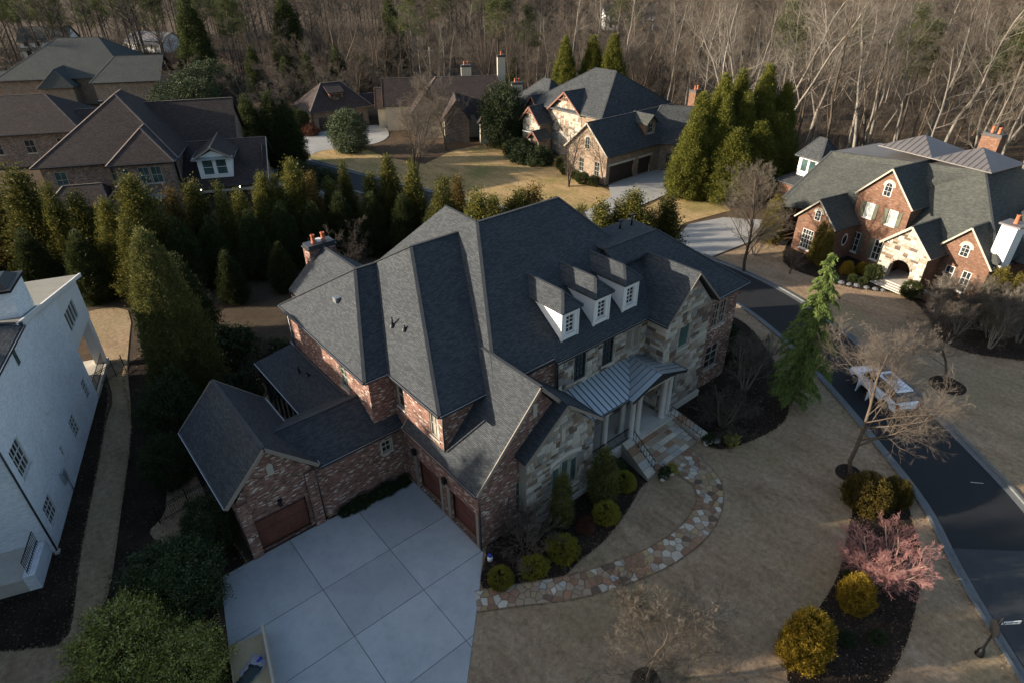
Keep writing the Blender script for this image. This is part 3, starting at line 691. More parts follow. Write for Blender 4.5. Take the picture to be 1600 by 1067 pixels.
# flower bed across the street, in front of the salmon brick house
sheet('mulch_bed', closed_smooth([(60.6, 27.5), (59.7, 23), (60.3, 19.5), (62.3, 16.2), (60, 13.2), (57, 11.4), (55.8, 9.5), (57, 6.5), (62, 2), (74.5, 4), (72, 15), (69, 20), (69, 30)], 3), .012, 'mulch')
# neighbours' ground
sheet('lawn', [(40.9, 102), (49.4, 99.6), (49.3, 90.8), (52, 83.0), (60, 86.5), (68, 86), (73, 80), (66, 64), (64, 54.5)]+[p for p in outer if 44 < p[1] < 100], -.02, 'lawn_gold')
sheet('driveway', closed_smooth([(46.2, 113), (59.4, 111), (58, 104), (54.5, 99.9), (50.3, 98.9), (43.5, 100.8), (40.2, 99.5), (39.4, 104), (42.5, 107.5)], 3), .01, 'concrete_pale')
sheet('driveway', [(65.8, 57.0), (76.2, 58.0), (78.8, 54.0), (74.5, 50), (66, 48.9), (57, 48.2), (54.0, 46.5), (52.2, 51.5), (58, 52.2), (62.5, 53.6)], .01, 'concrete_pale')
sheet('driveway', [(55.9, 33.3), (56.3, 38.6), (62, 40.6), (67.2, 39.2), (70.5, 35.0), (66, 32.6)], .01, 'concrete_pale')
sheet('lawn', [(56.2, 39.2), (56, 47), (66, 48.3), (74, 45), (70, 40), (62, 41.2)], -.008, 'lawn_gold')
sheet('lawn', [(56.2, 28), (55.9, 33), (66, 32.2), (66, 28)], -.006, 'lawn')
sheet('pavement', [(33.0, 97.5), (34.4, 88.0), (35.4, 80), (33, 77.7), (30.6, 83.1), (28.4, 89.8)], .008, 'concrete_pale')
sheet('lawn', closed_smooth([(38.3, 156.0), (45, 158.4), (44.1, 131.5), (41, 114), (36.5, 112.7), (33, 137.1)], 3), -.03, 'lawn')
sheet('driveway', [(47.6, 269), (44.0, 249), (44.2, 224.6), (40.9, 216.1), (38, 222), (40.5, 250), (43, 272)], -.03, 'concrete_pale')
sheet('pine_straw_clearing', closed_smooth([(57.4, 250), (90, 215), (86, 180), (69.8, 177), (52, 205)], 3), -.04, 'redclay')

# driveway: single slabs with open joints over a dark bed
dw = empty('driveway', (7.5, 20, 0), kind='structure')
JX = [1.3, 5.58, 9.56, 13.38]; JY = [11, 14.98, 18.66, 22.05, 26.3]
drive = [(1.75, 26.28), (13.38, 26.28), (13.38, 18.55), (11.72, 16.75), (8.35, 13.3), (7.6, 11), (-1.0, 11), (.3, 19.4), (.75, 22.1)]
def clip(poly, a, b, c):
    out = []
    for i in range(len(poly)):
        p, q = poly[i], poly[(i+1) % len(poly)]; dp, dq = a*p[0]+b*p[1]-c, a*q[0]+b*q[1]-c
        if dp <= 0: out.append(p)
        if (dp < 0 < dq) or (dq < 0 < dp):
            t = dp/(dp-dq); out.append((p[0]+(q[0]-p[0])*t, p[1]+(q[1]-p[1])*t))
    return out
mb = MB(); mb.poly([(x, y, .008) for x, y in drive][::-1]); mb.build('joint_bed', M['joint'], dw, (7.5, 20, 0))
XS = [-6]+JX[1:3]+[20]; YS = [5]+JY[1:4]+[30]
for i in range(3):
    for j in range(4):
        g = .016; P = clip(clip(clip(clip(drive, 1, 0, XS[i+1]-g), -1, 0, -XS[i]-g), 0, 1, YS[j+1]-g), 0, -1, -YS[j]-g)
        if len(P) > 2:
            if sum(P[k][0]*P[(k+1) % len(P)][1]-P[(k+1) % len(P)][0]*P[k][1] for k in range(len(P))) < 0: P = P[::-1]
            mb = MB(); mb.prism(P, -.05, .03+.002*((i+j) % 2)); mb.build('concrete_slab', M['concrete'], dw, (7.5, 20, 0))
# planting strip kerb line beside link wall is mulch
sheet('mulch_bed', [(7.9, 26.32), (13.3, 26.32), (13.3, 25.55), (12.9, 25.6), (10.4, 26.1), (8.0, 26.2)], .045, 'mulch')

# flagstone walk: irregular stones, each its own object, on a mortar bed
walk = empty('flagstone_walk', (20, 13, 0), kind='structure')
mid = smooth_line([(11.2, 16.35), (13.1, 15.25), (15.45, 13.85), (17.8, 12.85), (20.7, 12.05), (23.4, 11.9), (25.75, 12.5), (27.1, 13.6), (27.6, 15.0), (27.75, 16.35)], 8)
hw = []
cum = [0]
for i in range(1, len(mid)): cum.append(cum[-1]+math.dist(mid[i], mid[i-1]))
TOT = cum[-1]
WID = lambda s: .58+.14*min(1, s/6)+.55*max(0, (s-TOT+4.2)/4.2)
def at_walk(s, t):
    s = max(0, min(TOT-1e-4, s)); i = max(k for k in range(len(cum)) if cum[k] <= s); i = min(i, len(mid)-2)
    f = (s-cum[i])/(cum[i+1]-cum[i]); p = Vector(mid[i]).lerp(Vector(mid[i+1]), f); d = (Vector(mid[min(i+2, len(mid)-1)])-Vector(mid[max(i-1, 0)])).normalized()
    return (p.x-d.y*t*WID(s), p.y+d.x*t*WID(s))
mb = MB()
n_ = 60
for i in range(n_):
    a, b = TOT*i/n_, TOT*(i+1)/n_
    mb.poly([(*at_walk(a, -1.03), .014), (*at_walk(b, -1.03), .014), (*at_walk(b, 1.03), .014), (*at_walk(a, 1.03), .014)])
mb.build('mortar_bed', M['path_joint'], walk, (20, 13, 0))
rnd = random.Random(7); seeds = []
tries = 0
while len(seeds) < 290 and tries < 20000:
    tries += 1; s_, t_ = rnd.uniform(0, TOT), rnd.uniform(-1, 1); w_ = WID(s_)
    dmin = rnd.choice((.26, .34, .45, .55, .62))
    if all(math.hypot(s_-q[0], (t_-q[1])*w_) > dmin*.5+q[2]*.5 for q in seeds): seeds.append((s_, t_, dmin))
for (s_, t_, _) in seeds:
    w_ = WID(s_); cell = [(max(0, s_-1), -w_), (min(TOT, s_+1), -w_), (min(TOT, s_+1), w_), (max(0, s_-1), w_)]
    px, py = s_, t_*w_
    for q in seeds:
        if q[0] == s_ or abs(q[0]-s_) > 2: continue
        qx, qy = q[0], q[1]*w_; a, b = qx-px, qy-py; L = math.hypot(a, b)
        c = (a*(px+qx)/2+b*(py+qy)/2)-.016*L
        cell = clip(cell, a, b, c)
        if len(cell) < 3: break
    if len(cell) < 3: continue
    P = [at_walk(x, y/w_) for x, y in cell]; zt = rnd.uniform(.035, .055); k = len(P)
    cx, cy = sum(p[0] for p in P)/k, sum(p[1] for p in P)/k
    P = [(p[0]+rnd.uniform(-.012, .012), p[1]+rnd.uniform(-.012, .012)) for p in P]
    top = [(cx+(p[0]-cx)*.95, cy+(p[1]-cy)*.95) for p in P]
    mb = MB(); mb.poly([(*p, zt) for p in top])
    for i in range(k): mb.poly([(*P[i], .01), (*P[(i+1) % k], .01), (*top[(i+1) % k], zt), (*top[i], zt)])
    mb.build('flagstone', FLAG[rnd.choice((0, 0, 4, 1, 1, 1, 1, 2, 2, 2, 3, 5))], walk, (20, 13, 0))
# ------------------------------------------------------------------ the large brick and stone house in the middle
def main_house():
    O = (24, 24, 0)
    h = House('house', 'large brick and stone house with steep charcoal hip roofs and three white dormers', O, 0, O)
    R = h
    # --- garage wing (gable to the drive)
    gd = (.55, 3.42, .03, 2.42)
    W = h.wall((3.62, 26.45), (7.72, 26.45), 0, 4.2, [gd], (2.05, 6.75)); h.garage_door(W, gd, 8)
    k = MB(); k.poly([W(1.85, 4.9, -.03), W(2.2, 4.9, -.03), W(2.2, 5.55, -.03), W(2.02, 5.72, -.03), W(1.85, 5.55, -.03)]); h.part(k, 'gable_vent', 'trim_cream')
    k = MB(); k.hexa([W(.3, 2.45, -.04), W(3.65, 2.45, -.04), W(3.65, 2.45, 0), W(.3, 2.45, 0), W(.3, 2.72, -.04), W(3.65, 2.72, -.04), W(3.65, 2.72, 0), W(.3, 2.72, 0)]); h.part(k, 'lintel', 'brick')
    h.wall((3.62, 33.5), (3.62, 26.45), 0, 4.2); h.wall((7.72, 33.5), (3.62, 33.5), 0, 4.2, apex=(2.05, 6.75)); h.wall((7.72, 28.6), (7.72, 33.5), 0, 4.2)
    h.hip(3.05, 8.05, 26.1, 33.85, 4.45, 7.0, 'y', 0, 0, rp=5.55)
    for x in (3.62, 7.72-.5):
        k = MB(); k.box(x-.06 if x < 5 else x, x+.5 if x < 5 else x+.56, 26.2, 26.449, 0, 4.05); h.part(k, 'pier', 'brick')
    # coach lamps
    def lamp(p):
        k = MB(); k.box(p[0]-.09, p[0]+.09, p[1]-.22, p[1]-.04, p[2]-.22, p[2]+.16); k.box(p[0]-.12, p[0]+.12, p[1]-.25, p[1]-.01, p[2]+.16, p[2]+.2); h.part(k, 'wall_lantern', 'iron')
    lamp((5.65, 26.4, 2.95))
    # --- link wing
    lw = (4.3, 4.95, 2.5, 3.35)
    W = h.wall((7.72, 26.52), (13.5, 26.52), 0, 4.15, [lw]); h.window(W, lw, 2, 2, surround=.09)
    lr = h.roof([[(8.0, 26.12, 4.25), (13.9, 26.12, 4.25), (13.9, 28.62, 5.75), (6.6, 28.62, 5.75)], [(13.9, 31.2, 4.25), (8.0, 31.2, 4.25), (6.6, 28.62, 5.75), (13.9, 28.62, 5.75)]]); h.caps([((6.7, 28.62, 5.75), (13.5, 28.62, 5.75))], lr); h.gutter([((8.0, 26.07, 4.15), (13.4, 26.07, 4.15))])
    h.downpipe((7.86, 26.4, 4.2), (7.86, 26.4, .05))
    # --- covered porch with low roof behind the link
    h.roof([[(9.25, 29.6, 4.15), (12.1, 29.6, 4.75), (12.1, 38.4, 4.75), (9.25, 38.6, 4.15)]], .18)
    h.gutter([((9.2, 38.6, 4.05), (9.2, 31.2, 4.05))]); h.gutter([((11.85, 38.3, 4.86), (11.85, 30.2, 4.86))], size=.09)
    W = h.wall((9.5, 38.2), (9.5, 31), 0, .9, mat='brick')
    for i in range(8):
        y = 38.1-i*1.01; k = MB(); k.box(9.42, 9.56, y-.07, y+.07, .9, 4.02); h.part(k, 'porch_post', 'trim_dark')
    k = MB(); k.box(9.4, 9.58, 31, 38.2, 3.7, 4.0); h.part(k, 'beam', 'trim_dark')
    k = MB(); k.poly([(9.49, 38.1, .9), (9.49, 31, .9), (9.49, 31, 3.7), (9.49, 38.1, 3.7)]); h.part(k, 'screen', 'glass')
    for (x, y, hh) in ((10.9, 35.0, .55), (11.15, 34.2, .3)):
        z = 4.15+(x-9.25)*.21; k = MB(); k.tube((x, y, z-.05), (x, y, z+hh), .07, n=8); k.lathe((x, y, z), [(.2, 0), (.12, .06), (.07, .12)], 10); h.part(k, 'vent_pipe', 'iron')
    # --- rear left block
    w1 = (7.2, 8.15, 5.35, 7.2); w0 = (2.2, 3.0, 5.5, 7.2)
    W = h.wall((11.95, 37.8), (11.95, 26.85), 0, 7.9, [w1]); h.window(W, w1, 2, 4, glass='glass_teal')
    h.wall((11.95, 26.85), (13.5, 26.85), 4, 7.9); h.wall((22, 37.8), (11.95, 37.8), 0, 7.9)
    h.hip(11.58, 19, 26.47, 38.14, 8.02, 11.8, 'x', 3.12, 0, rp=32.3, rk=False, gut='xy')
    h.downpipe((11.85, 37.7, 7.9), (11.85, 37.7, .1))
    # --- wing that carries the chimney
    h.hip(12.6, 18.4, 33, 38.7, 8.6, 11.1, 'y', 0, 0, rp=15.4, rk=False, gut='', mat='shingle')
    h.wall((18.4, 38.4), (12.6, 38.4), 0, 8.6, apex=(2.9, 11.0)); h.wall((12.6, 38.4), (12.6, 37.6), 0, 8.55)
    h.chimney(14.38, 16.32, 38.35, 39.35, 0, 11.0, pots=2)
    k = MB(); k.tube((15.35, 38.85, 11.28), (15.35, 38.85, 11.5), .22, n=12); h.part(k, 'flue_cap', 'trim_white')
    # --- block over the garages
    wa = (1.05, 1.75, 5.55, 7.3); wb = (4.05, 4.9, 5.55, 7.3)
    d1 = (1.55, 3.95, .03, 2.45); d2 = (4.95, 7.35, .03, 2.45)
    W = h.wall((13.45, 26.5), (13.45, 18.78), 0, 4.2, [d1, d2])
    h.garage_door(W, d1, 8); h.garage_door(W, d2, 8)
    for d in (d1, d2):
        for x0, x1 in ((d[0]-.26, d[0]-.02), (d[1]+.02, d[1]+.26)):
            k = MB(); k.hexa([W(x0, 0, -.06), W(x1, 0, -.06), W(x1, 0, 0), W(x0, 0, 0), W(x0, 2.6, -.06), W(x1, 2.6, -.06), W(x1, 2.6, 0), W(x0, 2.6, 0)]); h.part(k, 'door_jamb', 'surround')
    for y in (25.0, 21.9):
        k = MB(); k.box(13.2, 13.4, y-.12, y+.12, 2.75, 3.15); h.part(k, 'wall_lantern', 'iron')
    W = h.wall((13.452, 26.9), (13.452, 21.75), 4.2, 7.9, [(wa[0]-.6, wa[1]-.55, wa[2], wa[3]), (wb[0]-.2, wb[1]-.2, wb[2], wb[3])])
    h.window(W, (wa[0]-.6, wa[1]-.55, wa[2], wa[3]), 1, 2); h.window(W, (wb[0]-.2, wb[1]-.2, wb[2], wb[3]), 2, 2, glass='glass_blind')
    W = h.wall((13.45, 21.752), (17.5, 21.752), 4.2, 7.9)
    h.downpipe((13.4, 21.66, 7.9), (13.4, 21.66, 5.2))
    rb = h.hip(13.05, 22.5, 21.38, 38.5, 8.02, 13.3, 'x', 4.3, 0, rp=29.95, rk=False, gut='xy')
    def vent(x, y, z, kind):
        k = MB()
        if kind == 'pipe': k.tube((x, y, z-.1), (x, y, z+.55), .06, n=8); k.lathe((x, y, z-.05), [(.2, 0), (.16, .12), (.07, .2)], 10); h.part(k, 'vent_pipe', 'iron')
        elif kind == 'stub': k.tube((x, y, z-.1), (x, y, z+.28), .06, n=8); k.lathe((x, y, z-.05), [(.18, 0), (.14, .14), (.07, .2)], 10); h.part(k, 'vent_pipe', 'iron')
        else: k.box(x-.2, x+.2, y-.2, y+.2, z-.1, z+.22); h.part(k, 'box_vent', 'drip')
    vent(14.5, 28.0, 8.02+(14.5-13.05)*1.222, 'pipe'); vent(14.65, 26.9, 8.02+(14.65-13.05)*1.222, 'stub'); vent(13.3, 32.4, 8.02+(13.3-11.58)*1.21, 'box')
    # --- brick gable in front of the garages
    ww = (2.5, 3.95, .95, 3.35)
    W = h.wall((13.45, 18.8), (21.2, 18.8), 0, 4.35, [ww], (3.9, 9.2))
    h.window(W, (2.5, 3.19, .95, 3.35), 2, 4, glass='glass_teal', sill=False); h.window(W, (3.26, 3.95, .95, 3.35), 2, 4, glass='glass_teal', sill=False)
    k = MB(); k.hexa([W(2.35, .8, -.06), W(4.1, .8, -.06), W(4.1, .8, .04), W(2.35, .8, .04), W(2.35, .94, -.06), W(4.1, .94, -.06), W(4.1, .94, .04), W(2.35, .94, .04)]); h.part(k, 'sill', 'limestone')
    k = MB(); k.hexa([W(3.7, 7.3, -.03), W(3.98, 7.3, -.03), W(3.98, 7.3, .02), W(3.7, 7.3, .02), W(3.7, 8.2, -.03), W(3.98, 8.2, -.03), W(3.98, 8.2, .02), W(3.7, 8.2, .02)]); h.part(k, 'gable_vent', 'trim_cream')
    h.hip(13.05, 21.65, 18.42, 25.5, 4.66, 9.46, 'y', 0, 0, rp=17.35, gut='x', rk=True)
    h.downpipe((13.38, 18.7, 4.5), (13.38, 18.7, .05))
    # --- stone gable beside the porch
    tw = (1.95, 4.0, 1.35, 3.5)
    holes = [(1.95, 2.58, 1.35, 3.35), (2.66, 3.3, 1.35, 3.55), (3.38, 4.0, 1.35, 3.35)]
    W = h.wall((16.2, 18.2), (21.4, 18.2), 0, 5.25, holes, (2.65, 7.7), mat='mortar')
    for q in holes: h.window(W, q, 1, 1, glass='glass_teal', sill=False, trim='trim_cream')
    k = MB(); k.hexa([W(1.8, 1.2, -.1), W(4.15, 1.2, -.1), W(4.15, 1.2, .04), W(1.8, 1.2, .04), W(1.8, 1.34, -.1), W(4.15, 1.34, -.1), W(4.15, 1.34, .04), W(1.8, 1.34, .04)]); h.part(k, 'sill', 'limestone')
    k = MB()
    for i in range(9):       # flat brick arch over the triple window
        a0, a1 = 1.75+i*.275, 1.75+(i+1)*.275-.015; zz = lambda a: 3.6+.28*(1-((a-2.97)/1.25)**2)
        k.hexa([W(a0, zz(a0), -.06), W(a1, zz(a1), -.06), W(a1, zz(a1), 0), W(a0, zz(a0), 0), W(a0, zz(a0)+.3, -.06), W(a1, zz(a1)+.3, -.06), W(a1, zz(a1)+.3, 0), W(a0, zz(a0)+.3, 0)])
    h.part(k, 'lintel', 'limestone')
    k = MB(); k.hexa([W(2.5, 5.2, -.06), W(2.8, 5.2, -.06), W(2.8, 5.2, .02), W(2.5, 5.2, .02), W(2.5, 6.15, -.06), W(2.8, 6.15, -.06), W(2.8, 6.15, .02), W(2.5, 6.15, .02)]); h.part(k, 'gable_vent', 'trim_cream')
    h.ashlar(W, 5.2, .35, 5.25, holes+[(1.75, 4.2, 1.2, 1.34), (1.75, 4.2, 3.58, 4.15), (2.45, 2.85, 5.15, 6.2)], (2.65, 7.65), 3)
    k = MB(); k.box(16.12, 21.5, 18.02, 18.199, 0, .34); h.part(k, 'water_table', 'limestone')
    Ws = h.wall((21.4, 18.2), (21.4, 21.0), 0, 5.25, mat='mortar'); h.ashlar(Ws, 2.8, 0, 5.2, seed=5)
    h.wall((16.2, 18.8), (16.2, 18.2), 0, 5.25, mat='mortar')
    h.hip(15.88, 21.72, 17.9, 22.5, 5.5, 7.95, 'y', 0, 0, rp=18.85, gut='X', rk=False)
    k = MB(); k.bar((18.85, 17.86, 7.78), (15.86, 17.86, 5.28), .06, .16); k.bar((18.85, 17.86, 7.78), (21.74, 17.86, 5.38), .06, .16); h.part(k, 'rake_board', 'surround')
    # --- central stone front
    up = [(1.35, 2.35, 5.75, 7.55), (3.85, 4.85, 5.75, 7.55), (6.05, 6.75, 5.9, 7.5), (6.85, 7.5, 5.9, 7.5)]
    door = (5.5, 7.1, 1.0, 3.5); lowin = (2.3, 3.4, 1.3, 3.4)
    W = h.wall((21.3, 21.2), (29.4, 21.2), 0, 8.0, up+[door, lowin], mat='mortar')
    for q in up[:2]: h.window(W, q, 3, 4, trim='trim_dark', label='dark framed upper window')
    for q in up[2:]: h.window(W, q, lattice=True, sill=False, label='diamond lattice casement')
    h.window(W, lowin, 3, 4, trim='trim_dark')
    k = MB(); k.poly([W(door[0], door[2], .14), W(door[1], door[2], .14), W(door[1], door[3], .14), W(door[0], door[3], .14)]); dd = h.part(k, 'front_door', 'wood_dark')
    for i in range(2):
        k = MB(); x = door[0]+.12+i*.8; k.hexa([W(x, 1.2, .09), W(x+.56, 1.2, .09), W(x+.56, 1.2, .139), W(x, 1.2, .139), W(x, 3.3, .09), W(x+.56, 3.3, .09), W(x+.56, 3.3, .139), W(x, 3.3, .139)]); h.part(k, 'door_leaf', 'timber', dd)
    h.ashlar(W, 8.1, 5.3, 7.95, [(q[0]-.05, q[1]+.05, q[2]-.1, q[3]+.02) for q in up], seed=9)
    h.ashlar(W, 8.1, 1.0, 5.2, [(door[0], door[1], .9, door[3]), (lowin[0]-.05, lowin[1]+.05, 1.2, 3.45)], seed=10)
    h.wall((19, 21.45), (21.3, 21.45), 4.5, 8.3); h.wall((21.3, 21.45), (21.3, 21.2), 4, 8.2, mat='mortar')
    # main roof: one steep front plane, L-shaped ridge
    zr = 14.1; A3, R3, B3 = (21.44, 28.82, zr), (28.25, 28.82, zr), (21.6, 32.4, zr)
    pl = lambda y: zr-.736*(28.82-y)
    e0, e1 = 21.08, 20.79
    front = [(16.5, e0, pl(e0)), (20.75, e0, pl(e0)), (20.75, e1, pl(e1)), (33.2, e1, pl(e1)), R3, A3]
    back = [(33.2, 37, 8.0), (27, 37, 8.0), B3, A3, R3]
    left = [(16.15, 37.6, 8.0), (16.5, e0, pl(e0)), A3, B3]
    rear = [(27, 37, 8), (16.15, 37.6, 8.0), B3]
    right = [(33.2, e1, pl(e1)), (33.2, 37, 8.0), R3]
    rf = h.roof([front, back, left, rear, right]); h.caps([(A3, R3), (A3, B3), (front[0], A3), (front[3], R3)], rf)
    h.gutter([((18.5, e0-.05, pl(e0)-.1), (20.75, e0-.05, pl(e0)-.1)), ((20.75, e1-.05, pl(e1)-.1), (28.6, e1-.05, pl(e1)-.1))])
    h.downpipe((21.0, 20.95, 8.1), (21.25, 21.1, 5.0))
    # three dormers
    for x0 in (21.86, 24.54, 27.16):
        x1 = x0+1.33; xm = (x0+x1)/2; yf = 21.6; zb = pl(yf)-.05; ze = 10.62
        ybk = lambda z: 28.82-(zr-z)/.736
        d = MB()
        d.poly([(x0, yf, zb), (x0, yf, ze), (x0, ybk(ze), ze)][::-1]); d.poly([(x1, yf, zb), (x1, yf, ze), (x1, ybk(ze), ze)]); d.poly([(x0, yf, ze), (x1, yf, ze), (x1, ybk(ze), ze), (x0, ybk(ze), ze)])
        hole = (.3, 1.03, 9.12-.0, 10.32)
        dm = h.part(d, 'dormer', 'white_paint', label='white painted dormer')
        for i in range(9):   # clapboards on the cheeks
            z0 = zb+.22*(i); z1 = min(z0+.2, ze-.02)
            if z1-z0 < .08: continue
            for x, sg in ((x0, -1), (x1, 1)):
                k = MB(); ya, yb = yf, max(yf+.02, ybk(z0)); xx = x+sg*.018
                k.poly([(xx, ya, z0), (xx-sg*.012, ya, z1), (xx-sg*.012, min(yb, ybk(z1)), z1), (xx, yb, z0)] if sg > 0 else [(xx, yb, z0), (xx-sg*.012, min(yb, ybk(z1)), z1), (xx-sg*.012, ya, z1), (xx, ya, z0)])
                h.part(k, 'clapboard', 'white_paint', dm)
        W = h.wall((x0, yf), (x1, yf), zb, ze, [hole], mat='white_paint', name='dormer_front')
        h.window(W, hole, 2, 4, trim='trim_white', sill=True)
        for xx in (x0, x1):
            k = MB(); k.box(xx-.05 if xx == x0 else xx-.09, xx+.09 if xx == x0 else xx+.05, yf-.03, yf+.1, zb+.02, ze); h.part(k, 'corner_board', 'trim_white', dm)
        ex0, ex1, ey, zt, zrd = x0-.18, x1+.18, yf-.2, ze+.12, 11.56
        Rf, Rb = (xm, yf+.72, zrd), (xm, ybk(zrd)+.1, zrd)
        lb, rb_ = (ex0, ybk(zt)+.1, zt), (ex1, ybk(zt)+.1, zt)
        q = h.roof([[lb, (ex0, ey, zt), Rf, Rb], [(ex1, ey, zt), rb_, Rb, Rf], [(ex0, ey, zt), (ex1, ey, zt), Rf]], .1, name='dormer_roof'); h.caps([(Rf, Rb), ((ex0, ey, zt), Rf), ((ex1, ey, zt), Rf)], q, .18)
    # --- right stone gable and right end block
    wu = (1.55, 2.75, 5.3, 7.0); wl = (.9, 2.0, 1.4, 3.3); wl2 = (2.15, 3.1, 1.4, 3.3)
    W = h.wall((29.4, 19.65), (34.25, 19.65), 0, 7.85, [wu, (.55, 1.25, 1.5, 3.3), (1.35, 2.05, 1.5, 3.3)], (2.35, 10.6), mat='mortar')
    h.window(W, wu, 1, 1, glass='glass_teal', trim='trim_cream'); h.window(W, (.55, 1.25, 1.5, 3.3), 1, 3, trim='trim_cream'); h.window(W, (1.35, 2.05, 1.5, 3.3), 1, 3, trim='trim_cream', glass='glass_teal')
    h.ashlar(W, 4.85, 0, 7.85, [(wu[0]-.08, wu[1]+.08, wu[2]-.1, wu[3]), (.45, 2.15, 1.4, 3.3)], (2.35, 10.55), 21, .26, .5, .35, .95)
    k = MB(); k.box(29.35, 34.35, 19.45, 19.649, 0, .5); h.part(k, 'water_table', 'limestone')
    Ws = h.wall((29.4, 21.2), (29.4, 19.65), 0, 7.85, mat='mortar'); h.ashlar(Ws, 1.55, 0, 7.85, seed=22, hmin=.26, hmax=.5, wmin=.4, wmax=.9)
    h.wall((34.25, 19.65), (34.25, 19.95), 0, 7.9, mat='mortar')
    h.hip(29.02, 34.62, 19.32, 26.5, 8.02, 10.9, 'y', 0, 0, rp=31.72, gut='x', rk=False)
    k = MB(); k.bar((31.72, 19.29, 10.84), (29.0, 19.29, 7.94), .03, .1); k.bar((31.72, 19.29, 10.84), (34.64, 19.29, 7.94), .03, .1); h.part(k, 'rake_board', 'surround')
    bw = [(1.0, 1.75, 5.1, 7.1), (1.85, 2.6, 5.1, 7.1), (1.0, 2.6, 1.5, 3.5)]
    W = h.wall((34.25, 19.95), (38.15, 19.95), 0, 7.9, bw); [h.window(W, q, 2, 3) for q in bw]
    h.wall((38.15, 19.95), (38.15, 31.8), 0, 7.9)
    E1, E2, E3, E4 = (28.5, 19.52, 8.0), (38.52, 19.52, 8.0), (38.52, 32.2, 8.0), (28.5, 32.2, 8.0); D1, D2, D3, D4 = (28.5, 24.6, 11.7), (33.7, 24.6, 11.7), (34.0, 27.2, 11.66), (28.5, 27.2, 11.66)
    rr = h.roof([[(34.6, 19.52, 8.0), E2, D2, D1, (28.5, 23.5, 10.9), (31.72, 23.5, 10.9)], [E2, E3, D3, D2], [E3, E4, D4, D3]]); h.roof([[D1, D2, D3, D4]], .1, 'shingle', 'deck_roof'); h.caps([(D1, D2), (D2, E2), (D3, E3)], rr)
    h.gutter([((34.6, 19.47, 7.9), (38.52, 19.47, 7.9)), ((38.57, 19.52, 7.9), (38.57, 32.2, 7.9))])
    h.downpipe((34.5, 19.85, 7.8), (34.5, 19.85, .1))
    for x, y, hh in ((31.9, 26.3, .5), (33.0, 26.2, .7)):
        k = MB(); k.tube((x, y, 11.6), (x, y, 11.7+hh), .08, n=8); k.box(x-.14, x+.14, y-.12, y+.12, 11.7+hh, 11.82+hh); h.part(k, 'vent_pipe', 'iron')
    h.wall((38.15, 31.8), (30, 31.8), 0, 7.9)
    # --- front porch: floor, steps, columns, standing seam roof
    k = MB(); k.box(21.42, 29.38, 18.75, 21.19, 0, 1.0); h.part(k, 'porch_floor', 'limestone')
    k = MB(); k.box(25.3, 30.2, 18.35, 18.749, 0, 1.0); h.part(k, 'landing', 'limestone')
    rnd = random.Random(5)
    n = 6
    for i in range(n):
        z1 = 1.0-(i+1)*1.0/(n+1); y1 = 18.35-i*.33; y0 = y1-.36; sp = .05*i
        xa, xb = 25.75-sp, 29.55+sp
        k = MB(); k.box(xa, xb, y0, y1, 0, z1); st = h.part(k, 'step', 'mortar'); x = xa
        while x < xb-.05:      # each tread laid with flags
            w = min(rnd.uniform(.4, .85), xb-x); k = MB(); k.box(x+.01, x+w-.01, y0-.02, y1, z1, z1+.035); h.part(k, 'tread_stone', FLAG[rnd.choice((0, 0, 4, 1, 1, 2))], st); x += w
    for xt, xb_, sg in ((25.7, 25.25, -1), (29.6, 30.15, 1)):
        k = MB(); o = sg*.75
        k.hexa([(xt, 18.75, 0), (xb_, 16.15, 0), (xb_+o, 16.15, 0), (xt+o, 18.75, 0), (xt, 18.75, 1.12), (xb_, 16.15, .25), (xb_+o, 16.15, .25), (xt+o, 18.75, 1.12)][::1] if sg > 0 else [(xt+o, 18.75, 0), (xb_+o, 16.15, 0), (xb_, 16.15, 0), (xt, 18.75, 0), (xt+o, 18.75, 1.12), (xb_+o, 16.15, .25), (xb_, 16.15, .25), (xt, 18.75, 1.12)])
        ck = h.part(k, 'cheek_wall', 'mortar')
        for i in range(5):   # coping flags
            f0, f1 = i/5+.006, (i+1)/5-.006; P = lambda f, s_, dz: (xt+(xb_-xt)*f+s_*o, 18.75-2.6*f, 1.12-.87*f+dz)
            k = MB(); k.hexa([P(f0, -.04, .003), P(f1, -.04, .003), P(f1, 1.04, .003), P(f0, 1.04, .003), P(f0, -.04, .06), P(f1, -.04, .06), P(f1, 1.04, .06), P(f0, 1.04, .06)]); h.part(k, 'coping_stone', FLAG[(0, 2, 1, 4, 0)[i]], ck)
        hr = MB(); hr.bar((xt, 18.5, 1.95), (xb_, 16.3, 1.15), .04, .05); hr.bar((xt, 18.5, 1.3), (xb_, 16.3, .5), .025, .03)
        for i in range(9):
            f = i/8; x, y, z = xt+(xb_-xt)*f, 18.5-2.2*f, 1.0-.8*f; hr.bar((x, y, z+.1), (x, y, z+.95), .02, .02)
        h.part(hr, 'handrail', 'iron')
    for x, y in ((25.98, 19.02), (26.55, 18.98), (25.75, 19.6), (29.15, 18.98), (29.75, 19.02), (29.8, 19.6), (23.4, 19.05)):
        k = MB(); k.lathe((x, y, 1.0), [(.27, 0), (.27, .1), (.24, .14), (.22, .2), (.21, 1.2), (.18, 3.05), (.22, 3.1), (.24, 3.2), (.24, 3.32)], 16); c = h.part(k, 'column', 'column')
        k = MB(); k.box(x-.29, x+.29, y-.29, y+.29, .98, 1.04); k.box(x-.27, x+.27, y-.27, y+.27, 4.3, 4.4); h.part(k, 'plinth', 'column', c)
    k = MB(); k.box(21.6, 25.6, 18.98, 19.2, 4.25, 4.42); k.box(25.4, 30.3, 18.75, 19.2, 4.3, 4.46); h.part(k, 'beam', 'trim_cream')
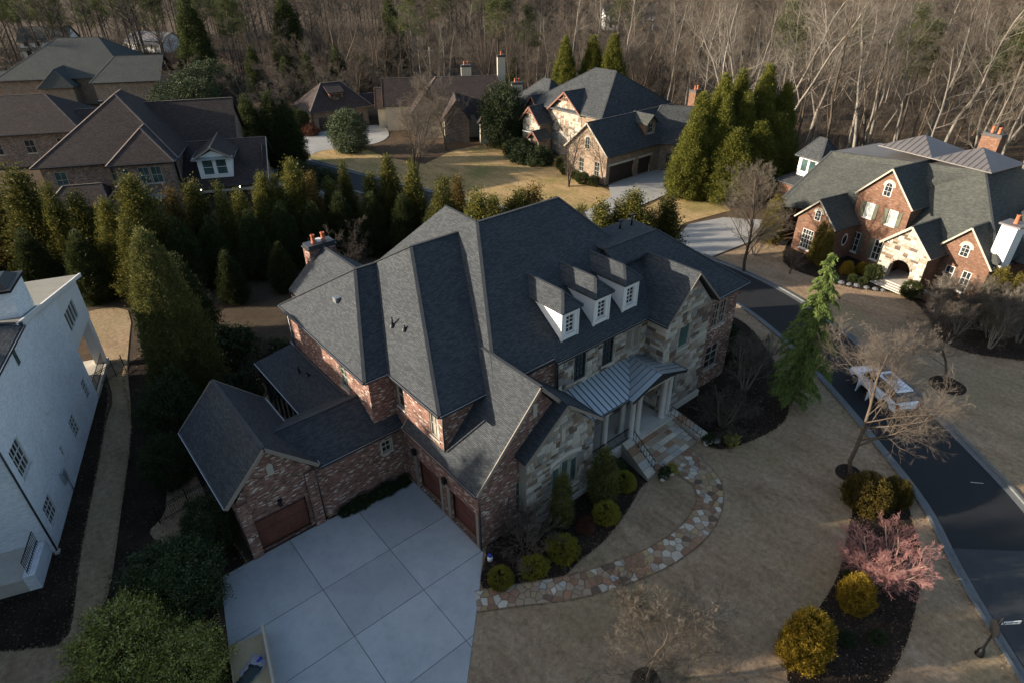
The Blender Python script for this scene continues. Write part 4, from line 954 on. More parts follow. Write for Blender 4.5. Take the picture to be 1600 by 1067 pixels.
    rl = MB(); rl.bar((21.6, 18.85, 1.95), (25.6, 18.85, 1.95), .05, .05); rl.bar((21.6, 18.85, 1.15), (25.6, 18.85, 1.15), .03, .03)
    for i in range(34): x = 21.65+i*.118; rl.bar((x, 18.85, 1.0), (x, 18.85, 1.95), .018, .018)
    h.part(rl, 'porch_railing', 'iron')
    # standing seam: panels between seams
    zt, zl = 5.42, 4.52; yw, ye = 21.19, 18.85; sl = (zt-zl)/(yw-ye)
    xr0, xrm, xr1, zg, yg = 25.2, 27.9, 30.6, 5.42, 18.45
    x = 21.75; pr = MB(); pr.box(21.75, 25.6, 18.9, 21.18, 4.42, 4.46); pr_o = h.part(pr, 'porch_roof', 'metal_roof')
    gs = (zg-zl)/(xrm-xr0)
    while x < xrm-.02:
        x1 = min(x+.405, xrm); f = lambda xx: ye if xx <= xr0+.12 else min(yw, ye+(xx-xr0-.12)/(xrm-xr0-.12)*(yw-ye))
        zf = lambda y: zl+(y-ye)*sl
        k = MB(); k.poly([(x+.015, f(x), zf(f(x))), (x1-.015, f(x1), zf(f(x1))), (x1-.015, yw, zt), (x+.015, yw, zt)]); h.part(k, 'roof_panel', 'metal_roof', pr_o)
        if f(x1) < yw-.05: k = MB(); k.bar((x1, f(x1), zf(f(x1))+.025), (x1, yw, zt+.025), .035, .06); h.part(k, 'seam', 'metal_brown', pr_o)
        x = x1
    # portico gable (ridge towards the street)
    y = yg
    while y < yw-.02:
        y1 = min(y+.405, yw)
        fx = lambda yy: xr0 if yy <= ye else xr0+.12+(yy-ye)/(yw-ye)*(xrm-xr0-.12)
        k = MB(); zf = lambda xx: zl+(xx-xr0)*gs
        k.poly([(fx(y+.01), y+.015, zf(fx(y+.01))), (xrm, y+.015, zg), (xrm, y1-.015, zg), (fx(y1-.01), y1-.015, zf(fx(y1-.01)))][::-1]); h.part(k, 'roof_panel', 'metal_roof', pr_o)
        k = MB(); k.poly([(xrm, y+.015, zg), (xr1, y+.015, zl), (xr1, y1-.015, zl), (xrm, y1-.015, zg)][::-1]); h.part(k, 'roof_panel', 'metal_roof', pr_o)
        k = MB(); k.bar((fx(y1), y1, zf(fx(y1))+.025), (xrm, y1, zg+.025), .035, .06); h.part(k, 'seam', 'metal_brown', pr_o)
        k = MB(); k.bar((xr1, y1, zl+.025), (xrm, y1, zg+.025), .035, .06); h.part(k, 'seam', 'metal_brown', pr_o)
        y = y1
    k = MB(); k.bar((xrm, yg-.02, zg+.04), (xrm, yw, zg+.04), .12, .06); h.part(k, 'ridge_cap', 'metal_roof', pr_o)
    k = MB(); k.bar((xrm, yg, zg-.1), (xr0, yg, zl-.1), .06, .18); k.bar((xrm, yg, zg-.1), (xr1, yg, zl-.1), .06, .18); h.part(k, 'rake_board', 'gutter')
    k = MB(); k.poly([(xr0+.3, 18.72, 4.46), (xr1-.3, 18.72, 4.46), (xrm, 18.72, 5.3)]); k.poly([(xr0+.2, 18.72, 4.44), (xr0+.2, 21.1, 4.44), (xr1-.2, 21.1, 4.44), (xr1-.2, 18.72, 4.44)]); h.part(k, 'pediment', 'trim_dark')
    h.gutter([((21.75, ye-.05, zl-.06), (xr0, ye-.05, zl-.06)), ((xr1+.05, yg, zl-.06), (xr1+.05, 19.6, zl-.06))])
    h.lay_stones(limit=300, front=lambda p: 0)
    return h
MAIN = main_house()
# ------------------------------------------------------------------ neighbouring houses
def gable_front(h, u0, u1, v, ze, za, back, oh=.3, mat=None, wins=(), arch=None, z0=0, stone=None, gut='xX', capw=True, rake='trim_white', nx=2, ny=3, side=True):
    """gable block facing -v: wall, roof running back; wins = (u0,u1,z0,z1,glass)"""
    um = (u0+u1)/2
    W = h.wall((u0, v), (u1, v), z0, ze, [w[:4] for w in wins], (um-u0, za-.16), mat=mat)
    for w in wins: h.window(W, w[:4], nx, ny, glass=(w[4] if len(w) > 4 else None), trim=rake)
    if side:
        h.wall((u0, back), (u0, v), z0, ze, mat=mat); h.wall((u1, v), (u1, back), z0, ze, mat=mat)
    ov = oh*.9; k = (za-ze)/((u1-u0)/2)
    h.trim = rake
    h.hip(u0-ov, u1+ov, v-oh, back, ze-.1, za+.1, 'y', 0, 0, gut=gut, rk=False)
    mb = MB(); zz = .1
    mb.bar((um, v-oh-.03, za-.02), (u0-ov, v-oh-.03, ze-.22), .06, .15); mb.bar((um, v-oh-.03, za-.02), (u1+ov, v-oh-.03, ze-.22), .06, .15); h.part(mb, 'rake_board', 'trim_cream')
    if arch: h.arch_window(W, *arch)
    return W

def house_right():
    yaw = math.radians(-100.9)
    h = House('house', 'salmon brick house with arched stone porch and grey shingle gables across the street', (64.3, 29.5, 0), yaw, wall='brick_orange', roof='shingle_green', trim='trim_white')
    # main body
    h.box_walls(-2.4, 17.2, 5.0, 18, 0, 5, 'SEW')
    h.wall((-2.4, 14), (-2.4, 1.5), 0, 4)
    zt = 10.3
    A, B, C_, D = (-3.0, .9, 3.9), (18.4, 4.4, 4.4), (18.4, 20, 4.4), (-6.0, 19, 4.4)
    R0, R1, R2, R3 = (-2.6, 7.9, 8.9), (12.3, 9.6, zt), (12.3, 15, zt), (-1.5, 14.5, 9.2)
    E_ = (4.2, 4.4, 4.5)
    rf = h.roof([[A, E_, B, R1, R0], [B, C_, R2, R1], [C_, D, R3, R2], [D, A, R0, R3]], .2); h.caps([(R0, R1), (B, R1), (A, R0)], rf); h.roof([[(R0[0], R0[1], R0[2]-.02), (R1[0], R1[1], R1[2]-.02), (R2[0], R2[1], R2[2]-.02), (R3[0], R3[1], R3[2]-.02)]], .08, 'metal_brown', 'deck_roof')
    # low metal cap roofs with standing seams
    for (u0, u1) in ((1.6, 7.4), (7.4, 13.0)):
        um, v0, v1 = (u0+u1)/2, 9.3, 15.2; zb, zp = zt+.02, zt+1.35; p0 = (um, 12.2, zp)
        q = h.roof([[(u0, v0, zb), (u1, v0, zb), p0], [(u1, v0, zb), (u1, v1, zb), p0], [(u1, v1, zb), (u0, v1, zb), p0], [(u0, v1, zb), (u0, v0, zb), p0]], .08, 'metal_brown', 'metal_roof')
        mb = MB()
        for i in range(1, 10):
            u = u0+(u1-u0)*i/10; f = min(1, min(i, 10-i)/5); mb.bar((u, v0, zb+.03), (u, v0+(12.2-v0)*f, zb+(zp-zb)*f+.03), .04, .06)
        h.part(mb, 'seam', 'metal_brown', q)
    # front gables
    W = gable_front(h, .5, 5.0, .5, 3.9, 6.15, 8, wins=[(.9, 2.3, .5, 2.7)], arch=(1.95, 2.55, 4.0, 5.05), nx=4, ny=4)
    mb = MB(); mb.lathe((5.04, 2.6, 0), [(.0, 0)]); 
    W2 = h.wall((5.03, .55), (5.03, 4.8), 0, 3.8)
    k = MB()
    for i in range(24):
        t = 2*math.pi*i/24; t1 = 2*math.pi*(i+1)/24; P = lambda t_, r: W2(2.0+r*.8*math.cos(t_), 2.2+r*1.25*math.sin(t_), -.03)
        k.poly([P(t, .55), P(t1, .55), P(t1, .42), P(t, .42)][::-1])
    ov = h.part(k, 'window', 'trim_white', label='oval window'); k = MB(); k.poly([W2(2.0+.44*.8*math.cos(2*math.pi*i/20), 2.2+.44*1.25*math.sin(2*math.pi*i/20), -.02) for i in range(20)]); h.part(k, 'pane', 'glass', ov)
    hb = [(1.05, 2.0, 4.55, 6.1, 'glass_pale'), (3.55, 4.5, 4.55, 6.1, 'glass_pale')]; lo = [(.5, 1.5, .6, 2.8), (3.1, 4.0, .6, 2.8)]
    W = gable_front(h, 4.2, 9.8, 4.15, 6.9, 9.95, 14, wins=hb+lo, arch=(2.45, 3.15, 7.25, 8.55))
    for q in hb+lo: h.shutters(W, q[:4], 'shutter_green', .42)
    # porch gable in stone with an arch
    pu0, pu1, v = 9.5, 13.9, 1.9; um = (pu0+pu1)/2; r = 1.05; zs = 1.55
    Wp = lambda a, z, dep=0: (pu0+a, v+dep, z)
    mb = MB(); L = pu1-pu0; c = L/2; n = 10
    mb.poly([Wp(0, 0), Wp(c-r, 0), Wp(c-r, zs), Wp(0, zs)]); mb.poly([Wp(c+r, 0), Wp(L, 0), Wp(L, zs), Wp(c+r, zs)])
    arcp = [(c-r*math.cos(math.pi*i/n), zs+r*math.sin(math.pi*i/n)) for i in range(n+1)]
    for i in range(n):
        a, b = arcp[i], arcp[i+1]; mb.poly([Wp(*a), Wp(*b), Wp(b[0], 3.2), Wp(a[0], 3.2)]); mb.poly([Wp(*a), Wp(a[0], a[1], .6), Wp(b[0], b[1], .6), Wp(*b)])
    mb.poly([Wp(0, zs), Wp(c-r, zs), Wp(c-r, 3.2), Wp(0, 3.2)]); mb.poly([Wp(c+r, zs), Wp(L, zs), Wp(L, 3.2), Wp(c+r, 3.2)])
    mb.poly([Wp(0, 3.2), Wp(L, 3.2), Wp(L, 3.9), Wp(0, 3.9)]); mb.poly([Wp(0, 3.9), Wp(L, 3.9), Wp(c, 6.0)])
    mb.poly([Wp(c-r, 0), Wp(c-r, 0, .6), Wp(c-r, zs, .6), Wp(c-r, zs)]); mb.poly([Wp(c+r, 0), Wp(c+r, zs), Wp(c+r, zs, .6), Wp(c+r, 0, .6)])
    h.part(mb, 'porch_wall', 'mortar')
    hol = [(c-r, c+r, 0, zs+.1), (c-r*.95, c+r*.95, zs+.1, zs+.45), (c-r*.75, c+r*.75, zs+.45, zs+.85), (c-r*.4, c+r*.4, zs+.85, zs+1.05)]
    h.ashlar(Wp, L, .05, 3.9, hol, (c, 5.95), 31, .22, .45, .3, .8, (0, 0, 2, 2, 2, 1, 5, 3))
    h.wall((pu0, 5), (pu0, v), 0, 3.9, mat='mortar'); h.wall((pu1, v), (pu1, 5), 0, 3.9)
    h.hip(pu0-.3, pu1+.3, v-.3, 8.5, 3.8, 6.15, 'y', 0, 0, gut='xX', rk=False)
    mb = MB(); mb.bar((um, v-.33, 6.03), (pu0-.3, v-.33, 3.68), .06, .22); mb.bar((um, v-.33, 6.03), (pu1+.3, v-.33, 3.68), .06, .22); h.part(mb, 'rake_board', 'trim_cream')
    mb = MB(); mb.box(um-.75, um+.75, 4.9, 4.99, .3, 2.7); h.part(mb, 'front_door', 'wood_dark')
    for i in range(4): mb = MB(); mb.box(um-1.6, um+1.6, v-.4-.35*i, v-.05-.35*i if i else v+3, 0, .36-.09*i); h.part(mb, 'step', 'limestone')
    # right gable
    gable_front(h, 13.0, 18.0, 4.3, 3.9, 6.8, 12, wins=[(1.5, 2.3, .7, 2.8), (3.0, 3.8, .7, 2.8)], arch=(2.2, 2.85, 4.05, 5.15), nx=2, ny=3, gut='X')
    # wings to the right, behind the frame edge
    h.hip(14, 24, 7.5, 17, 4.0, 8.6, 'x', 3, 3.5, rk=False, gut='y'); h.box_walls(15, 23.4, 8, 16.5, 0, 4, 'SE')
    k = MB(); k.box(17.2, 18.5, 4.9, 6.3, 3.5, 7.6); c1 = h.part(k, 'chimney', 'white_paint', label='white boarded chimney')
    for i in range(5): k = MB(); k.box(17.21+i*.26, 17.45+i*.26, 4.86, 4.899, 3.6, 7.5); h.part(k, 'board', 'white_paint', c1)
    k = MB(); k.box(17.0, 18.7, 4.7, 6.5, 7.6, 7.75); h.part(k, 'chimney_cap', 'metal_brown', c1); k = MB(); k.lathe((17.9, 5.6, 7.75), [(.22, 0), (.18, .1), (.16, .7), (.2, .75), (.12, .75)], 12); h.part(k, 'chimney_pot', 'clay', c1)
    h.chimney(14.3, 16.1, 17, 18, 4, 11.6, 'white_paint', 2); h.chimney(8.2, 10.0, 15.5, 16.6, 6, 12.0, 'brick_orange', 2)
    # small tower block behind on the left
    h.box_walls(-9.4, -6.6, 12.0, 15.4, 0, 6.3, 'WEN', 'brick_dark'); W = h.wall((-9.4, 12.0), (-6.6, 12.0), 3.4, 6.3, [(.35, 1.32, 4.4, 6.0), (1.48, 2.45, 4.4, 6.0)], mat='white_paint')
    h.window(W, (.35, 1.32, 4.4, 6.0), 1, 1, glass='glass_teal'); h.window(W, (1.48, 2.45, 4.4, 6.0), 1, 1, glass='glass_teal')
    h.hip(-9.8, -6.2, 11.6, 15.8, 6.35, 8.5, 'x', 1.3, 1.3, mat='shingle_dark', rk=False)
    h.hip(-10.8, -2.0, 10.0, 17, 3.2, 4.4, 'x', 1.5, 0, mat='shingle_dark', rk=False, gut='xy'); h.box_walls(-10.4, -2.4, 10.5, 16.6, 0, 3.2, 'SW')
    # garden wall along the front bed
    k = MB(); k.box(14.2, 19.5, 1.4, 1.75, 0, .7); gw = h.part(k, 'garden_wall', 'brick_orange'); k = MB(); k.box(14.1, 19.6, 1.32, 1.83, .7, .8); h.part(k, 'coping', 'limestone', gw)
    h.off = (0, 0, 0); h.lay_stones(limit=150)
M['pale_roof'] = mottled('pale_membrane_roof', [(.12, .118, .1), (.17, .165, .14), (.21, .2, .17)], (.4, 3, 20), .9, .2, .01, .2)
M['shutter_green'] = flat('olive_shutter_paint', (.085, .085, .055), .6)
house_right()

def house_mid():
    O = (76, 67, 0)
    h = House('house', 'stone and brick house with timber bracketed gables and dark grey roof behind the drive', O, 0, O, wall='brick_tan', roof='shingle_dark', trim='trim_cream')
    # everything here faces -x, so walls run from larger y to smaller y
    W = h.wall((65.4, 64.9), (65.4, 57.3), 0, 4.2, [(2.3, 3.3, .9, 2.9), (5.3, 6.3, .9, 2.9)], (3.8, 7.5))
    h.window(W, (2.3, 3.3, .9, 2.9), 2, 3, trim='trim_cream'); h.window(W, (5.3, 6.3, .9, 2.9), 2, 3, trim='trim_cream')
    h.arch_window(W, 3.4, 4.2, 4.4, 6.0, trim='trim_cream')
    d1, d2 = (.7, 5.9, .02, 2.5), (6.9, 9.7, .02, 2.5)
    W = h.wall((65.4, 57.3), (77.5, 57.3), 0, 4.1, [d1, d2]); h.garage_door(W, d1, 10, 'wood_dark', lites=False); h.garage_door(W, d2, 6, 'wood_dark', lites=False)
    for d in (d1, d2):
        k = MB(); k.hexa([W(d[0]-.2, 2.5, -.05), W(d[1]+.2, 2.5, -.05), W(d[1]+.2, 2.5, 0), W(d[0]-.2, 2.5, 0), W(d[0]-.2, 2.8, -.05), W(d[1]+.2, 2.8, -.05), W(d[1]+.2, 2.8, 0), W(d[0]-.2, 2.8, 0)]); h.part(k, 'lintel', 'limestone')
    h.hip(65.0, 84, 56.85, 65.35, 4.1, 8.0, 'x', 0, 0, rk=False, gut='y')
    k = MB(); k.bar((64.95, 61.1, 7.88), (64.95, 56.85, 3.98), .06, .22); k.bar((64.95, 61.1, 7.88), (64.95, 65.35, 3.98), .06, .22); h.part(k, 'rake_board', 'trim_cream')
    # dormer on the garage slope
    dx0, dx1, yf = 74.3, 76.4, 58.1; pl = lambda y: 4.1+(y-56.85)*.918
    W = h.wall((dx0, yf), (dx1, yf), pl(yf)-.1, 7.0, [(.5, 1.6, 5.5, 6.85)], (1.05, 7.9)); h.window(W, (.5, 1.6, 5.5, 6.85), 2, 2)
    h.wall((dx0, 60.5), (dx0, yf), 4.6, 7.0, mat='brick_orange'); h.hip(dx0-.25, dx1+.25, yf-.4, 61.5, 6.95, 8.05, 'y', 0, 0, mat='shingle_green', rk=False, gut='')
    # main body
    h.box_walls(71.6, 87.5, 64.5, 80, 0, 7, 'SENW'); h.hip(71.1, 88, 64, 80.5, 7.05, 12.3, 'y', 4.8, 7.2, rp=79.2, rk=False)
    h.hip(71.1, 80, 76.2, 86, 6.2, 10.2, 'y', 3.5, 4.5, rk=False); h.box_walls(71.5, 79.6, 79, 85.6, 0, 6.2, 'NW')
    def front(y1, y0, x, ze, za, back, mat, wins, stone=0, brk=True):
        ym = (y0+y1)/2
        W = h.wall((x, y1), (x, y0), 0, ze, [w[:4] for w in wins], ((y1-y0)/2, za-.2), mat=mat)
        for w in wins: h.window(W, w[:4], 2, 3, glass='glass_teal', trim='trim_cream', sill=False)
        h.wall((x, y0), (back, y0), 0, ze); h.wall((back, y1), (x, y1), 0, ze)
        h.hip(x-.6, back, y0-.35, y1+.35, ze-.05, za+.1, 'x', 0, 0, rk=False, gut='yY')
        k = MB()
        for yy in (y0-.35, y1+.35): k.bar((x-.62, ym, za), (x-.62, yy, ze-.15), .08, .24)
        h.part(k, 'rake_board', 'timber')
        if brk:
            k = MB(); zb = za-(za-ze)*.42; hw = (y1-y0)/2*.42
            k.bar((x-.5, ym-hw, zb), (x-.5, ym+hw, zb), .12, .12); k.bar((x-.5, ym, zb), (x-.5, ym, za-.1), .12, .12); k.bar((x-.5, ym-hw*.5, zb), (x-.5, ym, zb+.55), .1, .1); k.bar((x-.5, ym+hw*.5, zb), (x-.5, ym, zb+.55), .1, .1); h.part(k, 'timber_bracket', 'timber')
        if stone: h.ashlar(W, y1-y0, .1, ze, [w[:4] for w in wins], ((y1-y0)/2, za-.3), stone, .3, .5, .4, .9, (0, 0, 2, 2, 2, 1, 5))
        return W
    front(75.2, 68.5, 71.55, 6.9, 9.75, 79, 'mortar', [(2.2, 3.0, 3.6, 5.6), (3.3, 4.1, 3.6, 5.6)], 41)
    front(79.0, 74.9, 68.9, 4.9, 7.2, 76, 'mortar', [(.7, 1.3, .8, 2.7), (1.9, 2.5, .8, 2.7)], 42)
    front(80.6, 78.2, 71.5, 6.4, 8.1, 76, 'brick_tan', [(.9, 1.4, 5.6, 6.3)], 0, False)
    front(75.6, 73.6, 67.6, 2.9, 4.0, 70, 'brick_tan', [], 0, True)
    k = MB(); k.box(67.55, 67.6, 74.1, 75.1, .1, 2.4); h.part(k, 'front_door', 'wood_dark')
    k = MB(); k.box(68.2, 68.85, 76.3, 78.4, 3.3, 3.45); h.part(k, 'bay_roof', 'metal_roof')
    # angled rear wing and chimney
    h.xf = (76.9, 57.4, math.radians(-55)); W = h.wall((0, 0), (11, 0), 0, 4, [(1.2, 2.2, .2, 2.5)]); h.window(W, (1.2, 2.2, .2, 2.5), 1, 3, trim='trim_dark'); h.wall((11, 0), (11, 9), 0, 4, apex=(4.5, 8.2)); h.hip(-3, 11.5, -.5, 9.5, 4.0, 8.4, 'x', 2.5, 0, rk=False, gut='y'); h.xf = None
    h.chimney(85.8, 87.6, 58.4, 59.6, 0, 9.7, 'brick_orange', 2)
    h.lay_stones(limit=150)
house_mid()

def house_back():
    yaw = math.radians(-33)
    h = House('house', 'brown roofed house with cream gables and tall chimneys beyond the golden lawn', (60, 104, 0), yaw, wall='stucco', roof='shingle_brown', cap='cap_brown', trim='trim_cream')
    # gables facing -x in local frame
    def gx(y0, y1, x, ze, za, back, mat='stucco'):
        W = h.wall((x, y1), (x, y0), 0, ze, [((y1-y0)/2-.5, (y1-y0)/2+.5, 1, 3)], ((y1-y0)/2, za-.2), mat=mat); h.window(W, ((y1-y0)/2-.5, (y1-y0)/2+.5, 1, 3), 2, 3)
        h.wall((x, y0), (back, y0), 0, ze, mat=mat); h.wall((back, y1), (x, y1), 0, ze, mat=mat)
        h.hip(x-.4, back, y0-.4, y1+.4, ze-.1, za, 'x', 0, 0, rk=False, gut='y')
        k = MB(); ym = (y0+y1)/2
        for yy in (y0-.4, y1+.4): k.bar((x-.43, ym, za-.1), (x-.43, yy, ze-.2), .07, .24)
        h.part(k, 'rake_board', 'brick_orange')
    gx(.3, 6.7, -1.9, 4.6, 8.6, 10, 'stucco'); gx(3.6, 8.4, -3.6, 3.6, 6.6, 3, 'stucco')
    h.box_walls(3, 22, -6.5, 6, 0, 4.2, 'SENW'); h.hip(2.5, 22.5, -7, 6.5, 4.2, 9.2, 'x', 5, 4, rk=False, gut='y')
    for i, x in enumerate((6, 9, 13, 17)):
        W = h.wall((x, -6.56), (x+1.3, -6.56), .9, 3.0, [(.1, 1.2, 1.0, 2.9)], mat='stucco'); h.window(W, (.1, 1.2, 1.0, 2.9), 2, 3)
    h.hip(8, 13, -10.5, 0, 3.9, 7.0, 'y', 0, 0, rk=False); h.wall((8.4, -10), (12.6, -10), 0, 3.9, apex=(2.1, 6.8), mat='brick_dark'); h.wall((8.4, -5), (8.4, -10), 0, 3.9); h.wall((12.6, -10), (12.6, -5), 0, 3.9, mat='brick_dark')
    h.hip(14, 20, -12, 1, 3.6, 7.4, 'y', 3, 0, rk=False); h.box_walls(14.4, 19.6, -11.6, -5, 0, 3.6, 'SEW')
    h.chimney(12.2, 14.0, .2, 1.5, 4, 10.6, 'stucco', 2); h.chimney(19, 20.4, 2.5, 3.8, 4, 11.8, 'stucco', 1); h.chimney(20.2, 22.0, -9, -7.6, 0, 9.0, 'stucco', 2)
    # garage pavilion (hipped) joined by a low link
    h.xf = (-15.3, 2.3, math.radians(25))
    gd = [(.9, 3.3, .02, 2.3), (4.0, 6.4, .02, 2.3), (7.1, 9.5, .02, 2.3)]
    W = h.wall((0, 0), (10.6, 0), 0, 3.4, gd, mat='brick_tan')
    for q in gd: h.garage_door(W, q, 7, 'wood_dark')
    h.wall((0, 8.6), (0, 0), 0, 3.4, mat='brick_tan'); h.wall((10.6, 0), (10.6, 8.6), 0, 3.4, mat='brick_tan')
    h.hip(-.8, 11.4, -.9, 9.4, 3.4, 7.4, 'x', 4.3, 4.0, rk=False, gut='xyX')
    W = h.wall((4.0, 1.3), (6.6, 1.3), 4.8, 6.1, [(.3, 2.3, 5.0, 5.8)], mat='timber'); h.window(W, (.3, 2.3, 5.0, 5.8), 3, 1, trim='timber')
    h.wall((4.0, 3.5), (4.0, 1.3), 4.6, 6.1, mat='timber'); h.wall((6.6, 1.3), (6.6, 3.5), 4.6, 6.1, mat='timber'); h.roof([[(3.7, 1.0, 6.1), (6.9, 1.0, 6.1), (6.9, 4.6, 7.35), (3.7, 4.6, 7.35)]], .15)
    h.hip(11, 19, 3, 7, 3, 4.6, 'x', 0, 0, rk=False, gut=''); h.xf = None
house_back()

def house_left():
    yaw = math.radians(-25)
    h = House('house', 'brown shingle roofed brick house with a white pedimented dormer beyond the hedge', (14, 88, 0), yaw, wall='brick_dark', roof='shingle_brown', cap='cap_brown', trim='trim_cream', glass='glass_teal')
    # main tall hip
    h.box_walls(-10.2, 4.5, -1.2, 16, 0, 6.9, 'ENW')
    ws = [(1.2, 2.5, 4.2, 6.2), (7.2, 8.0, 4.6, 6.4)]
    W = h.wall((-10.2, -1.2), (-2.0, -1.2), 0, 6.9, ws); [h.window(W, q, 2, 2) for q in ws]
    ws = [(.6, 1.4, 4.6, 6.4), (2.4, 3.6, 4.4, 6.4), (3.75, 4.95, 4.4, 6.4)]
    W = h.wall((-2.0, -2.6), (4.2, -2.6), 0, 6.9, ws); [h.window(W, q, 2, 2) for q in ws]
    h.wall((-2.0, -1.2), (-2, -2.6), 0, 6.9); h.wall((4.2, -2.6), (4.2, 2), 0, 6.9)
    h.hip(-10.9, 5.0, -1.8, 16.6, 7.0, 13.2, 'y', 9.0, 6.5, rp=-2.2, rk=False)
    h.hip(-2.6, 4.8, -3.2, 8, 7.0, 10.2, 'y', 4.2, 0, rk=False, gut='xyX')
    h.hip(-4, 11.0, 5.5, 16, 6.6, 11.4, 'x', 0, 0, rk=False, gut='y'); h.wall((10.6, 6), (10.6, 15.6), 0, 6.6, apex=(4.8, 11.2)); h.wall((4, 6.0), (10.6, 6.0), 0, 6.6)
    # lower garage wing with the dormer
    W = h.wall((4.2, -1.6), (14.2, -1.6), 0, 3.2, [(1.0, 3.8, .02, 2.3), (5.2, 8.0, .02, 2.3)]); [h.garage_door(W, q, 8, 'wood_dark') for q in ((1.0, 3.8, .02, 2.3), (5.2, 8.0, .02, 2.3))]
    k = MB(); k.box(4.3, 14.2, -1.72, -1.61, 2.42, 2.7); h.part(k, 'lintel', 'limestone')
    h.wall((14.2, -1.6), (14.2, 8), 0, 3.2, apex=(5, 6.9)); h.hip(3.6, 14.7, -2.0, 12.6, 3.2, 7.2, 'x', 0, 0, rp=5.3, rk=False, gut='y')
    k = MB(); k.bar((14.75, 5.3, 7.08), (14.75, -2.0, 3.08), .08, .24); h.part(k, 'rake_board', 'trim_cream')
    for x in (6.6, 11.2):
        k = MB(); k.box(x-.09, x+.09, -1.95, -1.75, 2.8, 3.1); l = h.part(k, 'wall_lantern', 'iron'); k = MB(); k.box(x-.06, x+.06, -1.97, -1.955, 2.84, 3.06); h.part(k, 'lamp_glass', 'lamp_glow', l)
    pl = lambda v: 3.2+(v+2)*.548
    W = h.wall((6.7, -.7), (10.6, -.7), pl(-.7)-.1, 6.4, [(.5, 1.8, 4.3, 6.2), (2.1, 3.4, 4.3, 6.2)], (1.95, 7.3), mat='white_paint', name='dormer_front')
    h.window(W, (.5, 1.8, 4.3, 6.2), 1, 2, trim='trim_white'); h.window(W, (2.1, 3.4, 4.3, 6.2), 1, 2, trim='trim_white')
    h.wall((6.7, 5), (6.7, -.7), 3.6, 6.4, mat='white_paint'); h.wall((10.6, -.7), (10.6, 5), 3.6, 6.4, mat='white_paint')
    h.hip(6.2, 11.1, -1.15, 7.0, 6.4, 7.8, 'y', 0, 0, rk=True, gut='xX')
    k = MB(); k.hexa([(6.3, -1.2, 6.25), (11.0, -1.2, 6.25), (11.0, -.72, 6.25), (6.3, -.72, 6.25), (6.3, -1.2, 6.4), (11.0, -1.2, 6.4), (11.0, -.72, 6.55), (6.3, -.72, 6.55)]); h.part(k, 'pediment', 'metal_roof')
    # low front porch roofs
    h.hip(-9.5, -2.5, -6.5, -1.2, 3.4, 5.3, 'x', 2, 1, rk=False); h.box_walls(-9, -3, -6, -1.2, 0, 3.3, 'SEW')
    h.hip(-3.4, .6, -6.0, -2.6, 3.3, 5.2, 'y', 0, 0, rk=True, gut='xX'); h.wall((-3, -5.6), (.2, -5.6), 0, 3.2, apex=(1.6, 5))
    k = MB(); k.box(.8, 3.6, -4.6, -2.62, 3.0, 3.12); h.part(k, 'flat_roof', 'metal_roof')
    for (u, v, z, r) in ((-1.0, 5.5, 11.0, .22), (-5.2, 11, 11.5, .3)):
        k = MB(); k.tube((u, v, z-1.2), (u, v, z), .12, n=8); k.box(u-r, u+r, v-r, v+r, z, z+.3); h.part(k, 'vent_pipe', 'iron')
house_left()

def house_left_far():
    h = House('house', 'long brown roofed brick house at the left edge behind the taller brown roof', (6, 122, 0), math.radians(-26), wall='brick_dark', roof='shingle_brown', cap='cap_brown')
    ws = [(2+i*4.5, 3.4+i*4.5, 2.0, 4.0) for i in range(4)]
    W = h.wall((-12, 0), (7, 0), 0, 5, ws); [h.window(W, q, 2, 2) for q in ws]
    h.wall((7, 0), (7, 14), 0, 5); h.wall((-12, 14), (-12, 0), 0, 5); h.hip(-12.6, 7.6, -.6, 14.5, 5, 9.4, 'x', 4, 6, rk=False, gut='y')
    h.hip(5.4, 10.5, 2.5, 9.5, 4.6, 7.0, 'x', 0, 2.0, mat='shingle_brown', rk=False); h.box_walls(5.6, 10, 3, 9, 0, 4.6, 'SE', 'brick_tan')
house_left_far()
def house_grey():
    h = House('house', 'pale grey green roofed house at the upper left in front of the wood', (19, 172, 0), math.radians(-28), wall='brick_tan', roof='shingle_green')
    h.box_walls(-13, 12, 0, 24, 0, 5.5, 'SEW', 'brick_tan'); h.hip(-13.8, 12.8, -.8, 24.8, 5.5, 12.2, 'x', 10, 8, rk=False, gut='y')
    h.hip(6, 20, -5, 10, 5, 9.2, 'x', 4, 0, rk=False, gut='y'); h.box_walls(6.5, 19.4, -4.4, 9.5, 0, 5, 'SE')
    h.hip(-4.5, 2.5, -4, 6, 4.2, 7.6, 'y', 2, 0, rk=False); h.box_walls(-4, 2, -3.4, 3, 0, 4.2, 'SEW')
    ws = [(1.5, 2.6, 2, 4), (5, 6.1, 2, 4), (9, 10.1, 2, 4)]
    W = h.wall((7, -4.46), (19, -4.46), .2, 4.9, ws, mat='brick_tan'); [h.window(W, q, 2, 2) for q in ws]
    h.hip(-20, -12, 2, 12, 4, 6.5, 'x', 3, 0, rk=False); h.box_walls(-19.5, -12, 2.5, 11.5, 0, 4, 'SW')
house_grey()
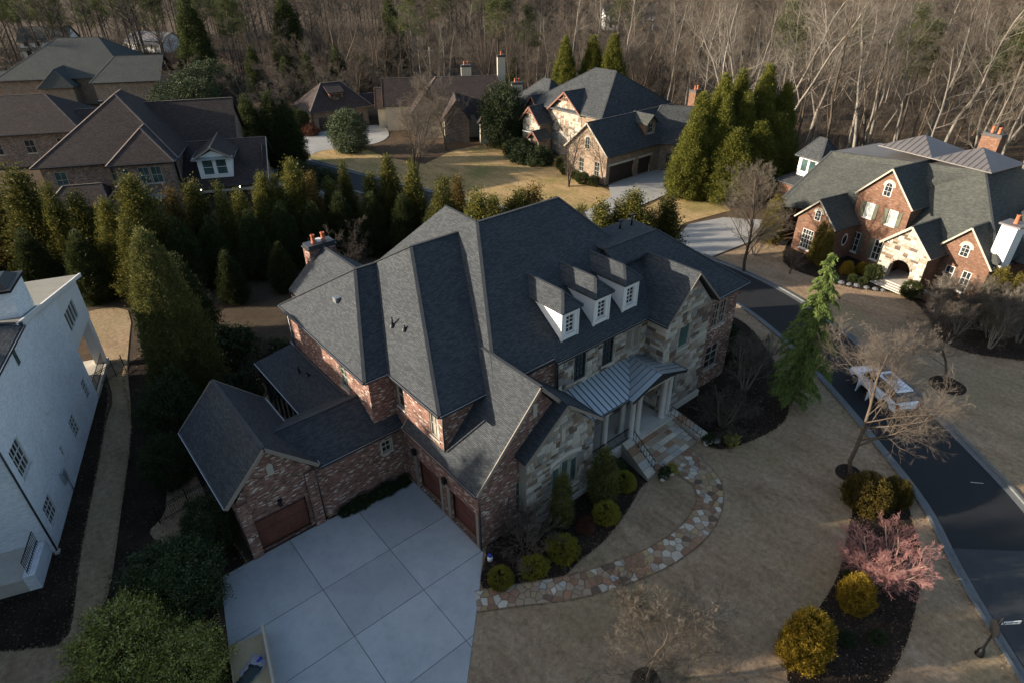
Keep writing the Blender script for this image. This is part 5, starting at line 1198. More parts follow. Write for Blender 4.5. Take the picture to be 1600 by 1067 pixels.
def far_house(name, label, loc, yaw, w, d, ze, zr, wall, roof):
    h = House(name, label, loc, math.radians(yaw), wall=wall, roof=roof)
    ws = [(w*(i+.5)/4-.6, w*(i+.5)/4+.6, 1, 2.8) for i in range(4)]; hi = [(q[0], q[1], 3.8, 5.3) for q in ws] if ze > 5 else []
    W = h.wall((0, 0), (w, 0), 0, ze, ws+hi); [h.window(W, q, 2, 2) for q in ws+hi]
    h.wall((0, d), (0, 0), 0, ze, apex=(d/2, zr-.1)); h.wall((w, 0), (w, d), 0, ze, apex=(d/2, zr-.1)); h.wall((w, d), (0, d), 0, ze)
    h.hip(-.5, w+.5, -.6, d+.6, ze, zr, 'x', 0, 0, rk=False, gut='y')
    for i in range(5): x = .3+(w-.6)*i/4; k = MB(); k.box(x-.12, x+.12, -1.9, -1.66, 0, 2.8); h.part(k, 'porch_post', 'trim_white')
    h.roof([[(-.2, -2.1, 2.8), (w+.2, -2.1, 2.8), (w+.2, 0, 3.5), (-.2, 0, 3.5)]], .15)
far_house('house', 'white cottage with porch among the trees at the far upper left', (20, 262, 0), -30, 14, 9, 5.2, 9, 'white_paint', 'shingle_green')
far_house('outbuilding', 'pale shed beside the drive at the far upper left', (50, 262, 0), -60, 16, 8, 3.6, 6, 'white_paint', 'metal_brown')
far_house('house', 'grey house half hidden behind the wood at the top of the picture', (216, 196, 0), -40, 20, 12, 6, 10, 'white_paint', 'shingle_green')

def house_white():
    yaw = math.radians(71.6)           # local x runs along the side wall away from the street, outside is +x world = local -y
    h = House('house', 'tall whitewashed brick house at the left edge with black gridded windows', (-4.53, 34.13, 0), yaw, wall='white_brick', roof='shingle_dark', trim='trim_white')
    ws = [(.75, 2.3, 4.75, 6.6), (.9, 2.3, 1.0, 2.45), (8.6, 9.9, 1.1, 2.6), (13.1, 14.1, 1.1, 2.65), (5.9, 6.35, 1.9, 2.7), (6.1, 6.6, 8.6, 9.6)]
    W = h.wall((-.2, 0), (15.0, 0), 0, 7.3, ws[:5]); 
    k = MB(); k.poly([W(0, 7.3), W(15.2, 7.3), W(15.2, 8.4), W(8.6, 10.0), W(7.5, 10.15), W(0, 10.15)]); h.part(k, 'wall', 'white_brick')
    for i, q in enumerate(ws[:5]): h.window(W, q, (4, 4, 3, 3, 1)[i], (3, 3, 4, 4, 2)[i], trim='trim_white', fw=.05)
    k = MB(); k.hexa([W(6.1, 8.6, -.03), W(6.5, 8.6, -.03), W(6.5, 8.6, 0), W(6.1, 8.6, 0), W(6.1, 9.5, -.03), W(6.5, 9.5, -.03), W(6.5, 9.5, 0), W(6.1, 9.5, 0)]); h.part(k, 'gable_vent', 'glass_teal')
    # front face and stoop
    h.wall((-.2, 9), (-.2, 0), 0, 10.2); h.downpipe((-.28, -.08, 10.2), (-.28, -.08, .15), 'trim_dark')
    k = MB(); k.box(-.45, -.15, -.2, .02, .02, .16); h.part(k, 'splash_block', 'limestone')
    k = MB(); k.box(-2.6, -.25, .2, .75, 0, 1.05); sw = h.part(k, 'stoop_wall', 'white_brick')
    rl = MB()
    for z in (1.25, 1.95): rl.bar((-2.5, .5, z), (-.3, .5, z), .04, .04)
    for i in range(14): x = -2.45+i*.165; rl.bar((x, .5, 1.05), (x, .5, 1.95), .022, .022)
    h.part(rl, 'railing', 'iron', sw)
    k = MB(); k.box(-2.6, -.25, .76, 3.2, 0, .9); h.part(k, 'stoop', 'limestone')
    # rear porch addition
    up = (.35, 3.1, 5.35, 6.85)
    W2 = h.wall((15.0, .003), (20.3, .003), 4.2, 7.0, [up], mat='white_paint'); 
    for i in range(4): h.window(W2, (up[0]+i*.69, up[0]+(i+1)*.69-.0, up[2], up[3]), 1, 1, trim='trim_white', fw=.045, sill=False)
    k = MB(); k.poly([W2(0, 7.0), W2(5.3, 7.0), W2(5.3, 7.3), W2(0, 8.35)]); h.part(k, 'wall', 'white_paint')
    h.wall((20.3, 0), (20.3, 8), 4.2, 7.3, mat='white_paint')
    k = MB(); k.box(19.55, 20.25, .05, .75, .3, 4.2); h.part(k, 'porch_post', 'white_paint')
    k = MB(); k.box(15, 20.4, -.05, 8, 0, .32); h.part(k, 'porch_floor', 'limestone')
    k = MB(); k.box(15.0, 15.05, .05, 8, .3, 4.2); h.part(k, 'porch_back_wall', 'white_brick')
    rl = MB()
    for z in (.45, 1.25): rl.bar((15.2, .1, z), (19.5, .1, z), .04, .04)
    for i in range(26): x = 15.25+i*.165; rl.bar((x, .1, .35), (x, .1, 1.25), .02, .02)
    h.part(rl, 'railing', 'iron')
    # low pale roof over the rear, dark main roof to the front, chimney
    h.roof([[(7.3, -.25, 10.45), (20.8, -.25, 7.5), (20.8, 9, 7.5), (7.3, 9, 10.45)]], .22, 'pale_roof', label='pale low pitched roof')
    k = MB(); k.bar((7.3, -.3, 10.38), (20.85, -.3, 7.42), .12, .26); h.part(k, 'fascia', 'trim_white')
    h.roof([[(-.8, -.5, 10.35), (7.4, -.5, 10.35), (7.4, 7, 11.6), (-.8, 7, 11.6)], [(-.8, 7, 11.6), (7.4, 7, 11.6), (7.4, 10, 10.35), (-.8, 10, 10.35)]], .2); h.gutter([((-.8, -.56, 10.25), (7.4, -.56, 10.25))])
    k = MB(); k.bar((7.42, -.5, 10.35), (7.42, 7, 11.6), .2, .2); h.part(k, 'rake_board', 'trim_dark')
    k = MB(); k.box(9.0, 11.6, .02, 1.5, 8.5, 11.7); c = h.part(k, 'chimney', 'white_brick'); k = MB(); k.box(8.85, 11.75, -.13, 1.65, 11.7, 11.85); h.part(k, 'chimney_crown', 'iron', c)
    k = MB(); k.hexa([(9.1, .1, 11.86), (11.5, .1, 11.86), (11.5, 1.4, 11.86), (9.1, 1.4, 11.86), (9.6, .5, 12.25), (11.0, .5, 12.25), (11.0, 1.0, 12.25), (9.6, 1.0, 12.25)]); h.part(k, 'chimney_cap', 'iron', c)
    # meter, vents
    k = MB(); k.box(4.1, 4.65, -.18, -.01, 1.2, 1.95); m_ = h.part(k, 'meter_box', 'metal_roof'); k = MB(); k.tube((4.75, -.06, 0), (4.75, -.06, 1.9), .03, n=6); h.part(k, 'conduit', 'drip', m_)
    for x, z in ((6.3, 5.0), (7.2, 4.7), (11.9, 4.2)): k = MB(); k.box(x-.12, x+.12, -.1, -.01, z-.12, z+.12); h.part(k, 'vent_hood', 'trim_white')
    h.wall((20.3, 9), (-.2, 9), 0, 8)
house_white()
# ------------------------------------------------------------------ plants
def tubes_mesh(name, segs, sides):
    """segs: (n,8) p0 p1 r0 r1"""
    a = np.asarray(segs, float); P0, P1, r0, r1 = a[:, :3], a[:, 3:6], a[:, 6], a[:, 7]; n = len(a)
    d = P1-P0; d /= np.linalg.norm(d, axis=1, keepdims=True)+1e-9
    ref = np.where(np.abs(d[:, 2:3]) < .9, np.array([[0, 0, 1.]]), np.array([[1., 0, 0]]))
    u = np.cross(d, ref); u /= np.linalg.norm(u, axis=1, keepdims=True)+1e-9; w = np.cross(d, u)
    t = np.arange(sides)*2*math.pi/sides; c, s = np.cos(t), np.sin(t)
    ringv = u[:, None, :]*c[None, :, None]+w[:, None, :]*s[None, :, None]
    V = np.concatenate([P0[:, None, :]+ringv*r0[:, None, None], P1[:, None, :]+ringv*r1[:, None, None]], 1).reshape(-1, 3)
    base = (np.arange(n)*2*sides)[:, None]; i = np.arange(sides)[None, :]; j = (np.arange(sides)+1)[None, :] % sides
    F = np.stack([base+i, base+j, base+sides+j, base+sides+i], -1).reshape(-1, 4)
    return V, F
def join(parts):
    V, F, k = [], [], 0
    for v, f in parts:
        V.append(v); F.append(f+k); k += len(v)
    return np.concatenate(V), np.concatenate(F)
RF = (.42, .5, .45, .42, .4)
def grow_tree(seed, h, trunk_r, spec, clear=.35, lean=.04, multi=1, spread=0):
    """spec: per level (count, angle deg, length factor, up-pull); returns trunk segs, branch segs by thickness"""
    rnd = random.Random(seed); trunk, thick, thin = [], [], []
    def limb(p, d, L, r, lev, out):
        n = max(2, min(6, int(L/ (1.2 if lev < 2 else .5)))) if lev else 9
        pts = [(Vector(p), r)]; step = L/n; d = Vector(d).normalized()
        for i in range(n):
            j = .10 if lev == 0 else .2
            d = (d+Vector((rnd.gauss(0, j), rnd.gauss(0, j), rnd.gauss(0, j*.6)+spec[min(lev, len(spec)-1)][3]*.25))).normalized()
            rr = r*(1-(i+1)/n*(.72 if lev == 0 else .8)); pts.append((pts[-1][0]+d*step, max(rr, .004)))
        for i in range(n):
            (a, ra), (b, rb) = pts[i], pts[i+1]; out(lev).append((*a, *b, ra, rb))
        return pts
    def out(lev): return trunk if lev == 0 else (thick if lev == 1 or lev == 2 and len(spec) > 3 else thin)
    def rec(p, d, L, r, lev):
        pts = limb(p, d, L, r, lev, out)
        if lev >= len(spec): return
        cnt, ang, lf, up = spec[lev]; cnt = max(1, int(cnt*rnd.uniform(.8, 1.2)))
        lo = clear if lev == 0 else .2
        for k in range(cnt):
            f = lo+(1-lo)*((k+rnd.random())/cnt); x = f*(len(pts)-1); i = min(int(x), len(pts)-2); t = x-i
            (a, ra), (b, rb) = pts[i], pts[i+1]; q = a.lerp(b, t); rr = (ra+(rb-ra)*t)
            ax = (b-a).normalized(); o = ax.orthogonal(); o.rotate(Matrix.Rotation(rnd.uniform(0, 2*math.pi), 3, ax))
            A = math.radians(ang*rnd.uniform(.7, 1.25)); nd = ax*math.cos(A)+o*math.sin(A); nd.z += up*.4
            if lev == 0 and spread: LL = L*lf*(1.15-.75*((f-lo)/(1-lo)))*rnd.uniform(.75, 1.15)
            else: LL = L*lf*rnd.uniform(.6, 1.15)*(1.1-.5*f)
            rec(q, nd, LL, min(rr*.8, rr*RF[min(lev, 4)]+.0015), lev+1)
        if lev and lev < len(spec): pass
    for m_ in range(multi):
        a = 2*math.pi*m_/max(1, multi)+rnd.random()
        d0 = Vector((lean*math.cos(a), lean*math.sin(a), 1))
        rec((.12*math.cos(a)*(multi > 1), .12*math.sin(a)*(multi > 1), -.05), d0, h*rnd.uniform(.92, 1.0), trunk_r, 0)
    return trunk, thick, thin
def bare_meshes(name, seed, h, r, spec, **kw):
    tr, tk, tn = grow_tree(seed, h, r, spec, **kw)
    m1 = arr_mesh(name+'_trunk', *tubes_mesh('', tr, 7)); 
    parts = []
    if tk: parts.append(tubes_mesh('', tk, 4))
    if tn:
        tn_ = np.asarray(tn); tn_[:, 6:8] = np.maximum(tn_[:, 6:8], kw.get('tmin', .008)) if False else tn_[:, 6:8]; parts.append(tubes_mesh('', tn_, 3))
    m2 = arr_mesh(name+'_branches', *join(parts)); nk = len(tk)*4
    mi = np.ones(len(m2.polygons), np.int32); mi[:nk] = 0; m2.polygons.foreach_set('material_index', mi)
    return m1, m2
def leaves(rng, C, A, size, jit=.35, width=.5, O=None):
    """rhombic leaf sprays at C pointing along A, faces turned roughly towards O"""
    n = len(C); A = A+rng.normal(0, jit, (n, 3)); A /= np.linalg.norm(A, axis=1, keepdims=True)+1e-9
    B = np.cross(A, rng.normal(0, 1, (n, 3)) if O is None else O+rng.normal(0, .55, (n, 3))); B /= np.linalg.norm(B, axis=1, keepdims=True)+1e-9
    s = size*rng.uniform(.6, 1.3, (n, 1)); V = np.stack([C-A*s*.5, C+B*s*width*.5, C+A*s*.5, C-B*s*width*.5], 1).reshape(-1, 3)
    return V, np.arange(4*n).reshape(n, 4)
def foliage(seed, h, r, prof, n_sprays, per, spray, leaf, z0=.03, up=.6, lump=.25, hollow=.55, width=.5, droop=0, jit=.35):
    """crown of leaf sprays in clumps; prof(t) radius fraction at height fraction t"""
    rng = np.random.default_rng(seed); ts = np.linspace(0, 1, 60); pr = np.array([prof(t) for t in ts]); cdf = np.cumsum(pr+.03); cdf /= cdf[-1]
    t = np.interp(rng.random(n_sprays), cdf, ts); az = rng.random(n_sprays)*2*math.pi
    ph = rng.random(6)*6.28
    lum = 1+lump*(np.sin(3*az+ph[0]+4*t)*np.sin(9*t+ph[1])*.6+np.sin(7*az+ph[2]-11*t)*.35+np.sin(2*az+ph[3])*.25)+rng.normal(0, lump*.25, n_sprays)
    R = r*np.interp(t, ts, pr)*lum*(hollow+(1-hollow)*np.sqrt(rng.random(n_sprays)))
    ca, sa = np.cos(az), np.sin(az); P = np.stack([R*ca, R*sa, (z0+(1-z0)*t)*h], 1)
    D = np.stack([ca, sa, np.full(n_sprays, up)-droop*rng.random(n_sprays)], 1); D /= np.linalg.norm(D, axis=1, keepdims=True)
    k = per; q = rng.normal(0, 1, (n_sprays, k, 3))*spray*np.array([.38, .38, .38]); q += D[:, None, :]*(rng.random((n_sprays, k, 1))-.25)*spray
    C_ = (P[:, None, :]+q).reshape(-1, 3); C_[:, 2] = np.maximum(C_[:, 2], .04); A = np.repeat(D, k, 0)
    O = np.repeat(np.stack([ca, sa, np.full(n_sprays, .35)], 1), k, 0)
    return leaves(rng, C_, A, leaf, jit, width, O)
cone = lambda t: (min(1, .6+t*3.5))*(1-t)**1.12+.015
column = lambda t: min(1, .6+t*3)*(1-t**2.6)**.8*.97+.03
ball = lambda t: math.sqrt(max(0, 1-(2*t-.9)**2*.82))
mound = lambda t: math.sqrt(max(0.0, 1-t*t))*(.82+.18*min(1, t*6))
wide = lambda t: math.sqrt(max(0, 1-(2*t-.75)**2*.64))
PROTO = {}
def ever_proto(key, mat, h, r, prof, ns, per, spray, leaf, trunk=.12, bark='bark_brown', **kw):
    V, F = foliage(hash(key) % 9999 if not isinstance(key, str) else sum(map(ord, key)), h, r, prof, ns, per, spray, leaf, **kw)
    me = arr_mesh(key+'_crown', V, F); me.materials.append(M[mat])
    tm = arr_mesh(key+'_trunk', *tubes_mesh('', [(0, 0, -.05, 0, 0, h*.5, trunk, trunk*.7), (0, 0, h*.5, 0, 0, h*.9, trunk*.7, .02)], 6)); tm.materials.append(M[bark])
    PROTO[key] = (tm, me, h, r)
def plant(key, name, x, y, h, label, cat, group=None, wr=1.0, rot=None, trunk=True, z=0):
    tm, me, H, R_ = PROTO[key]; s = h/H
    rt = rot if rot is not None else (x*12.9898+y*78.233) % 6.283
    if trunk:
        e = empty(name, (x, y, z), rt, label=label, cat=cat, group=group); e.scale = (s*wr, s*wr, s)
        t = bpy.data.objects.new('trunk', tm); COL.objects.link(t); t.parent = e
        c = bpy.data.objects.new('crown', me); COL.objects.link(c); c.parent = e
    else:
        e = link(name, me, None, None, (x, y, z), label=label, cat=cat, group=group); e.rotation_euler = (0, 0, rt); e.scale = (s*wr, s*wr, s)
    return e
def bare(key, seed, h, r, spec, bark, twig, **kw):
    a, b = bare_meshes(key, seed, h, r, spec, **kw); a.materials.append(M[bark]); b.materials.append(M[bark]); b.materials.append(M[twig]); PROTO[key] = (a, b, h, 1)
def plant_bare(key, x, y, h, label, group=None, name='bare_tree', rot=None, wr=1.0, tilt=(0, 0)):
    a, b, H, _ = PROTO[key]; s = h/H; e = empty(name, (x, y, 0), 0, label=label, cat='tree', group=group)
    e.rotation_euler = (tilt[0], tilt[1], rot if rot is not None else (x*12.9898+y*78.233) % 6.283); e.scale = (s*wr, s*wr, s)
    t = bpy.data.objects.new('trunk', a); COL.objects.link(t); t.parent = e
    c = bpy.data.objects.new('crown', b); COL.objects.link(c); c.parent = e
    return e

# prototypes -------------------------------------------------------
ever_proto('leylandA', 'leyland', 9, 1.7, cone, 900, 40, .62, .17, lump=.6, hollow=.4, up=1.2)
ever_proto('leylandB', 'leyland', 9, 1.5, cone, 850, 40, .66, .17, lump=.7, hollow=.4, up=1.2)
ever_proto('leylandC', 'leyland', 9, 1.9, lambda t: min(1, .6+t*3)*(1-t)**.85+.015, 1000, 40, .62, .17, lump=.6, hollow=.4, up=1.2)
ever_proto('leylandD', 'bronze', 9, 1.45, cone, 700, 40, .75, .17, lump=.85, hollow=.3, up=1.2)
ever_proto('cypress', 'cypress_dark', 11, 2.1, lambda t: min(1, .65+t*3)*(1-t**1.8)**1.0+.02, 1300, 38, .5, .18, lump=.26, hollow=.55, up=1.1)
ever_proto('cypressbig', 'cypress_bright', 14, 3.2, lambda t: min(1, .7+t*2.5)*(1-t**1.6)**.95+.02, 2100, 40, .62, .21, lump=.34, hollow=.6, up=1.3)
ever_proto('bigcedar', 'arbor_dark', 12, 2.5, lambda t: min(1, .8+t*2)*(1-t**2.0)**.85+.02, 2600, 40, .42, .15, lump=.2, hollow=.65, up=1.1)
ever_proto('arbordark', 'arbor_dark', 4, .62, column, 420, 36, .24, .09, lump=.18, hollow=.6, up=1.8, trunk=.05)
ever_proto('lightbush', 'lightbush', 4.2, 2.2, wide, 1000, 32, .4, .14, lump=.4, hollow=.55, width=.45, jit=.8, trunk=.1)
ever_proto('arbor', 'arbor', 4, .62, column, 420, 36, .24, .1, lump=.18, hollow=.6, up=1.8, trunk=.05)
ever_proto('goldball', 'gold', 2.2, 1.15, mound, 800, 40, .22, .13, lump=.2, hollow=.7, up=1.6, width=.28, trunk=.05)
ever_proto('goldtall', 'gold', 2.4, 1.0, lambda t: (1-max(0, t-.35)**2*2.2)**.5*.95+.02, 1000, 40, .2, .13, lump=.2, hollow=.7, up=1.6, width=.28, trunk=.05)
ever_proto('olivemound', 'gold_dark', 1.9, 1.35, mound, 620, 40, .24, .095, lump=.18, hollow=.7, up=.9, trunk=.05)
ever_proto('boxball', 'box', .8, .9, mound, 700, 50, .1, .05, lump=.12, hollow=.86, up=.6, trunk=.04)
ever_proto('boxheart', 'box', .85, .95, lambda t: (1-t**2.2)**.6, 760, 50, .1, .05, lump=.34, hollow=.86, up=.6, trunk=.04)
ever_proto('magnolia', 'magnolia', 4.2, 2.2, wide, 900, 32, .42, .15, lump=.35, hollow=.55, width=.45, jit=.8, trunk=.1)
ever_proto('holly', 'holly', 5, 2.0, ball, 900, 34, .4, .13, lump=.3, hollow=.5, width=.5, jit=.8, trunk=.1)
ever_proto('hedgeshrub', 'holly', 1.2, .9, mound, 260, 30, .22, .11, lump=.25, hollow=.6, jit=.7, trunk=.04)
ever_proto('roundgreen', 'cypress_dark', 1.5, .8, ball, 300, 34, .18, .09, lump=.15, hollow=.7, trunk=.04)
ever_proto('russet', 'redshrub', 1.0, .9, mound, 200, 26, .25, .1, lump=.3, hollow=.5, jit=.8, trunk=.03)
ever_proto('yucca', 'yucca', .8, .45, mound, 40, 10, .2, .5, lump=.2, hollow=.2, up=1.2, width=.12, jit=.5, trunk=.03)
ever_proto('grassclump', 'drygrass', 2.6, 1.3, lambda t: .35+.65*t, 420, 14, .5, 1.0, lump=.2, hollow=.15, up=3.0, width=.035, jit=.25, trunk=.03)
# deodar: tiers of drooping feathery boughs
def deodar_mesh(seed, h, r):
    rng = np.random.default_rng(seed); Cs, As = [], []; segs = []
    nb = 120
    for i in range(nb):
        t = .06+.92*i/nb; az = i*2.4+rng.random()*.8; L = r*(min(1, .45+2.2*t)*(1-t)**.75+.06)*rng.uniform(.65, 1.15); z = t*h
        m_ = max(6, int(L*26)); f = np.linspace(.08, 1, m_); rise = .22*L
        x = f*L*math.cos(az); y = f*L*math.sin(az); zz = z+rise*np.sin(f*2.2)-.42*L*f**2.2
        segs.append((0, 0, z, x[m_//2], y[m_//2], zz[m_//2], .03, .015)); segs.append((x[m_//2], y[m_//2], zz[m_//2], x[-1], y[-1], zz[-1], .015, .004))
        for k in range(7):
            side = rng.normal(0, 1, (m_, 1))*np.stack([-np.sin(np.full(m_, az)), np.cos(np.full(m_, az)), np.zeros(m_)], 1)*(.16+.2*(1-f)[:, None])*L*.45
            p = np.stack([x, y, zz], 1)+side+np.stack([np.zeros(m_), np.zeros(m_), -rng.random(m_)*.22], 1); Cs.append(p)
            As.append(np.stack([np.full(m_, math.cos(az)), np.full(m_, math.sin(az)), np.full(m_, -.75)], 1)+side*1.2)
    V, F = leaves(rng, np.concatenate(Cs), np.concatenate(As), .26, .4, .2)
    return V, F, segs
V, F, sg = deodar_mesh(3, 12, 3.0); me = arr_mesh('deodar_crown', V, F); me.materials.append(M['deodar'])
tm = arr_mesh('deodar_trunk', *tubes_mesh('', [(0, 0, -.05, 0, 0, 11.8, .17, .015)]+sg, 6)); tm.materials.append(M['bark_brown']); PROTO['deodar'] = (tm, me, 12, 3)
def pine_proto(key, seed, h):
    rng = np.random.default_rng(seed); rnd = random.Random(seed); segs = [(0, 0, -.1, rnd.uniform(-.3, .3), rnd.uniform(-.3, .3), h, .26, .05)]; Cs, As = [], []
    for i in range(46):
        t = .52+.47*rnd.random(); az = rnd.uniform(0, 6.28); L = (1.15-t)*h*.24*rnd.uniform(.7, 1.3)+.5; z = t*h; e = Vector((math.cos(az)*L, math.sin(az)*L, z+L*rnd.uniform(.1, .4)))
        segs.append((0, 0, z, *e, .05, .015))
        for k in range(5):
            c = Vector((0, 0, z)).lerp(e, rnd.uniform(.5, 1.05))+Vector((rnd.gauss(0, .4), rnd.gauss(0, .4), rnd.gauss(.15, .25))); q = rng.normal(0, .36, (34, 3)); Cs.append(np.array(c)+q); As.append(q*2+np.array([0, 0, .4]))
    V, F = leaves(rng, np.concatenate(Cs), np.concatenate(As), .42, .3, .16)
    me = arr_mesh(key+'_crown', V, F); me.materials.append(M['pine']); tm = arr_mesh(key+'_trunk', *tubes_mesh('', segs, 5)); tm.materials.append(M['bark_brown']); PROTO[key] = (tm, me, h, 3)
pine_proto('pineA', 1, 22); pine_proto('pineB', 2, 20)
# leafless trees
WOOD = [(13, 40, .36, .35), (10, 38, .45, .3), (9, 38, .45, .2), (6, 36, .5, .1)]
for i in range(4): bare('woodpale%d' % i, 20+i, 22, .2, WOOD, 'bark_pale', 'twig_tan', clear=.36, lean=.04)
for i in range(3): bare('woodbrown%d' % i, 40+i, 18, .14, WOOD, 'bark_brown', 'twig_brown', clear=.22, lean=.04)
SYC = [(11, 36, .5, .55), (8, 36, .48, .35), (9, 36, .42, .2), (6, 36, .5, .1)]
for i in range(3): bare('sycamore%d' % i, 90+i, 21, .2, SYC, 'bark_pale', 'bark_pale', clear=.32, lean=.08)
BUSHY = [(13, 48, .5, .3), (10, 40, .5, .25), (9, 38, .5, .15), (5, 35, .55, .05)]
for i in range(3): bare('bushy%d' % i, 60+i, 8, .13, BUSHY, 'bark_brown', 'twig_brown', clear=.15, lean=.1, multi=2, spread=1)
STREET = [(15, 55, .62, .5), (12, 42, .5, .3), (10, 40, .5, .2), (6, 36, .55, .1)]
bare('street', 71, 8, .12, STREET, 'bark_brown', 'twig_brown', clear=.22, lean=.05, spread=1)
bare('streetB', 77, 7, .11, STREET, 'bark_brown', 'twig_brown', clear=.2, lean=.3, spread=1)
bare('lawntree', 73, 5, .075, [(22, 62, .85, .35), (12, 42, .5, .25), (11, 40, .5, .15), (8, 36, .55, .1)], 'bark_brown', 'twig_tan', clear=.12, lean=.05, spread=1)
bare('vase', 75, 9, .16, [(24, 34, .62, .5), (13, 32, .5, .4), (10, 34, .45, .2), (6, 32, .5, .1)], 'bark_brown', 'twig_tan', clear=.16, lean=.05, spread=1)
bare('coral', 81, 2.6, .05, [(11, 36, .5, .12), (10, 34, .5, .08), (9, 34, .55, .03)], 'bark_pink', 'twig_pink', clear=.2, lean=.72, multi=13)
bare('maple', 83, 2.6, .07, [(12, 55, .7, .1), (9, 42, .5, .1), (8, 40, .5, .05), (4, 38, .5, 0)], 'bark_brown', 'twig_brown', clear=.08, lean=.55, multi=4, spread=1)
bare('crape', 85, 3.6, .05, [(10, 38, .5, .5), (9, 36, .5, .3), (8, 36, .5, .2), (4, 36, .5, .1)], 'bark_pale', 'twig_tan', clear=.2, lean=.35, multi=6, spread=1)

# hedge of tall conifers behind the garden -------------------------
def ordw(n): return (['first', 'second', 'third', 'fourth', 'fifth', 'sixth', 'seventh', 'eighth', 'ninth', 'tenth', 'eleventh', 'twelfth']+['%d%s' % (k, 'st' if k % 10 == 1 and k != 11 else 'nd' if k % 10 == 2 else 'rd' if k % 10 == 3 else 'th') for k in range(13, 60)])[n-1]
HG = 'row of tall conifers along the back of the garden'
hedge = [(-9, 84, 11), (-5.5, 80, 11.5), (-1.6, 77, 11.8), (1.2, 73, 11.5), (3.2, 70.5, 9.6), (5.0, 68.5, 9.4), (6.4, 66.5, 9.4), (7.4, 62.5, 8.6), (9.6, 64.0, 11.2), (11.9, 65, 8.8), (14.4, 66, 9.2), (16.6, 63.8, 9.1), (18.5, 64.5, 8.2), (20.3, 64.6, 9.1), (22.2, 63.8, 8.2), (24.1, 64.2, 9.3), (24.9, 62, 8.8), (27.0, 62.8, 8.0), (28.9, 62.2, 9.2), (30.7, 60.5, 7.8), (32.4, 59.3, 9.1), (33.9, 57, 9.0), (35.6, 54, 8.2), (36.4, 51.9, 9.0), (33.4, 50.5, 8.2), (32.1, 49.4, 8.6), (33.7, 45.7, 9.0), (34.8, 43.6, 9.0), (36.2, 44.2, 8.2), (37.5, 43.6, 9.0), (39.3, 43.2, 9.0), (40.4, 41.4, 7.4), (41.3, 39.4, 7.6), (42.3, 37.0, 9.0), (40.7, 35.6, 7.2), (43.4, 36.2, 7.8), (44.5, 35.1, 9.0), (46.2, 34.2, 7.4), (47.8, 33.4, 9.0)]
ends = {0: 'conifer nearest the left edge in the back hedge row', len(hedge)-1: 'low conifer at the right end of the back hedge row, nearest the street'}
for i, (x, y, hh) in enumerate(hedge):
    hp = plant(('leylandA', 'leylandB', 'leylandC', 'leylandD', 'leylandB', 'leylandC', 'leylandA')[(i*5) % 7], 'conifer', x, y, hh*(1+.05*math.sin(i*5.1)), ends.get(i, 'yellow-green conifer, %s from the left in the tall back hedge row' % ordw(i+1)), 'tree', HG, wr=(1.12 if i < 9 else 1.0 if i < 24 else 1.2)+.18*math.sin(i*2.7)); hp.rotation_euler = (.05*math.sin(i*3.3), .05*math.cos(i*4.7), i*1.3)
G2 = 'lower conifers filling the hedge'
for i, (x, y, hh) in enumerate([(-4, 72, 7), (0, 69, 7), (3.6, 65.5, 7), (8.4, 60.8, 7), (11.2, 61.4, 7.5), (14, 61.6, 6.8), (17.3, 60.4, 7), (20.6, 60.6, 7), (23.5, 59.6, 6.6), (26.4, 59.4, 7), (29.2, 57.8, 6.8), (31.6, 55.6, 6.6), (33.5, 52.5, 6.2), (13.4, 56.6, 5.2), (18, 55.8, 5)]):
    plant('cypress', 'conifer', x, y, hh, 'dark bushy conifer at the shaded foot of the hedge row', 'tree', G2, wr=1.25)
# unseen conifers added left of the view to keep the drive and lawn shaded
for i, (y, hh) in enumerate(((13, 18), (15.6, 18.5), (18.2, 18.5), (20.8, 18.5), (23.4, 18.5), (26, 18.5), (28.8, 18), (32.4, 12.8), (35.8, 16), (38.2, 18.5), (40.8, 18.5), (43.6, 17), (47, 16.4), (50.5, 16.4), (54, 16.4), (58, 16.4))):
    plant('cypress', 'conifer', -22+.5*math.sin(i*2.3), y, hh, 'tall unseen conifer added for shade, %s from the near end of the row' % ordw(i+1), 'tree', 'unseen conifers added for shade beyond the white house', wr=.95)
plant('cypress', 'conifer', -25.5, 37.6, 17.6, 'tall unseen conifer added for shade behind the row beyond the white house', 'tree', wr=.95)  # one more unseen tree, added to close a sunlit gap on the lawn
# evergreens along the left boundary
plant('bigcedar', 'conifer', 5.8, 44.0, 13.0, 'tallest conifer on the left, olive and gold, beside the grass path', 'tree', wr=.82)
plant('cypress', 'conifer', 4.3, 39.6, 5.4, 'dark low conifer just in front of the tallest olive conifer', 'tree', wr=1.3)
plant('cypress', 'conifer', 8.4, 51.6, 8.0, 'dark conifer just behind the tallest olive conifer', 'tree', wr=1.2)
plant('holly', 'evergreen_shrub', 3.5, 38.4, 5.2, 'dark evergreen by the grass path behind the iron fence', 'shrub', wr=.85)
plant('holly', 'evergreen_shrub', 2.0, 35.2, 3.6, 'small dark evergreen by the grass path near the fence end', 'shrub', wr=.9)
plant('magnolia', 'magnolia', -.3, 25.9, 3.9, 'glossy magnolia bush beside the top of the driveway edge', 'shrub', wr=.95)
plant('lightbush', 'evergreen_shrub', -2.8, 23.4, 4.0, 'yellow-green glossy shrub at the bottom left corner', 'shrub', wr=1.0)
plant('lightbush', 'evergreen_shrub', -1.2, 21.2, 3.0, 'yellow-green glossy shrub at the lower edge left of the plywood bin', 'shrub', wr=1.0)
plant('holly', 'evergreen_shrub', 2.3, 28.6, 3.4, 'dark evergreen at the left corner of the garage', 'shrub', wr=.95)
plant('holly', 'evergreen_shrub', 1.2, 27.0, 2.8, 'lower dark evergreen between garage and magnolia', 'shrub', wr=.9)
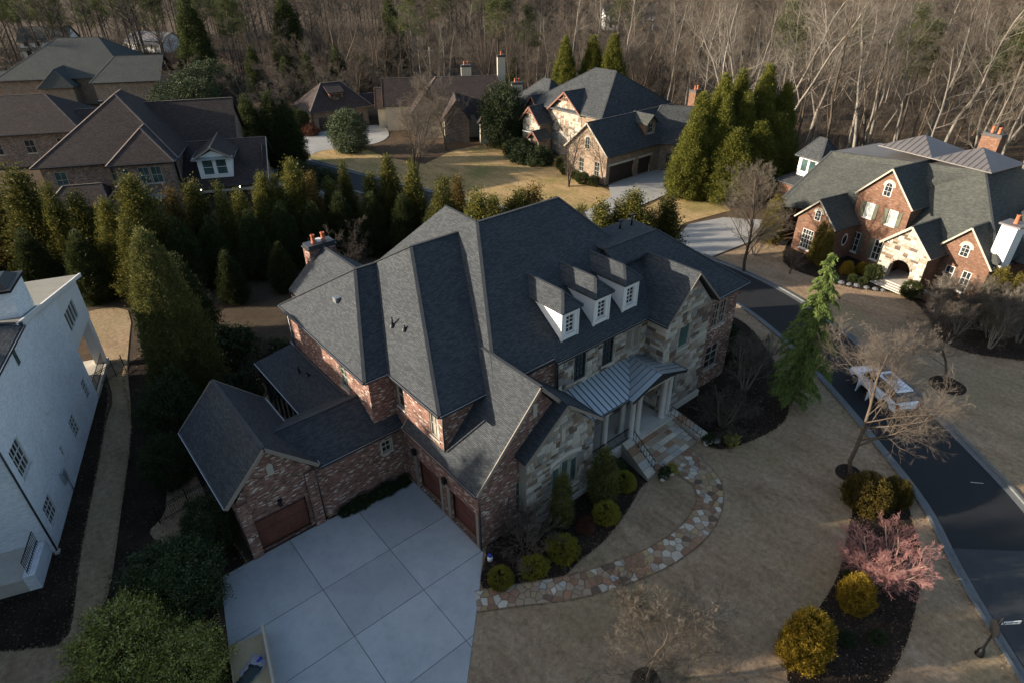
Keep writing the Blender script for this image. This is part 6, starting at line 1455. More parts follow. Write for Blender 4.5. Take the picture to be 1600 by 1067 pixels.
for k_ in range(8): plant('hedgeshrub', 'shrub', 8.9+k_*.56, 26.05-.02*k_, .42+.08*(k_ % 3), 'low dark shrub in the planted strip against the brick link wall', 'shrub', 'shrubs under the link wall', wr=1.1)
plant('hedgeshrub', 'shrub', 12.0, 43.5, 2.2, 'dark garden shrub behind the sun porch', 'shrub', 'back garden shrubs'); plant('hedgeshrub', 'shrub', 10.0, 47, 2.6, 'dark garden shrub behind the sun porch', 'shrub', 'back garden shrubs'); plant('hedgeshrub', 'shrub', 8.3, 41, 2.0, 'dark garden shrub behind the sun porch', 'shrub', 'back garden shrubs')
plant_bare('bushy0', 9.0, 52, 5, 'small bare tree in the dark back garden left of the chimney'); plant_bare('bushy1', 23.5, 52, 6.5, 'bare grey tree in the back garden right of the chimney')
plant_bare('bushy2', 10.4, 43, 3.4, 'low bare shrub tree beside the sun porch', name='bare_shrub')
# front bed
plant('boxball', 'clipped_shrub', 12.95, 16.5, .75, 'clipped yellow-green shrub nearest the driveway', 'shrub', wr=.8)
plant('boxheart', 'clipped_shrub', 14.75, 15.9, .75, 'clipped yellow-green shrub second from the driveway', 'shrub', wr=.82)
plant('boxheart', 'clipped_shrub', 16.7, 15.75, .95, 'clipped heart-shaped yellow-green shrub third from the driveway', 'shrub', wr=.78, rot=1.2)
plant('boxball', 'clipped_shrub', 20.4, 15.9, .95, 'clipped yellow-green shrub under the columnar evergreen', 'shrub', wr=.75)
plant('boxball', 'clipped_shrub', 23.1, 16.9, .9, 'clipped shrub left of the porch steps', 'shrub', wr=.75)
plant('arbordark', 'columnar_evergreen', 21.2, 17.0, 4.0, 'columnar evergreen right of the stone gable', 'tree', wr=1.25)
plant('arbordark', 'columnar_evergreen', 18.0, 17.2, 3.9, 'columnar evergreen before the triple window', 'tree', wr=1.0)
plant_bare('maple', 15.3, 17.2, 2.7, 'leafless spreading maple in front of the brick gable', wr=1.0)
plant('hedgeshrub', 'shrub', 23.4, 18.0, 1.0, 'dark low shrub beside the porch railing', 'shrub')
plant('russet', 'shrub', 18.9, 16.1, .6, 'small russet shrub between the clipped shrubs', 'shrub')
# right bed
plant('deodar', 'deodar_cedar', 38.4, 14.4, 12.2, 'feathery green cedar standing by the road in front of the right end', 'tree', wr=.82)
plant_bare('maple', 32.6, 16.2, 3.0, 'small leafless tree in the dark bed right of the steps')
plant_bare('crape', 37.6, 17.6, 4.4, 'leafless brownish tree at the right corner of the stone wing', name='bare_shrub')
plant('yucca', 'yucca', 31.5, 14.75, .75, 'yellow striped spiky plant at the edge of the right bed', 'plant')
plant('hedgeshrub', 'shrub', 40.6, 20.5, 1.6, 'dark shrub beyond the right corner of the house', 'shrub'); plant('hedgeshrub', 'shrub', 42.6, 22.8, 1.5, 'dark shrub at the far end of the right bed', 'shrub')
# island bed by the street
plant('olivemound', 'mounded_shrub', 33.0, 6.6, 1.9, 'large olive brown mounded shrub under the street tree', 'shrub', wr=1.0)
plant('olivemound', 'mounded_shrub', 34.4, 5.6, 1.6, 'darker mounded shrub at the kerb side of the olive mound', 'shrub', wr=.8)
plant('goldball', 'golden_shrub', 25.6, 3.9, 1.9, 'golden rounded shrub in the island bed below the coral tree', 'shrub', wr=.82)
plant('goldtall', 'golden_shrub', 21.0, 4.2, 2.9, 'tall golden shrub at the near end of the island bed', 'shrub', wr=.8)
plant_bare('coral', 28.0, 3.6, 3.0, 'coral pink twigged leafless maple in the island bed', name='coral_maple', wr=1.0)
plant('hedgeshrub', 'shrub', 24.6, 2.3, .5, 'low dark green plant behind the golden shrubs', 'shrub', 'low plants in the island bed'); plant('hedgeshrub', 'shrub', 23.4, 3.2, .5, 'low dark green plant behind the golden shrubs', 'shrub', 'low plants in the island bed'); plant('hedgeshrub', 'shrub', 27.0, 4.6, .6, 'low dark green plant behind the golden shrubs', 'shrub', 'low plants in the island bed')
# street and lawn trees
plant_bare('street', 34.8, 8.3, 9.6, 'bare spreading street tree whose crown hangs over the white cars', rot=2.0)
plant_bare('streetB', 49.5, 7.9, 6.6, 'bare leaning tree on the verge across the road from the olive mound', rot=.6)
plant_bare('lawntree', 14.6, 8.1, 5.2, 'pale bare tree on the front lawn at the bottom edge', rot=.4)
plant_bare('vase', 55.6, 29.0, 9.6, 'bare vase-shaped tree by the pale driveway', rot=1.1)
# across the street
plant('arbor', 'columnar_evergreen', 64.0, 31.2, 5.6, 'dark columnar evergreen at the left end of the salmon brick house', 'tree', wr=1.2); plant('arbor', 'columnar_evergreen', 62.9, 25.3, 4.6, 'columnar evergreen left of the pair by the french window', 'tree', wr=1.0); plant('arbor', 'columnar_evergreen', 62.4, 24.3, 4.2, 'columnar evergreen right of the pair by the french window', 'tree', wr=1.0)
plant('arbor', 'columnar_evergreen', 64.3, 9.9, 4.6, 'columnar evergreen at the right end of the garden wall', 'tree', wr=1.2); plant('arbor', 'columnar_evergreen', 64.6, 8.6, 4.2, 'columnar evergreen nearest the right edge', 'tree', wr=1.2)
plant('goldball', 'golden_shrub', 62.9, 21.9, 1.3, 'larger golden ball left of the stone porch', 'shrub', wr=.9); plant('goldball', 'golden_shrub', 64.2, 21.0, 1.1, 'smaller golden ball left of the stone porch', 'shrub', wr=.9)
plant('roundgreen', 'shrub', 63.6, 19.6, 1.5, 'rounded green shrub beside the stone porch', 'shrub'); plant('roundgreen', 'shrub', 62.3, 15.6, 1.6, 'rounded green shrub right of the porch steps', 'shrub'); plant('roundgreen', 'shrub', 61.4, 20.6, .8, 'low green shrub at the bed edge', 'shrub', 'low shrubs at the bed edge'); plant('roundgreen', 'shrub', 61.5, 19.6, .8, 'low green shrub at the bed edge', 'shrub', 'low shrubs at the bed edge')
for i, (x, y, hh) in enumerate([(59.8, 12.4, 2.8), (60.6, 11.0, 3.0), (58.4, 10.2, 2.8), (61.5, 9.2, 3.0), (59.6, 8.2, 3.0), (60.8, 6.4, 3), (58.0, 7.6, 2.6), (62.8, 7.2, 3)]):
    plant_bare('crape', x, y, hh+1.2, 'bare tan shrub massed in front of the garden wall', 'bare shrubs across the street', 'bare_shrub', wr=.9)
plant_bare('crape', 60.0, 30.5, 3.2, 'bare shrub between driveway and columnar evergreen', name='bare_shrub'); plant_bare('bushy1', 58.5, 25.6, 3.0, 'low bare shrub at the left of the bed across the street', name='bare_shrub')
# big bright cypress group and others behind
BG = 'tall bright cypresses between the two far houses'
for i, (x, y, hh, w) in enumerate(((70.2, 46.8, 10.5, .8), (71.8, 47.6, 12.8, .75), (73.6, 45.4, 12.2, .8), (75.2, 47.0, 14.6, .75), (77.0, 44.6, 12.6, .8), (78.4, 46.6, 14.8, .75), (80.2, 44.0, 13, .8), (82.2, 45.2, 15.2, .72), (84.0, 43.2, 13, .8), (73.0, 42.6, 9.0, .95), (76.6, 41.8, 9.5, .95), (80.2, 41.4, 10, .9))):
    plant('cypressbig', 'cypress', x, y, hh, 'bright green cypress, %s from the left in the tall group between the sunny houses' % ordw(i+1) if i < 9 else 'lower bright cypress, %s from the left at the front of the tall group' % ordw(i-8), 'tree', BG, wr=w*1.12*14/hh)
for i, (x, y, hh) in enumerate(((86.2, 87.2, 15), (90.5, 84.5, 15), (92.0, 81.0, 15.4))):
    plant('cypressbig', 'cypress', x, y, hh, 'bright green cypress rising behind the dark grey roof', 'tree', 'cypresses behind the stone house', wr=.85)
for i, (x, y, hh) in enumerate(((31.8, 98.5, 10.5), (34.6, 97, 10.8), (36.4, 96, 9.6))):
    plant('cypress', 'cypress', x, y, hh, 'dark cypress beside the brown roofed house with the dormer', 'tree', 'dark cypresses by the far street', wr=1.15)
plant('magnolia', 'magnolia', 46.9, 97.6, 6.4, 'rounded magnolia in a mulch ring on the golden lawn', 'tree', wr=.85); plant('holly', 'holly_tree', 67.6, 82.6, 10, 'large dark holly between the two far houses', 'tree', wr=.85)
plant('roundgreen', 'shrub', 45.6, 115, 4, 'clipped green shrub at the left corner of the far garage', 'shrub', wr=.9); plant('russet', 'shrub', 46.5, 112.2, 1.8, 'russet shrub below the clipped shrub at the far garage', 'shrub')
plant_bare('bushy0', 47.7, 78.8, 10, 'broad bare shrub tree in front of the brown roofed house', wr=1.0); plant_bare('bushy2', 50.5, 83.5, 9, 'bare russet tree left of the pale bare tree'); plant_bare('vase', 59.2, 87.3, 11, 'pale bare tree in front of the far chimneys'); plant_bare('bushy1', 54, 87.5, 8.6, 'bare tree close to the cream gables')
plant_bare('bushy1', 61.2, 60.4, 8.4, 'bare tree in front of the tan brick garage gable', wr=1.0)
for i, (x, y, hh) in enumerate(((63.9, 58.2, 1.4), (63.5, 60, 1.5), (64.2, 62.0, 1.3), (64.8, 64.6, 1.6), (66.4, 67, 1.8))): plant('roundgreen', 'shrub', x, y, hh, 'rounded shrub along the foot of the tan brick gable', 'shrub', 'shrubs below the tan brick gable')
for i, (x, y, hh) in enumerate(((66.0, 76.5, 2.6), (64.5, 74.0, 2.4), (65.6, 71.4, 2.4), (68, 80.2, 2.4))): plant('hedgeshrub', 'shrub', x, y, hh, 'mounded evergreen in the bed before the stone house', 'shrub', 'shrubs before the stone house', wr=1.2)
plant('goldball', 'golden_shrub', 66.6, 79.5, 1.6, 'low golden shrub before the stone house', 'shrub', wr=1.5)
HS = 'dark shrubs along the far street'
for i, (x, y) in enumerate(((37.2, 90), (37.9, 86.5), (38.6, 83.5), (36.0, 99))): plant('hedgeshrub', 'shrub', x-3.4, y, 2.2, 'dark shrub along the verge of the far street', 'shrub', HS, wr=1.3)
for i, (x, y, hh) in enumerate(((27, 138, 8), (30, 132, 9), (33, 142, 9.5), (37, 146, 10), (24, 131, 7))): plant('holly', 'evergreen_tree', x+3, y-4, hh, 'dark evergreen between the brown roof and the far lawn', 'tree', 'dark evergreens by the far lawn', wr=1.2)

# loose bark chips, fallen leaves and ragged grass edges (small stuff nobody could count)
def inside(p, poly):
    r_ = False; n = len(poly)
    for i in range(n):
        (x1, y1), (x2, y2) = poly[i], poly[(i+1) % n]
        if (y1 > p[1]) != (y2 > p[1]) and p[0] < (x2-x1)*(p[1]-y1)/(y2-y1)+x1: r_ = not r_
    return r_
def scatter(name, P, size, mat, label, cat, flat_=.35, up=.3, width=.5, seed=1):
    rng = np.random.default_rng(seed); P = np.asarray(P, float); n = len(P)
    A = np.stack([rng.normal(0, 1, n), rng.normal(0, 1, n), np.abs(rng.normal(0, flat_, n))+up], 1); V, F = leaves(rng, P, A, size, 0.05, width)
    V[:, 2] = np.maximum(V[:, 2], .004); link(name, arr_mesh(name, V, F), M[mat], label=label, cat=cat, kind='stuff')
rs_ = random.Random(21); P = []
for bed in BEDS:
    xs, ys = [p[0] for p in bed], [p[1] for p in bed]; area = (max(xs)-min(xs))*(max(ys)-min(ys)); n = int(min(9000, area*55))
    if min(xs) > 50: n //= 5
    for _ in range(n):
        p = (rs_.uniform(min(xs), max(xs)), rs_.uniform(min(ys), max(ys)))
        if inside(p, bed): P.append((*p, .03))
scatter('bark_chips', P, .13, 'chips', 'loose brown bark chips over the planting beds', 'bark chips', .2, 0, .4, 1)
P = []
for bed in BEDS:
    for i in range(len(bed)):
        a, b_ = Vector(bed[i]), Vector(bed[(i+1) % len(bed)]); L = (b_-a).length
        for _ in range(int(L*26)): q = a.lerp(b_, rs_.random()); P.append((q.x+rs_.gauss(0, .05), q.y+rs_.gauss(0, .05), .03))
for _ in range(3200):
    s_ = rs_.uniform(0, TOT); q = at_walk(s_, rs_.choice((-1, 1))*rs_.uniform(.98, 1.08)); P.append((*q, .03))
for i in range(len(ip)-1):
    a, b_ = Vector(ip[i]), Vector(ip[i+1])
    for _ in range(int((b_-a).length*30)): q = a.lerp(b_, rs_.random()); P.append((q.x-rs_.uniform(-.04, .1), q.y+rs_.uniform(-.04, .1), .05))
scatter('grass_edge', P, .13, 'blade', 'ragged dry grass along the edges of beds, path and kerb', 'grass', .4, .8, .3, 2)
P = []
for _ in range(2600): P.append((rs_.uniform(9, 45), rs_.uniform(-4, 18), .02))
for _ in range(700): P.append((rs_.uniform(50, 66), rs_.uniform(2, 30), .02))
for _ in range(900):
    f = rs_.random(); i = int(f*(len(ip)-1)); P.append((ip[i][0]+rs_.uniform(-.6, .1), ip[i][1]+rs_.uniform(-.1, .6), .02))
def road_d(p): return min((p[0]-q[0])**2+(p[1]-q[1])**2 for q in ROAD)
P = [p for p in P if not (13 < p[0] < 39 and p[1] > 16.5) and road_d(p) > 2.9**2 and not (p[0] < 13.5 and p[1] > 13)]
scatter('fallen_leaves', P, .09, 'deadleaf', 'scattered dry leaves on the lawns', 'leaves', .25, .05, .6, 3)

# the wood --------------------------------------------------------
rnd = random.Random(11)
def wood_d0(az):   # nearest distance of the wood in a direction (deg from +x)
    pts = [(-6, 92), (6, 92), (16, 96), (24, 98), (30, 104), (36, 116), (42, 126), (50, 136), (58, 146), (64, 152), (70, 165), (76, 190), (84, 205), (96, 205)]
    for (a, d), (b, e) in zip(pts, pts[1:]):
        if a <= az <= b: return d+(e-d)*(az-a)/(b-a)
    return 300
cand = []
for az10 in range(0, 40000):
    az = rnd.uniform(-5, 95); d = math.sqrt(rnd.uniform(90**2, 330**2)); 
    if d < wood_d0(az)+rnd.uniform(0, 4): continue
    x, y = d*math.cos(math.radians(az)), d*math.sin(math.radians(az))
    if 52 < x < 90 and 178 < y < 250 and rnd.random() < .8: continue
    if 8 < x < 66 and 225 < y < 290 and rnd.random() < .85: continue
    if 205 < x < 245 and 165 < y < 215: continue
    mind = 4.2 if d < 170 else 6.5
    if any((x-q[0])**2+(y-q[1])**2 < mind*mind for q in cand): continue
    cand.append((x, y, d, az))
    if len(cand) >= 900: break
cand.sort(key=lambda q: q[2])
GW = 'trees of the leafless wood behind the houses'
far = []
for i, (x, y, d, az) in enumerate(cand):
    if i < 290:
        pale = rnd.random() < (.62 if az < 34 else .3 if az < 60 else .2)
        hh = rnd.uniform(17, 25) if az < 45 else rnd.uniform(12, 20)
        if rnd.random() < .3: hh *= .62
        key = ('woodpale%d' % rnd.randrange(4)) if pale else ('woodbrown%d' % rnd.randrange(3))
        if not pale and az > 36 and rnd.random() < .6: key = 'bushy%d' % rnd.randrange(3); hh = rnd.uniform(10, 16)
        plant_bare(key, x, y, hh, 'pale trunked leafless tree in the wood behind the houses' if pale else 'brown leafless tree in the wood behind the houses', GW+(', pale' if pale else ', brown'), rot=rnd.uniform(0, 6.28), wr=rnd.uniform(.85, 1.15), tilt=(rnd.gauss(0, .025), rnd.gauss(0, .025)))
    else: far.append((x, y, d, az))
# tall pale sycamores standing clear of the wood behind the salmon house
for i, (x, y, hh) in enumerate(((91.5, 47.5, 24), (97, 45, 24), (104, 41.5, 22), (93, 55, 23), (110, 30.5, 24), (112, 24, 22), (88, 52, 21), (120, 36, 25), (100, 53, 24), (98, 38, 23), (104, 47, 25), (113, 42, 25))):
    plant_bare('sycamore%d' % (i % 3), x, y, hh, 'tall white barked bare tree, number %d from the left along the front of the wood' % (i+1) if 0 else 'tall white barked bare tree at the front of the wood', 'white barked trees at the front of the wood', rot=i*1.7, wr=1.25, tilt=(.04*math.sin(i*2), .05*math.cos(i*3)))
# evergreens in the wood
for i in range(44):
    az = rnd.choice((rnd.uniform(70, 93), rnd.uniform(74, 93), rnd.uniform(74, 93), rnd.uniform(40, 62), rnd.uniform(4, 30))); d = wood_d0(az)+rnd.uniform(6, 70); x, y = d*math.cos(math.radians(az)), d*math.sin(math.radians(az))
    plant(('pineA', 'pineB')[i % 2], 'pine_tree', x, y, rnd.uniform(17, 25), 'tall pine with a dark needle crown in the wood', 'tree', 'pines in the wood', wr=rnd.uniform(.9, 1.2))
for (x, y, hh) in ((92, 158, 18), (88, 152, 12), (60, 140, 10), (66, 138, 11), (72, 137, 9), (56, 143, 9), (100, 118, 8), (52, 150, 11), (70, 172, 20), (48, 176, 20)): plant('cypress', 'evergreen_tree', x, y, hh, 'dark evergreen at the edge of the wood', 'tree', 'dark evergreens at the edge of the wood', wr=1.1)
# lower bushes and brush at the edge of the wood
for i, (x, y, hh) in enumerate([(d*math.cos(math.radians(a)), d*math.sin(math.radians(a)), hq) for a, d, hq in ((72, 138, 9), (70, 132, 8), (68, 136, 10), (66, 140, 9), (63, 144, 9), (74, 146, 9), (69, 146, 10), (60, 142, 9), (71, 124, 7), (56, 138, 9), (76, 160, 9), (66, 130, 8), (64, 136, 9), (73, 152, 9))]):
    plant_bare('bushy%d' % (i % 3), x, y, hh, 'broad leafless bush at the edge of the wood beyond the far lawn', 'leafless bushes by the far lawn', wr=1.25)
# far part of the wood: one mass
parts_t, parts_b = [], []
segs = []
for (x, y, d, az) in far:
    hh = rnd.uniform(15, 25); lx, ly = rnd.gauss(0, .8), rnd.gauss(0, .8); k = .24
    segs.append((x, y, -.2, x+lx*.4, y+ly*.4, hh*.5, k, k*.7)); segs.append((x+lx*.4, y+ly*.4, hh*.5, x+lx, y+ly, hh, k*.7, .03))
    for j in range(46):
        f = rnd.uniform(.3, .98); a = rnd.uniform(0, 6.28); L = hh*.3*(1.12-f)+.6; b = Vector((x+lx*f, y+ly*f, hh*f)); e = b+Vector((math.cos(a)*L*.75, math.sin(a)*L*.75, L*rnd.uniform(.35, .95)))
        segs.append((*b, *e, .07, .03))
        for m_ in range(3):
            q = b.lerp(e, rnd.uniform(.3, .95)); e2 = q+Vector((rnd.gauss(0, .8), rnd.gauss(0, .8), rnd.uniform(.3, 1.5))); segs.append((*q, *e2, .045, .02))
me = arr_mesh('far_wood', *tubes_mesh('', segs, 3)); link('far_wood', me, M['twig_brown'], label='hazy brown mass of leafless trees deep in the wood', cat='wood', kind='stuff')
# brushwood on the woodland floor
rng = np.random.default_rng(5); az = np.radians(rng.uniform(-5, 95, 20000)); dd = np.sqrt(rng.uniform(84**2, 300**2, 20000)); keep = dd > np.array([wood_d0(math.degrees(a))-5 for a in az]); az, dd = az[keep], dd[keep]
bx, by = dd*np.cos(az), dd*np.sin(az); n = len(bx); k = 7
base = np.repeat(np.stack([bx, by, np.zeros(n)-.1], 1), k, 0); tip = base+np.stack([rng.normal(0, .7, n*k), rng.normal(0, .7, n*k), rng.uniform(.5, 2.8, n*k)], 1)
sg = np.concatenate([base, tip, np.full((n*k, 1), .022), np.full((n*k, 1), .007)], 1)
me = arr_mesh('brushwood', *tubes_mesh('', sg, 3)); link('brushwood', me, M['twig_brown'], label='thin leafless brush covering the woodland floor', cat='brush', kind='stuff')
# ------------------------------------------------------------------ cars, sign, fence, small things
def car_body(L, W, prof, n=9):
    """lofted body: prof = list of (x, z_low, z_top, half width at waist, half width at top)"""
    mb = MB(); rings = []
    for (x, zl, zw, zt, hw, ht) in prof:
        pts = [(-hw*.9, zl), (-hw, zl+.12), (-hw, zw), (-ht, zt), (ht, zt), (hw, zw), (hw, zl+.12), (hw*.9, zl)]
        rings.append([(x, y, z) for y, z in pts])
    for a, b in zip(rings, rings[1:]):
        for i in range(8):
            j = (i+1) % 8; mb.poly([a[i], b[i], b[j], a[j]])
    mb.poly(rings[0]); mb.poly(rings[-1][::-1]); return mb
def suv(x, y, yaw, label, doors=False, roof='car_white'):
    r = empty('car', (x, y, -.03), yaw, label=label, cat='car', group=None)
    body = [(-2.3, .45, .8, .95, .78, .7), (-2.2, .32, .85, 1.05, .9, .8), (-1.6, .3, .9, 1.08, .94, .84), (.9, .3, .9, 1.06, .94, .84), (1.6, .3, .85, 1.0, .93, .78), (2.15, .33, .75, .88, .88, .7), (2.35, .45, .65, .75, .74, .6)]
    b = car_body(4.7, 1.9, body).build('body', M['car_white'], r)
    cab = [(-2.1, 1.0, 1.02, 1.08, .82, .8), (-1.75, 1.02, 1.1, 1.55, .82, .66), (-1.3, 1.02, 1.12, 1.66, .83, .64), (.0, 1.02, 1.12, 1.68, .84, .64), (.55, 1.0, 1.1, 1.55, .83, .62), (1.25, .98, 1.0, 1.04, .8, .74)]
    g = car_body(3.4, 1.7, cab).build('glasshouse', M['glass'], r)
    k = MB(); k.hexa([(-1.75, -.62, 1.58), (.35, -.6, 1.64), (.35, .6, 1.64), (-1.75, .62, 1.58), (-1.7, -.56, 1.68), (.3, -.54, 1.73), (.3, .54, 1.73), (-1.7, .56, 1.68)]); k.build('car_roof', M[roof], r)
    if roof == 'car_white': k = MB(); k.box(-.55, .1, -.36, .36, 1.72, 1.742); k.build('sunroof', M['glass'], r)
    for xp in (-1.2, -.1):
        k = MB()
        for s_ in (-1, 1): k.bar((xp, s_*.845, 1.03), (xp+.05, s_*.66, 1.62), .07, .03)
        k.build('pillar', M['car_white'], r)
    for s_ in (-1, 1):
        for xp in (-1.45, 1.45):
            k = MB(); k.tube((xp, s_*.72, .36), (xp, s_*.97, .36), .36, n=18); w = k.build('wheel', M['tyre'], r); k = MB(); k.tube((xp, s_*.96, .36), (xp, s_*.985, .36), .23, n=14); k.build('rim', M['drip'], w)
        k = MB(); k.box(-2.36, -2.18, s_*.86-.14 if s_ > 0 else -.88, s_*.86+.02 if s_ > 0 else -.72, .72, 1.0); k.build('tail_lamp', M['red_lamp'], r)
        k = MB(); k.box(2.1, 2.28, s_*.72-.16, s_*.72+.1, .62, .76); k.build('headlight', M['glass_pale'], r)
        k = MB(); k.box(.75, .95, s_*1.02-.1, s_*1.02+.08, 1.0, 1.15); k.build('mirror', M['car_white'], r)
    k = MB(); k.box(-2.42, -2.28, -.8, .8, .42, .6); k.build('bumper', M['car_black'], r)
    k = MB(); k.box(-2.33, -2.29, -.25, .25, .66, .78); k.build('number_plate', M['sign_white'], r)
    if doors:
        for hx, ang in ((.85, 58), (-.25, 62)):
            a = math.radians(180-ang); dx, dy = math.cos(a), math.sin(a); k = MB(); p0 = (hx, .95); p1 = (hx+dx*1.02, .95+dy*1.02); n = (-dy*.05, dx*.05)
            q = lambda z0, z1, f0=0, f1=1: k.hexa([(p0[0]+(p1[0]-p0[0])*f0, p0[1]+(p1[1]-p0[1])*f0, z0), (p0[0]+(p1[0]-p0[0])*f1, p0[1]+(p1[1]-p0[1])*f1, z0), (p0[0]+(p1[0]-p0[0])*f1+n[0], p0[1]+(p1[1]-p0[1])*f1+n[1], z0), (p0[0]+(p1[0]-p0[0])*f0+n[0], p0[1]+(p1[1]-p0[1])*f0+n[1], z0), (p0[0]+(p1[0]-p0[0])*f0, p0[1]+(p1[1]-p0[1])*f0, z1), (p0[0]+(p1[0]-p0[0])*f1, p0[1]+(p1[1]-p0[1])*f1, z1), (p0[0]+(p1[0]-p0[0])*f1+n[0], p0[1]+(p1[1]-p0[1])*f1+n[1], z1), (p0[0]+(p1[0]-p0[0])*f0+n[0], p0[1]+(p1[1]-p0[1])*f0+n[1], z1)])
            q(.35, 1.02); q(1.52, 1.58, .2, .95); q(1.02, 1.55, .92, 1); k.build('door', M['car_white'], r, label='open door')
    return r
car = suv(44.7, 10.75, math.radians(60), 'white car with its street-side doors open under the bare street tree', True); car.scale = (1.13, 1.05, 1.05)

# street name and stop sign seen from behind
s = empty('street_sign', (27.5, -1.15, 0), math.radians(38), label='black octagonal sign on ornate post with white street name blade by the kerb', cat='sign')
k = MB(); k.lathe((0, 0, 0), [(.2, 0), (.2, .06), (.17, .1), (.15, .3), (.1, .42), (.07, .5), (.055, .55), (.05, 2.55), (.06, 2.6), (.02, 2.75), (0, 2.8)], 12); k.build('post', M['iron'], s)
def octo(c, r, y0, y1):
    k = MB(); f = [(c[0]+r*math.cos(math.pi/8+i*math.pi/4), y0, c[1]+r*math.sin(math.pi/8+i*math.pi/4)) for i in range(8)]; b = [(p[0], y1, p[2]) for p in f]
    k.poly(f); k.poly(b[::-1])
    for i in range(8): k.poly([f[i], b[i], b[(i+1) % 8], f[(i+1) % 8]][::-1])
    return k
pl = octo((0, 2.0), .42, .06, .09); pl.build('sign_plate', M['iron'], s)
k = MB(); k.hexa([(.05, -.02, 2.3), (.95, -.02, 2.3), (.95, .0, 2.3), (.05, .0, 2.3), (.05, -.02, 2.5), (.95, -.02, 2.52), (.95, .0, 2.52), (.05, .0, 2.5)]); bl = k.build('name_blade', M['sign_white'], s); bl.rotation_euler = (0, 0, math.radians(-75))
k = MB()
for i, w in enumerate((.05, .03, .05, .06, .03, .05, .05)): k.box(.2+i*.09, .2+i*.09+w, -.0225, -.0202, 2.36, 2.45)
lt = k.build('lettering', M['iron'], bl, kind='stuff')
k = MB(); k.bar((-.35, 0, 2.62), (.35, 0, 2.62), .03, .03); k.build('scroll_arm', M['iron'], s)

# iron fence by the garage and by the white house
def fence(p, q, n, label):
    p, q = Vector(p), Vector(q); r = empty('iron_fence', ((p.x+q.x)/2, (p.y+q.y)/2, 0), label=label, cat='fence'); o = r.location
    pm = None; L = (q-p).length; c = (Vector((o.x, o.y)))
    for z in (.2, 1.05, 1.2): k = MB(); k.bar((*(p-c), z), (*(q-c), z), .03, .035); k.build('rail', M['iron'], r)
    mb = MB(); mb.box(-.011, .011, -.011, .011, 0, 1.35); me = mb.mesh('picket'); me.materials.append(M['iron'])
    mb = MB(); mb.box(-.035, .035, -.035, .035, 0, 1.5); mp = mb.mesh('post'); mp.materials.append(M['iron'])
    for i in range(n+1):
        a = p.lerp(q, i/n)-c; post = i % 14 == 0 or i == n
        link('fence_post' if post else 'picket', mp if post else me, None, r, (a.x, a.y, 0))
fence((.35, 32.3), (3.55, 32.75), 26, 'black iron picket fence between the garage and the boundary shrubs')
fence((.05, 49.6), (2.6, 50.9), 20, 'black iron picket fence at the rear corner of the white house')

# plywood bin with tarp at the bottom edge
b = empty('plywood_bin', (1.15, 19.8, .03), math.radians(-13), label='open plywood bin on the driveway at the bottom edge', cat='bin')
k = MB(); k.box(-.78, .78, -1.8, 1.75, 0, .5); k.build('floor', M['plywood'], b)
for x0, x1, h_ in ((.72, .82, .95), (-.84, -.781, .62)): k = MB(); k.box(x0, x1, -1.8, 1.95 if x0 > 0 else 1.75, 0, h_); k.build('side_board', M['plywood'] if x0 < 0 else M['trim_cream'], b)
def crumple(name, loc, sx, sy, h_, mat, label, seed):
    rng = np.random.default_rng(seed); n = 9; X, Y = np.meshgrid(np.linspace(-1, 1, n), np.linspace(-1, 1, n)); e = np.clip(1-np.maximum(abs(X), abs(Y))**3, 0, 1)
    Z = e*h_*(.5+.6*rng.random((n, n))); X = X*sx*(1+.12*rng.normal(size=(n, n))); Y = Y*sy*(1+.12*rng.normal(size=(n, n)))
    V = np.stack([X, Y, Z], -1).reshape(-1, 3); F = np.array([[i*n+j, i*n+j+1, (i+1)*n+j+1, (i+1)*n+j] for i in range(n-1) for j in range(n-1)])
    o = link(name, arr_mesh(name, V, F), M[mat], None, loc, label=label, cat=name.replace('_', ' ')); o.rotation_euler = (0, 0, .5); return o
crumple('plastic_sheet', (1.25, 19.95, .54), .55, .42, .12, 'sheet_grey', 'crumpled grey sheet in the plywood bin', 1); crumple('tarp', (.95, 19.65, .62), .5, .3, .16, 'tarp', 'dark green tarp heaped in the plywood bin', 2); crumple('blue_bag', (1.6, 20.05, .66), .14, .07, .08, 'blue', 'small blue bag on the grey sheet', 3)
# pots beside the steps
def pot(x, y, label, mat, plantkey=None):
    r = empty('plant_pot', (x, y, .04), label=label, cat='plant pot'); k = MB(); k.lathe((0, 0, 0), [(.0, 0), (.14, 0), (.2, .28), (.22, .32), (.18, .32), (.17, .27), (0, .27)], 14); k.build('pot', M['sign_white'], r)
    V, F = foliage(int(x*10), .5, .3, mound, 60, 16, .12, .09, jit=.7); c = link('plant', arr_mesh('pot_plant', V+np.array([0, 0, .28]), F), M[mat], r)
pot(25.25, 15.6, 'white pot with dark plant left of the steps, outermost', 'holly'); pot(25.65, 15.75, 'white pot with dark plant left of the steps, middle', 'holly'); pot(26.1, 15.55, 'white pot with yellow-green plant left of the steps', 'box')
pot(30.1, 15.8, 'white pot with dark plant right of the steps, nearer', 'holly'); pot(30.5, 15.75, 'white pot with dark plant right of the steps, farther', 'holly')
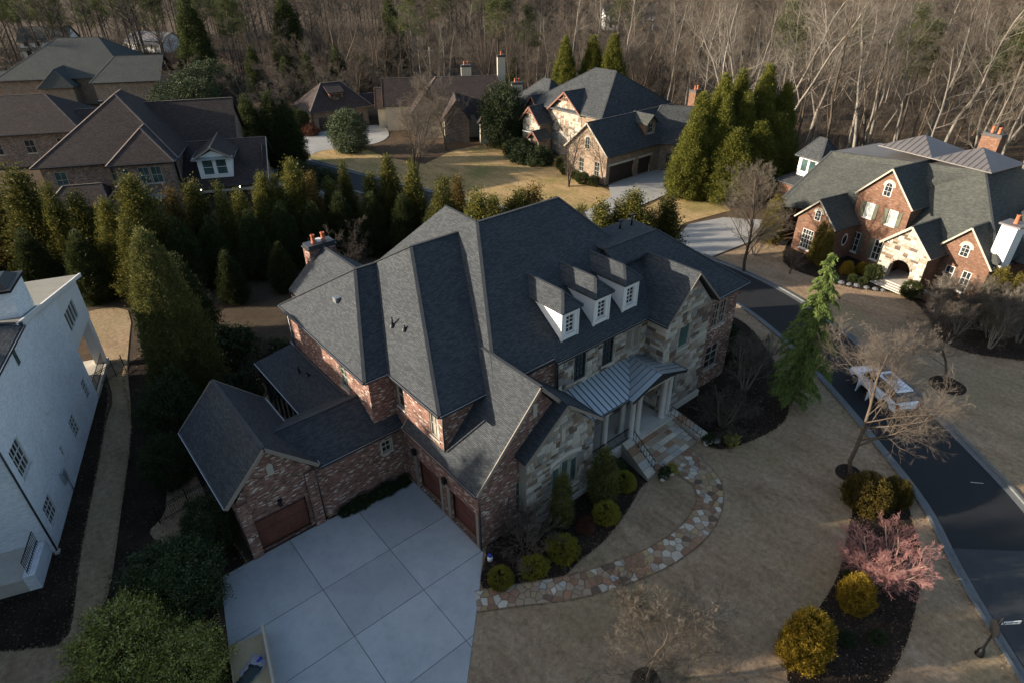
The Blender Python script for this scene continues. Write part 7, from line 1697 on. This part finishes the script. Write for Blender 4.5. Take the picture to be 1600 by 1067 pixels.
# boulder in the right bed
k = MB(); V = []
rnd = random.Random(4)
def rock(name, x, y, r, label, mat):
    k = MB(); n = 7; rings = []
    for j in range(4):
        t = j/3; rings.append([(r*math.cos(i*2*math.pi/n)*math.cos(t*1.35)*rnd.uniform(.85, 1.1), r*math.sin(i*2*math.pi/n)*math.cos(t*1.35)*rnd.uniform(.85, 1.1), r*.7*math.sin(t*1.45)) for i in range(n)])
    for a, b_ in zip(rings, rings[1:]):
        for i in range(n): k.poly([a[i], a[(i+1) % n], b_[(i+1) % n], b_[i]])
    k.poly(rings[-1]); o = k.build(name, M[mat] if isinstance(mat, str) else STONE[mat], label=label, cat='rock'); o.location = (x, y, 0)
rock('boulder', 31.0, 15.6, .3, 'pale boulder in the dark bed right of the steps', 4)
for i, (x, y, r_) in enumerate(((60.6, 21.9, .3), (60.5, 21.2, .4), (60.7, 20.5, .35), (61.0, 19.9, .4), (61.3, 19.1, .35), (61.6, 18.4, .35), (61.9, 17.8, .3))):
    rock('boulder', x, y, r_*.9, 'edging boulder along the bed in front of the stone porch', 'slate')
for o in S.objects:
    if o.name.startswith('boulder') and 'edging' in o.get('label', ''): o['group'] = 'edging boulders across the street'
# white and blue hose reel by the downpipe
r = empty('garden_lantern', (13.35, 17.9, 0), label='small blue and white garden ornament beside the driveway corner', cat='ornament'); k = MB(); k.lathe((0, 0, 0), [(.0, 0), (.14, 0), (.16, .2), (.1, .34), (0, .36)], 12); k.build('base', M['sign_white'], r); k = MB(); k.lathe((0, 0, .34), [(0, 0), (.13, .02), (.13, .1), (0, .16)], 12); k.build('top', M['blue'], r)
# utility pole far behind and flag by the stone house door
r = empty('utility_pole', (89, 136, 0), label='pale pole rising at the edge of the wood behind the brown roofs', cat='pole'); k = MB(); k.tube((0, 0, 0), (0, 0, 9), .16, .11, 8); k.build('pole', M['trim_cream'], r); k = MB(); k.bar((-1, 0, 8.3), (1, 0, 8.3), .1, .12); k.build('crossarm', M['trim_cream'], r)
r = empty('flag', (67.2, 77.6, 1.2), label='small red and white flag beside the stone house entrance', cat='flag'); k = MB(); k.tube((0, 0, 0), (-.5, .2, 1.2), .02, n=6); k.build('staff', M['trim_white'], r)
k = MB(); k.poly([(-.1, .05, .3), (-.5, .2, 1.15), (-.75, -.1, .7), (-.35, -.2, .05)]); k.build('cloth', M['red_lamp'], r)
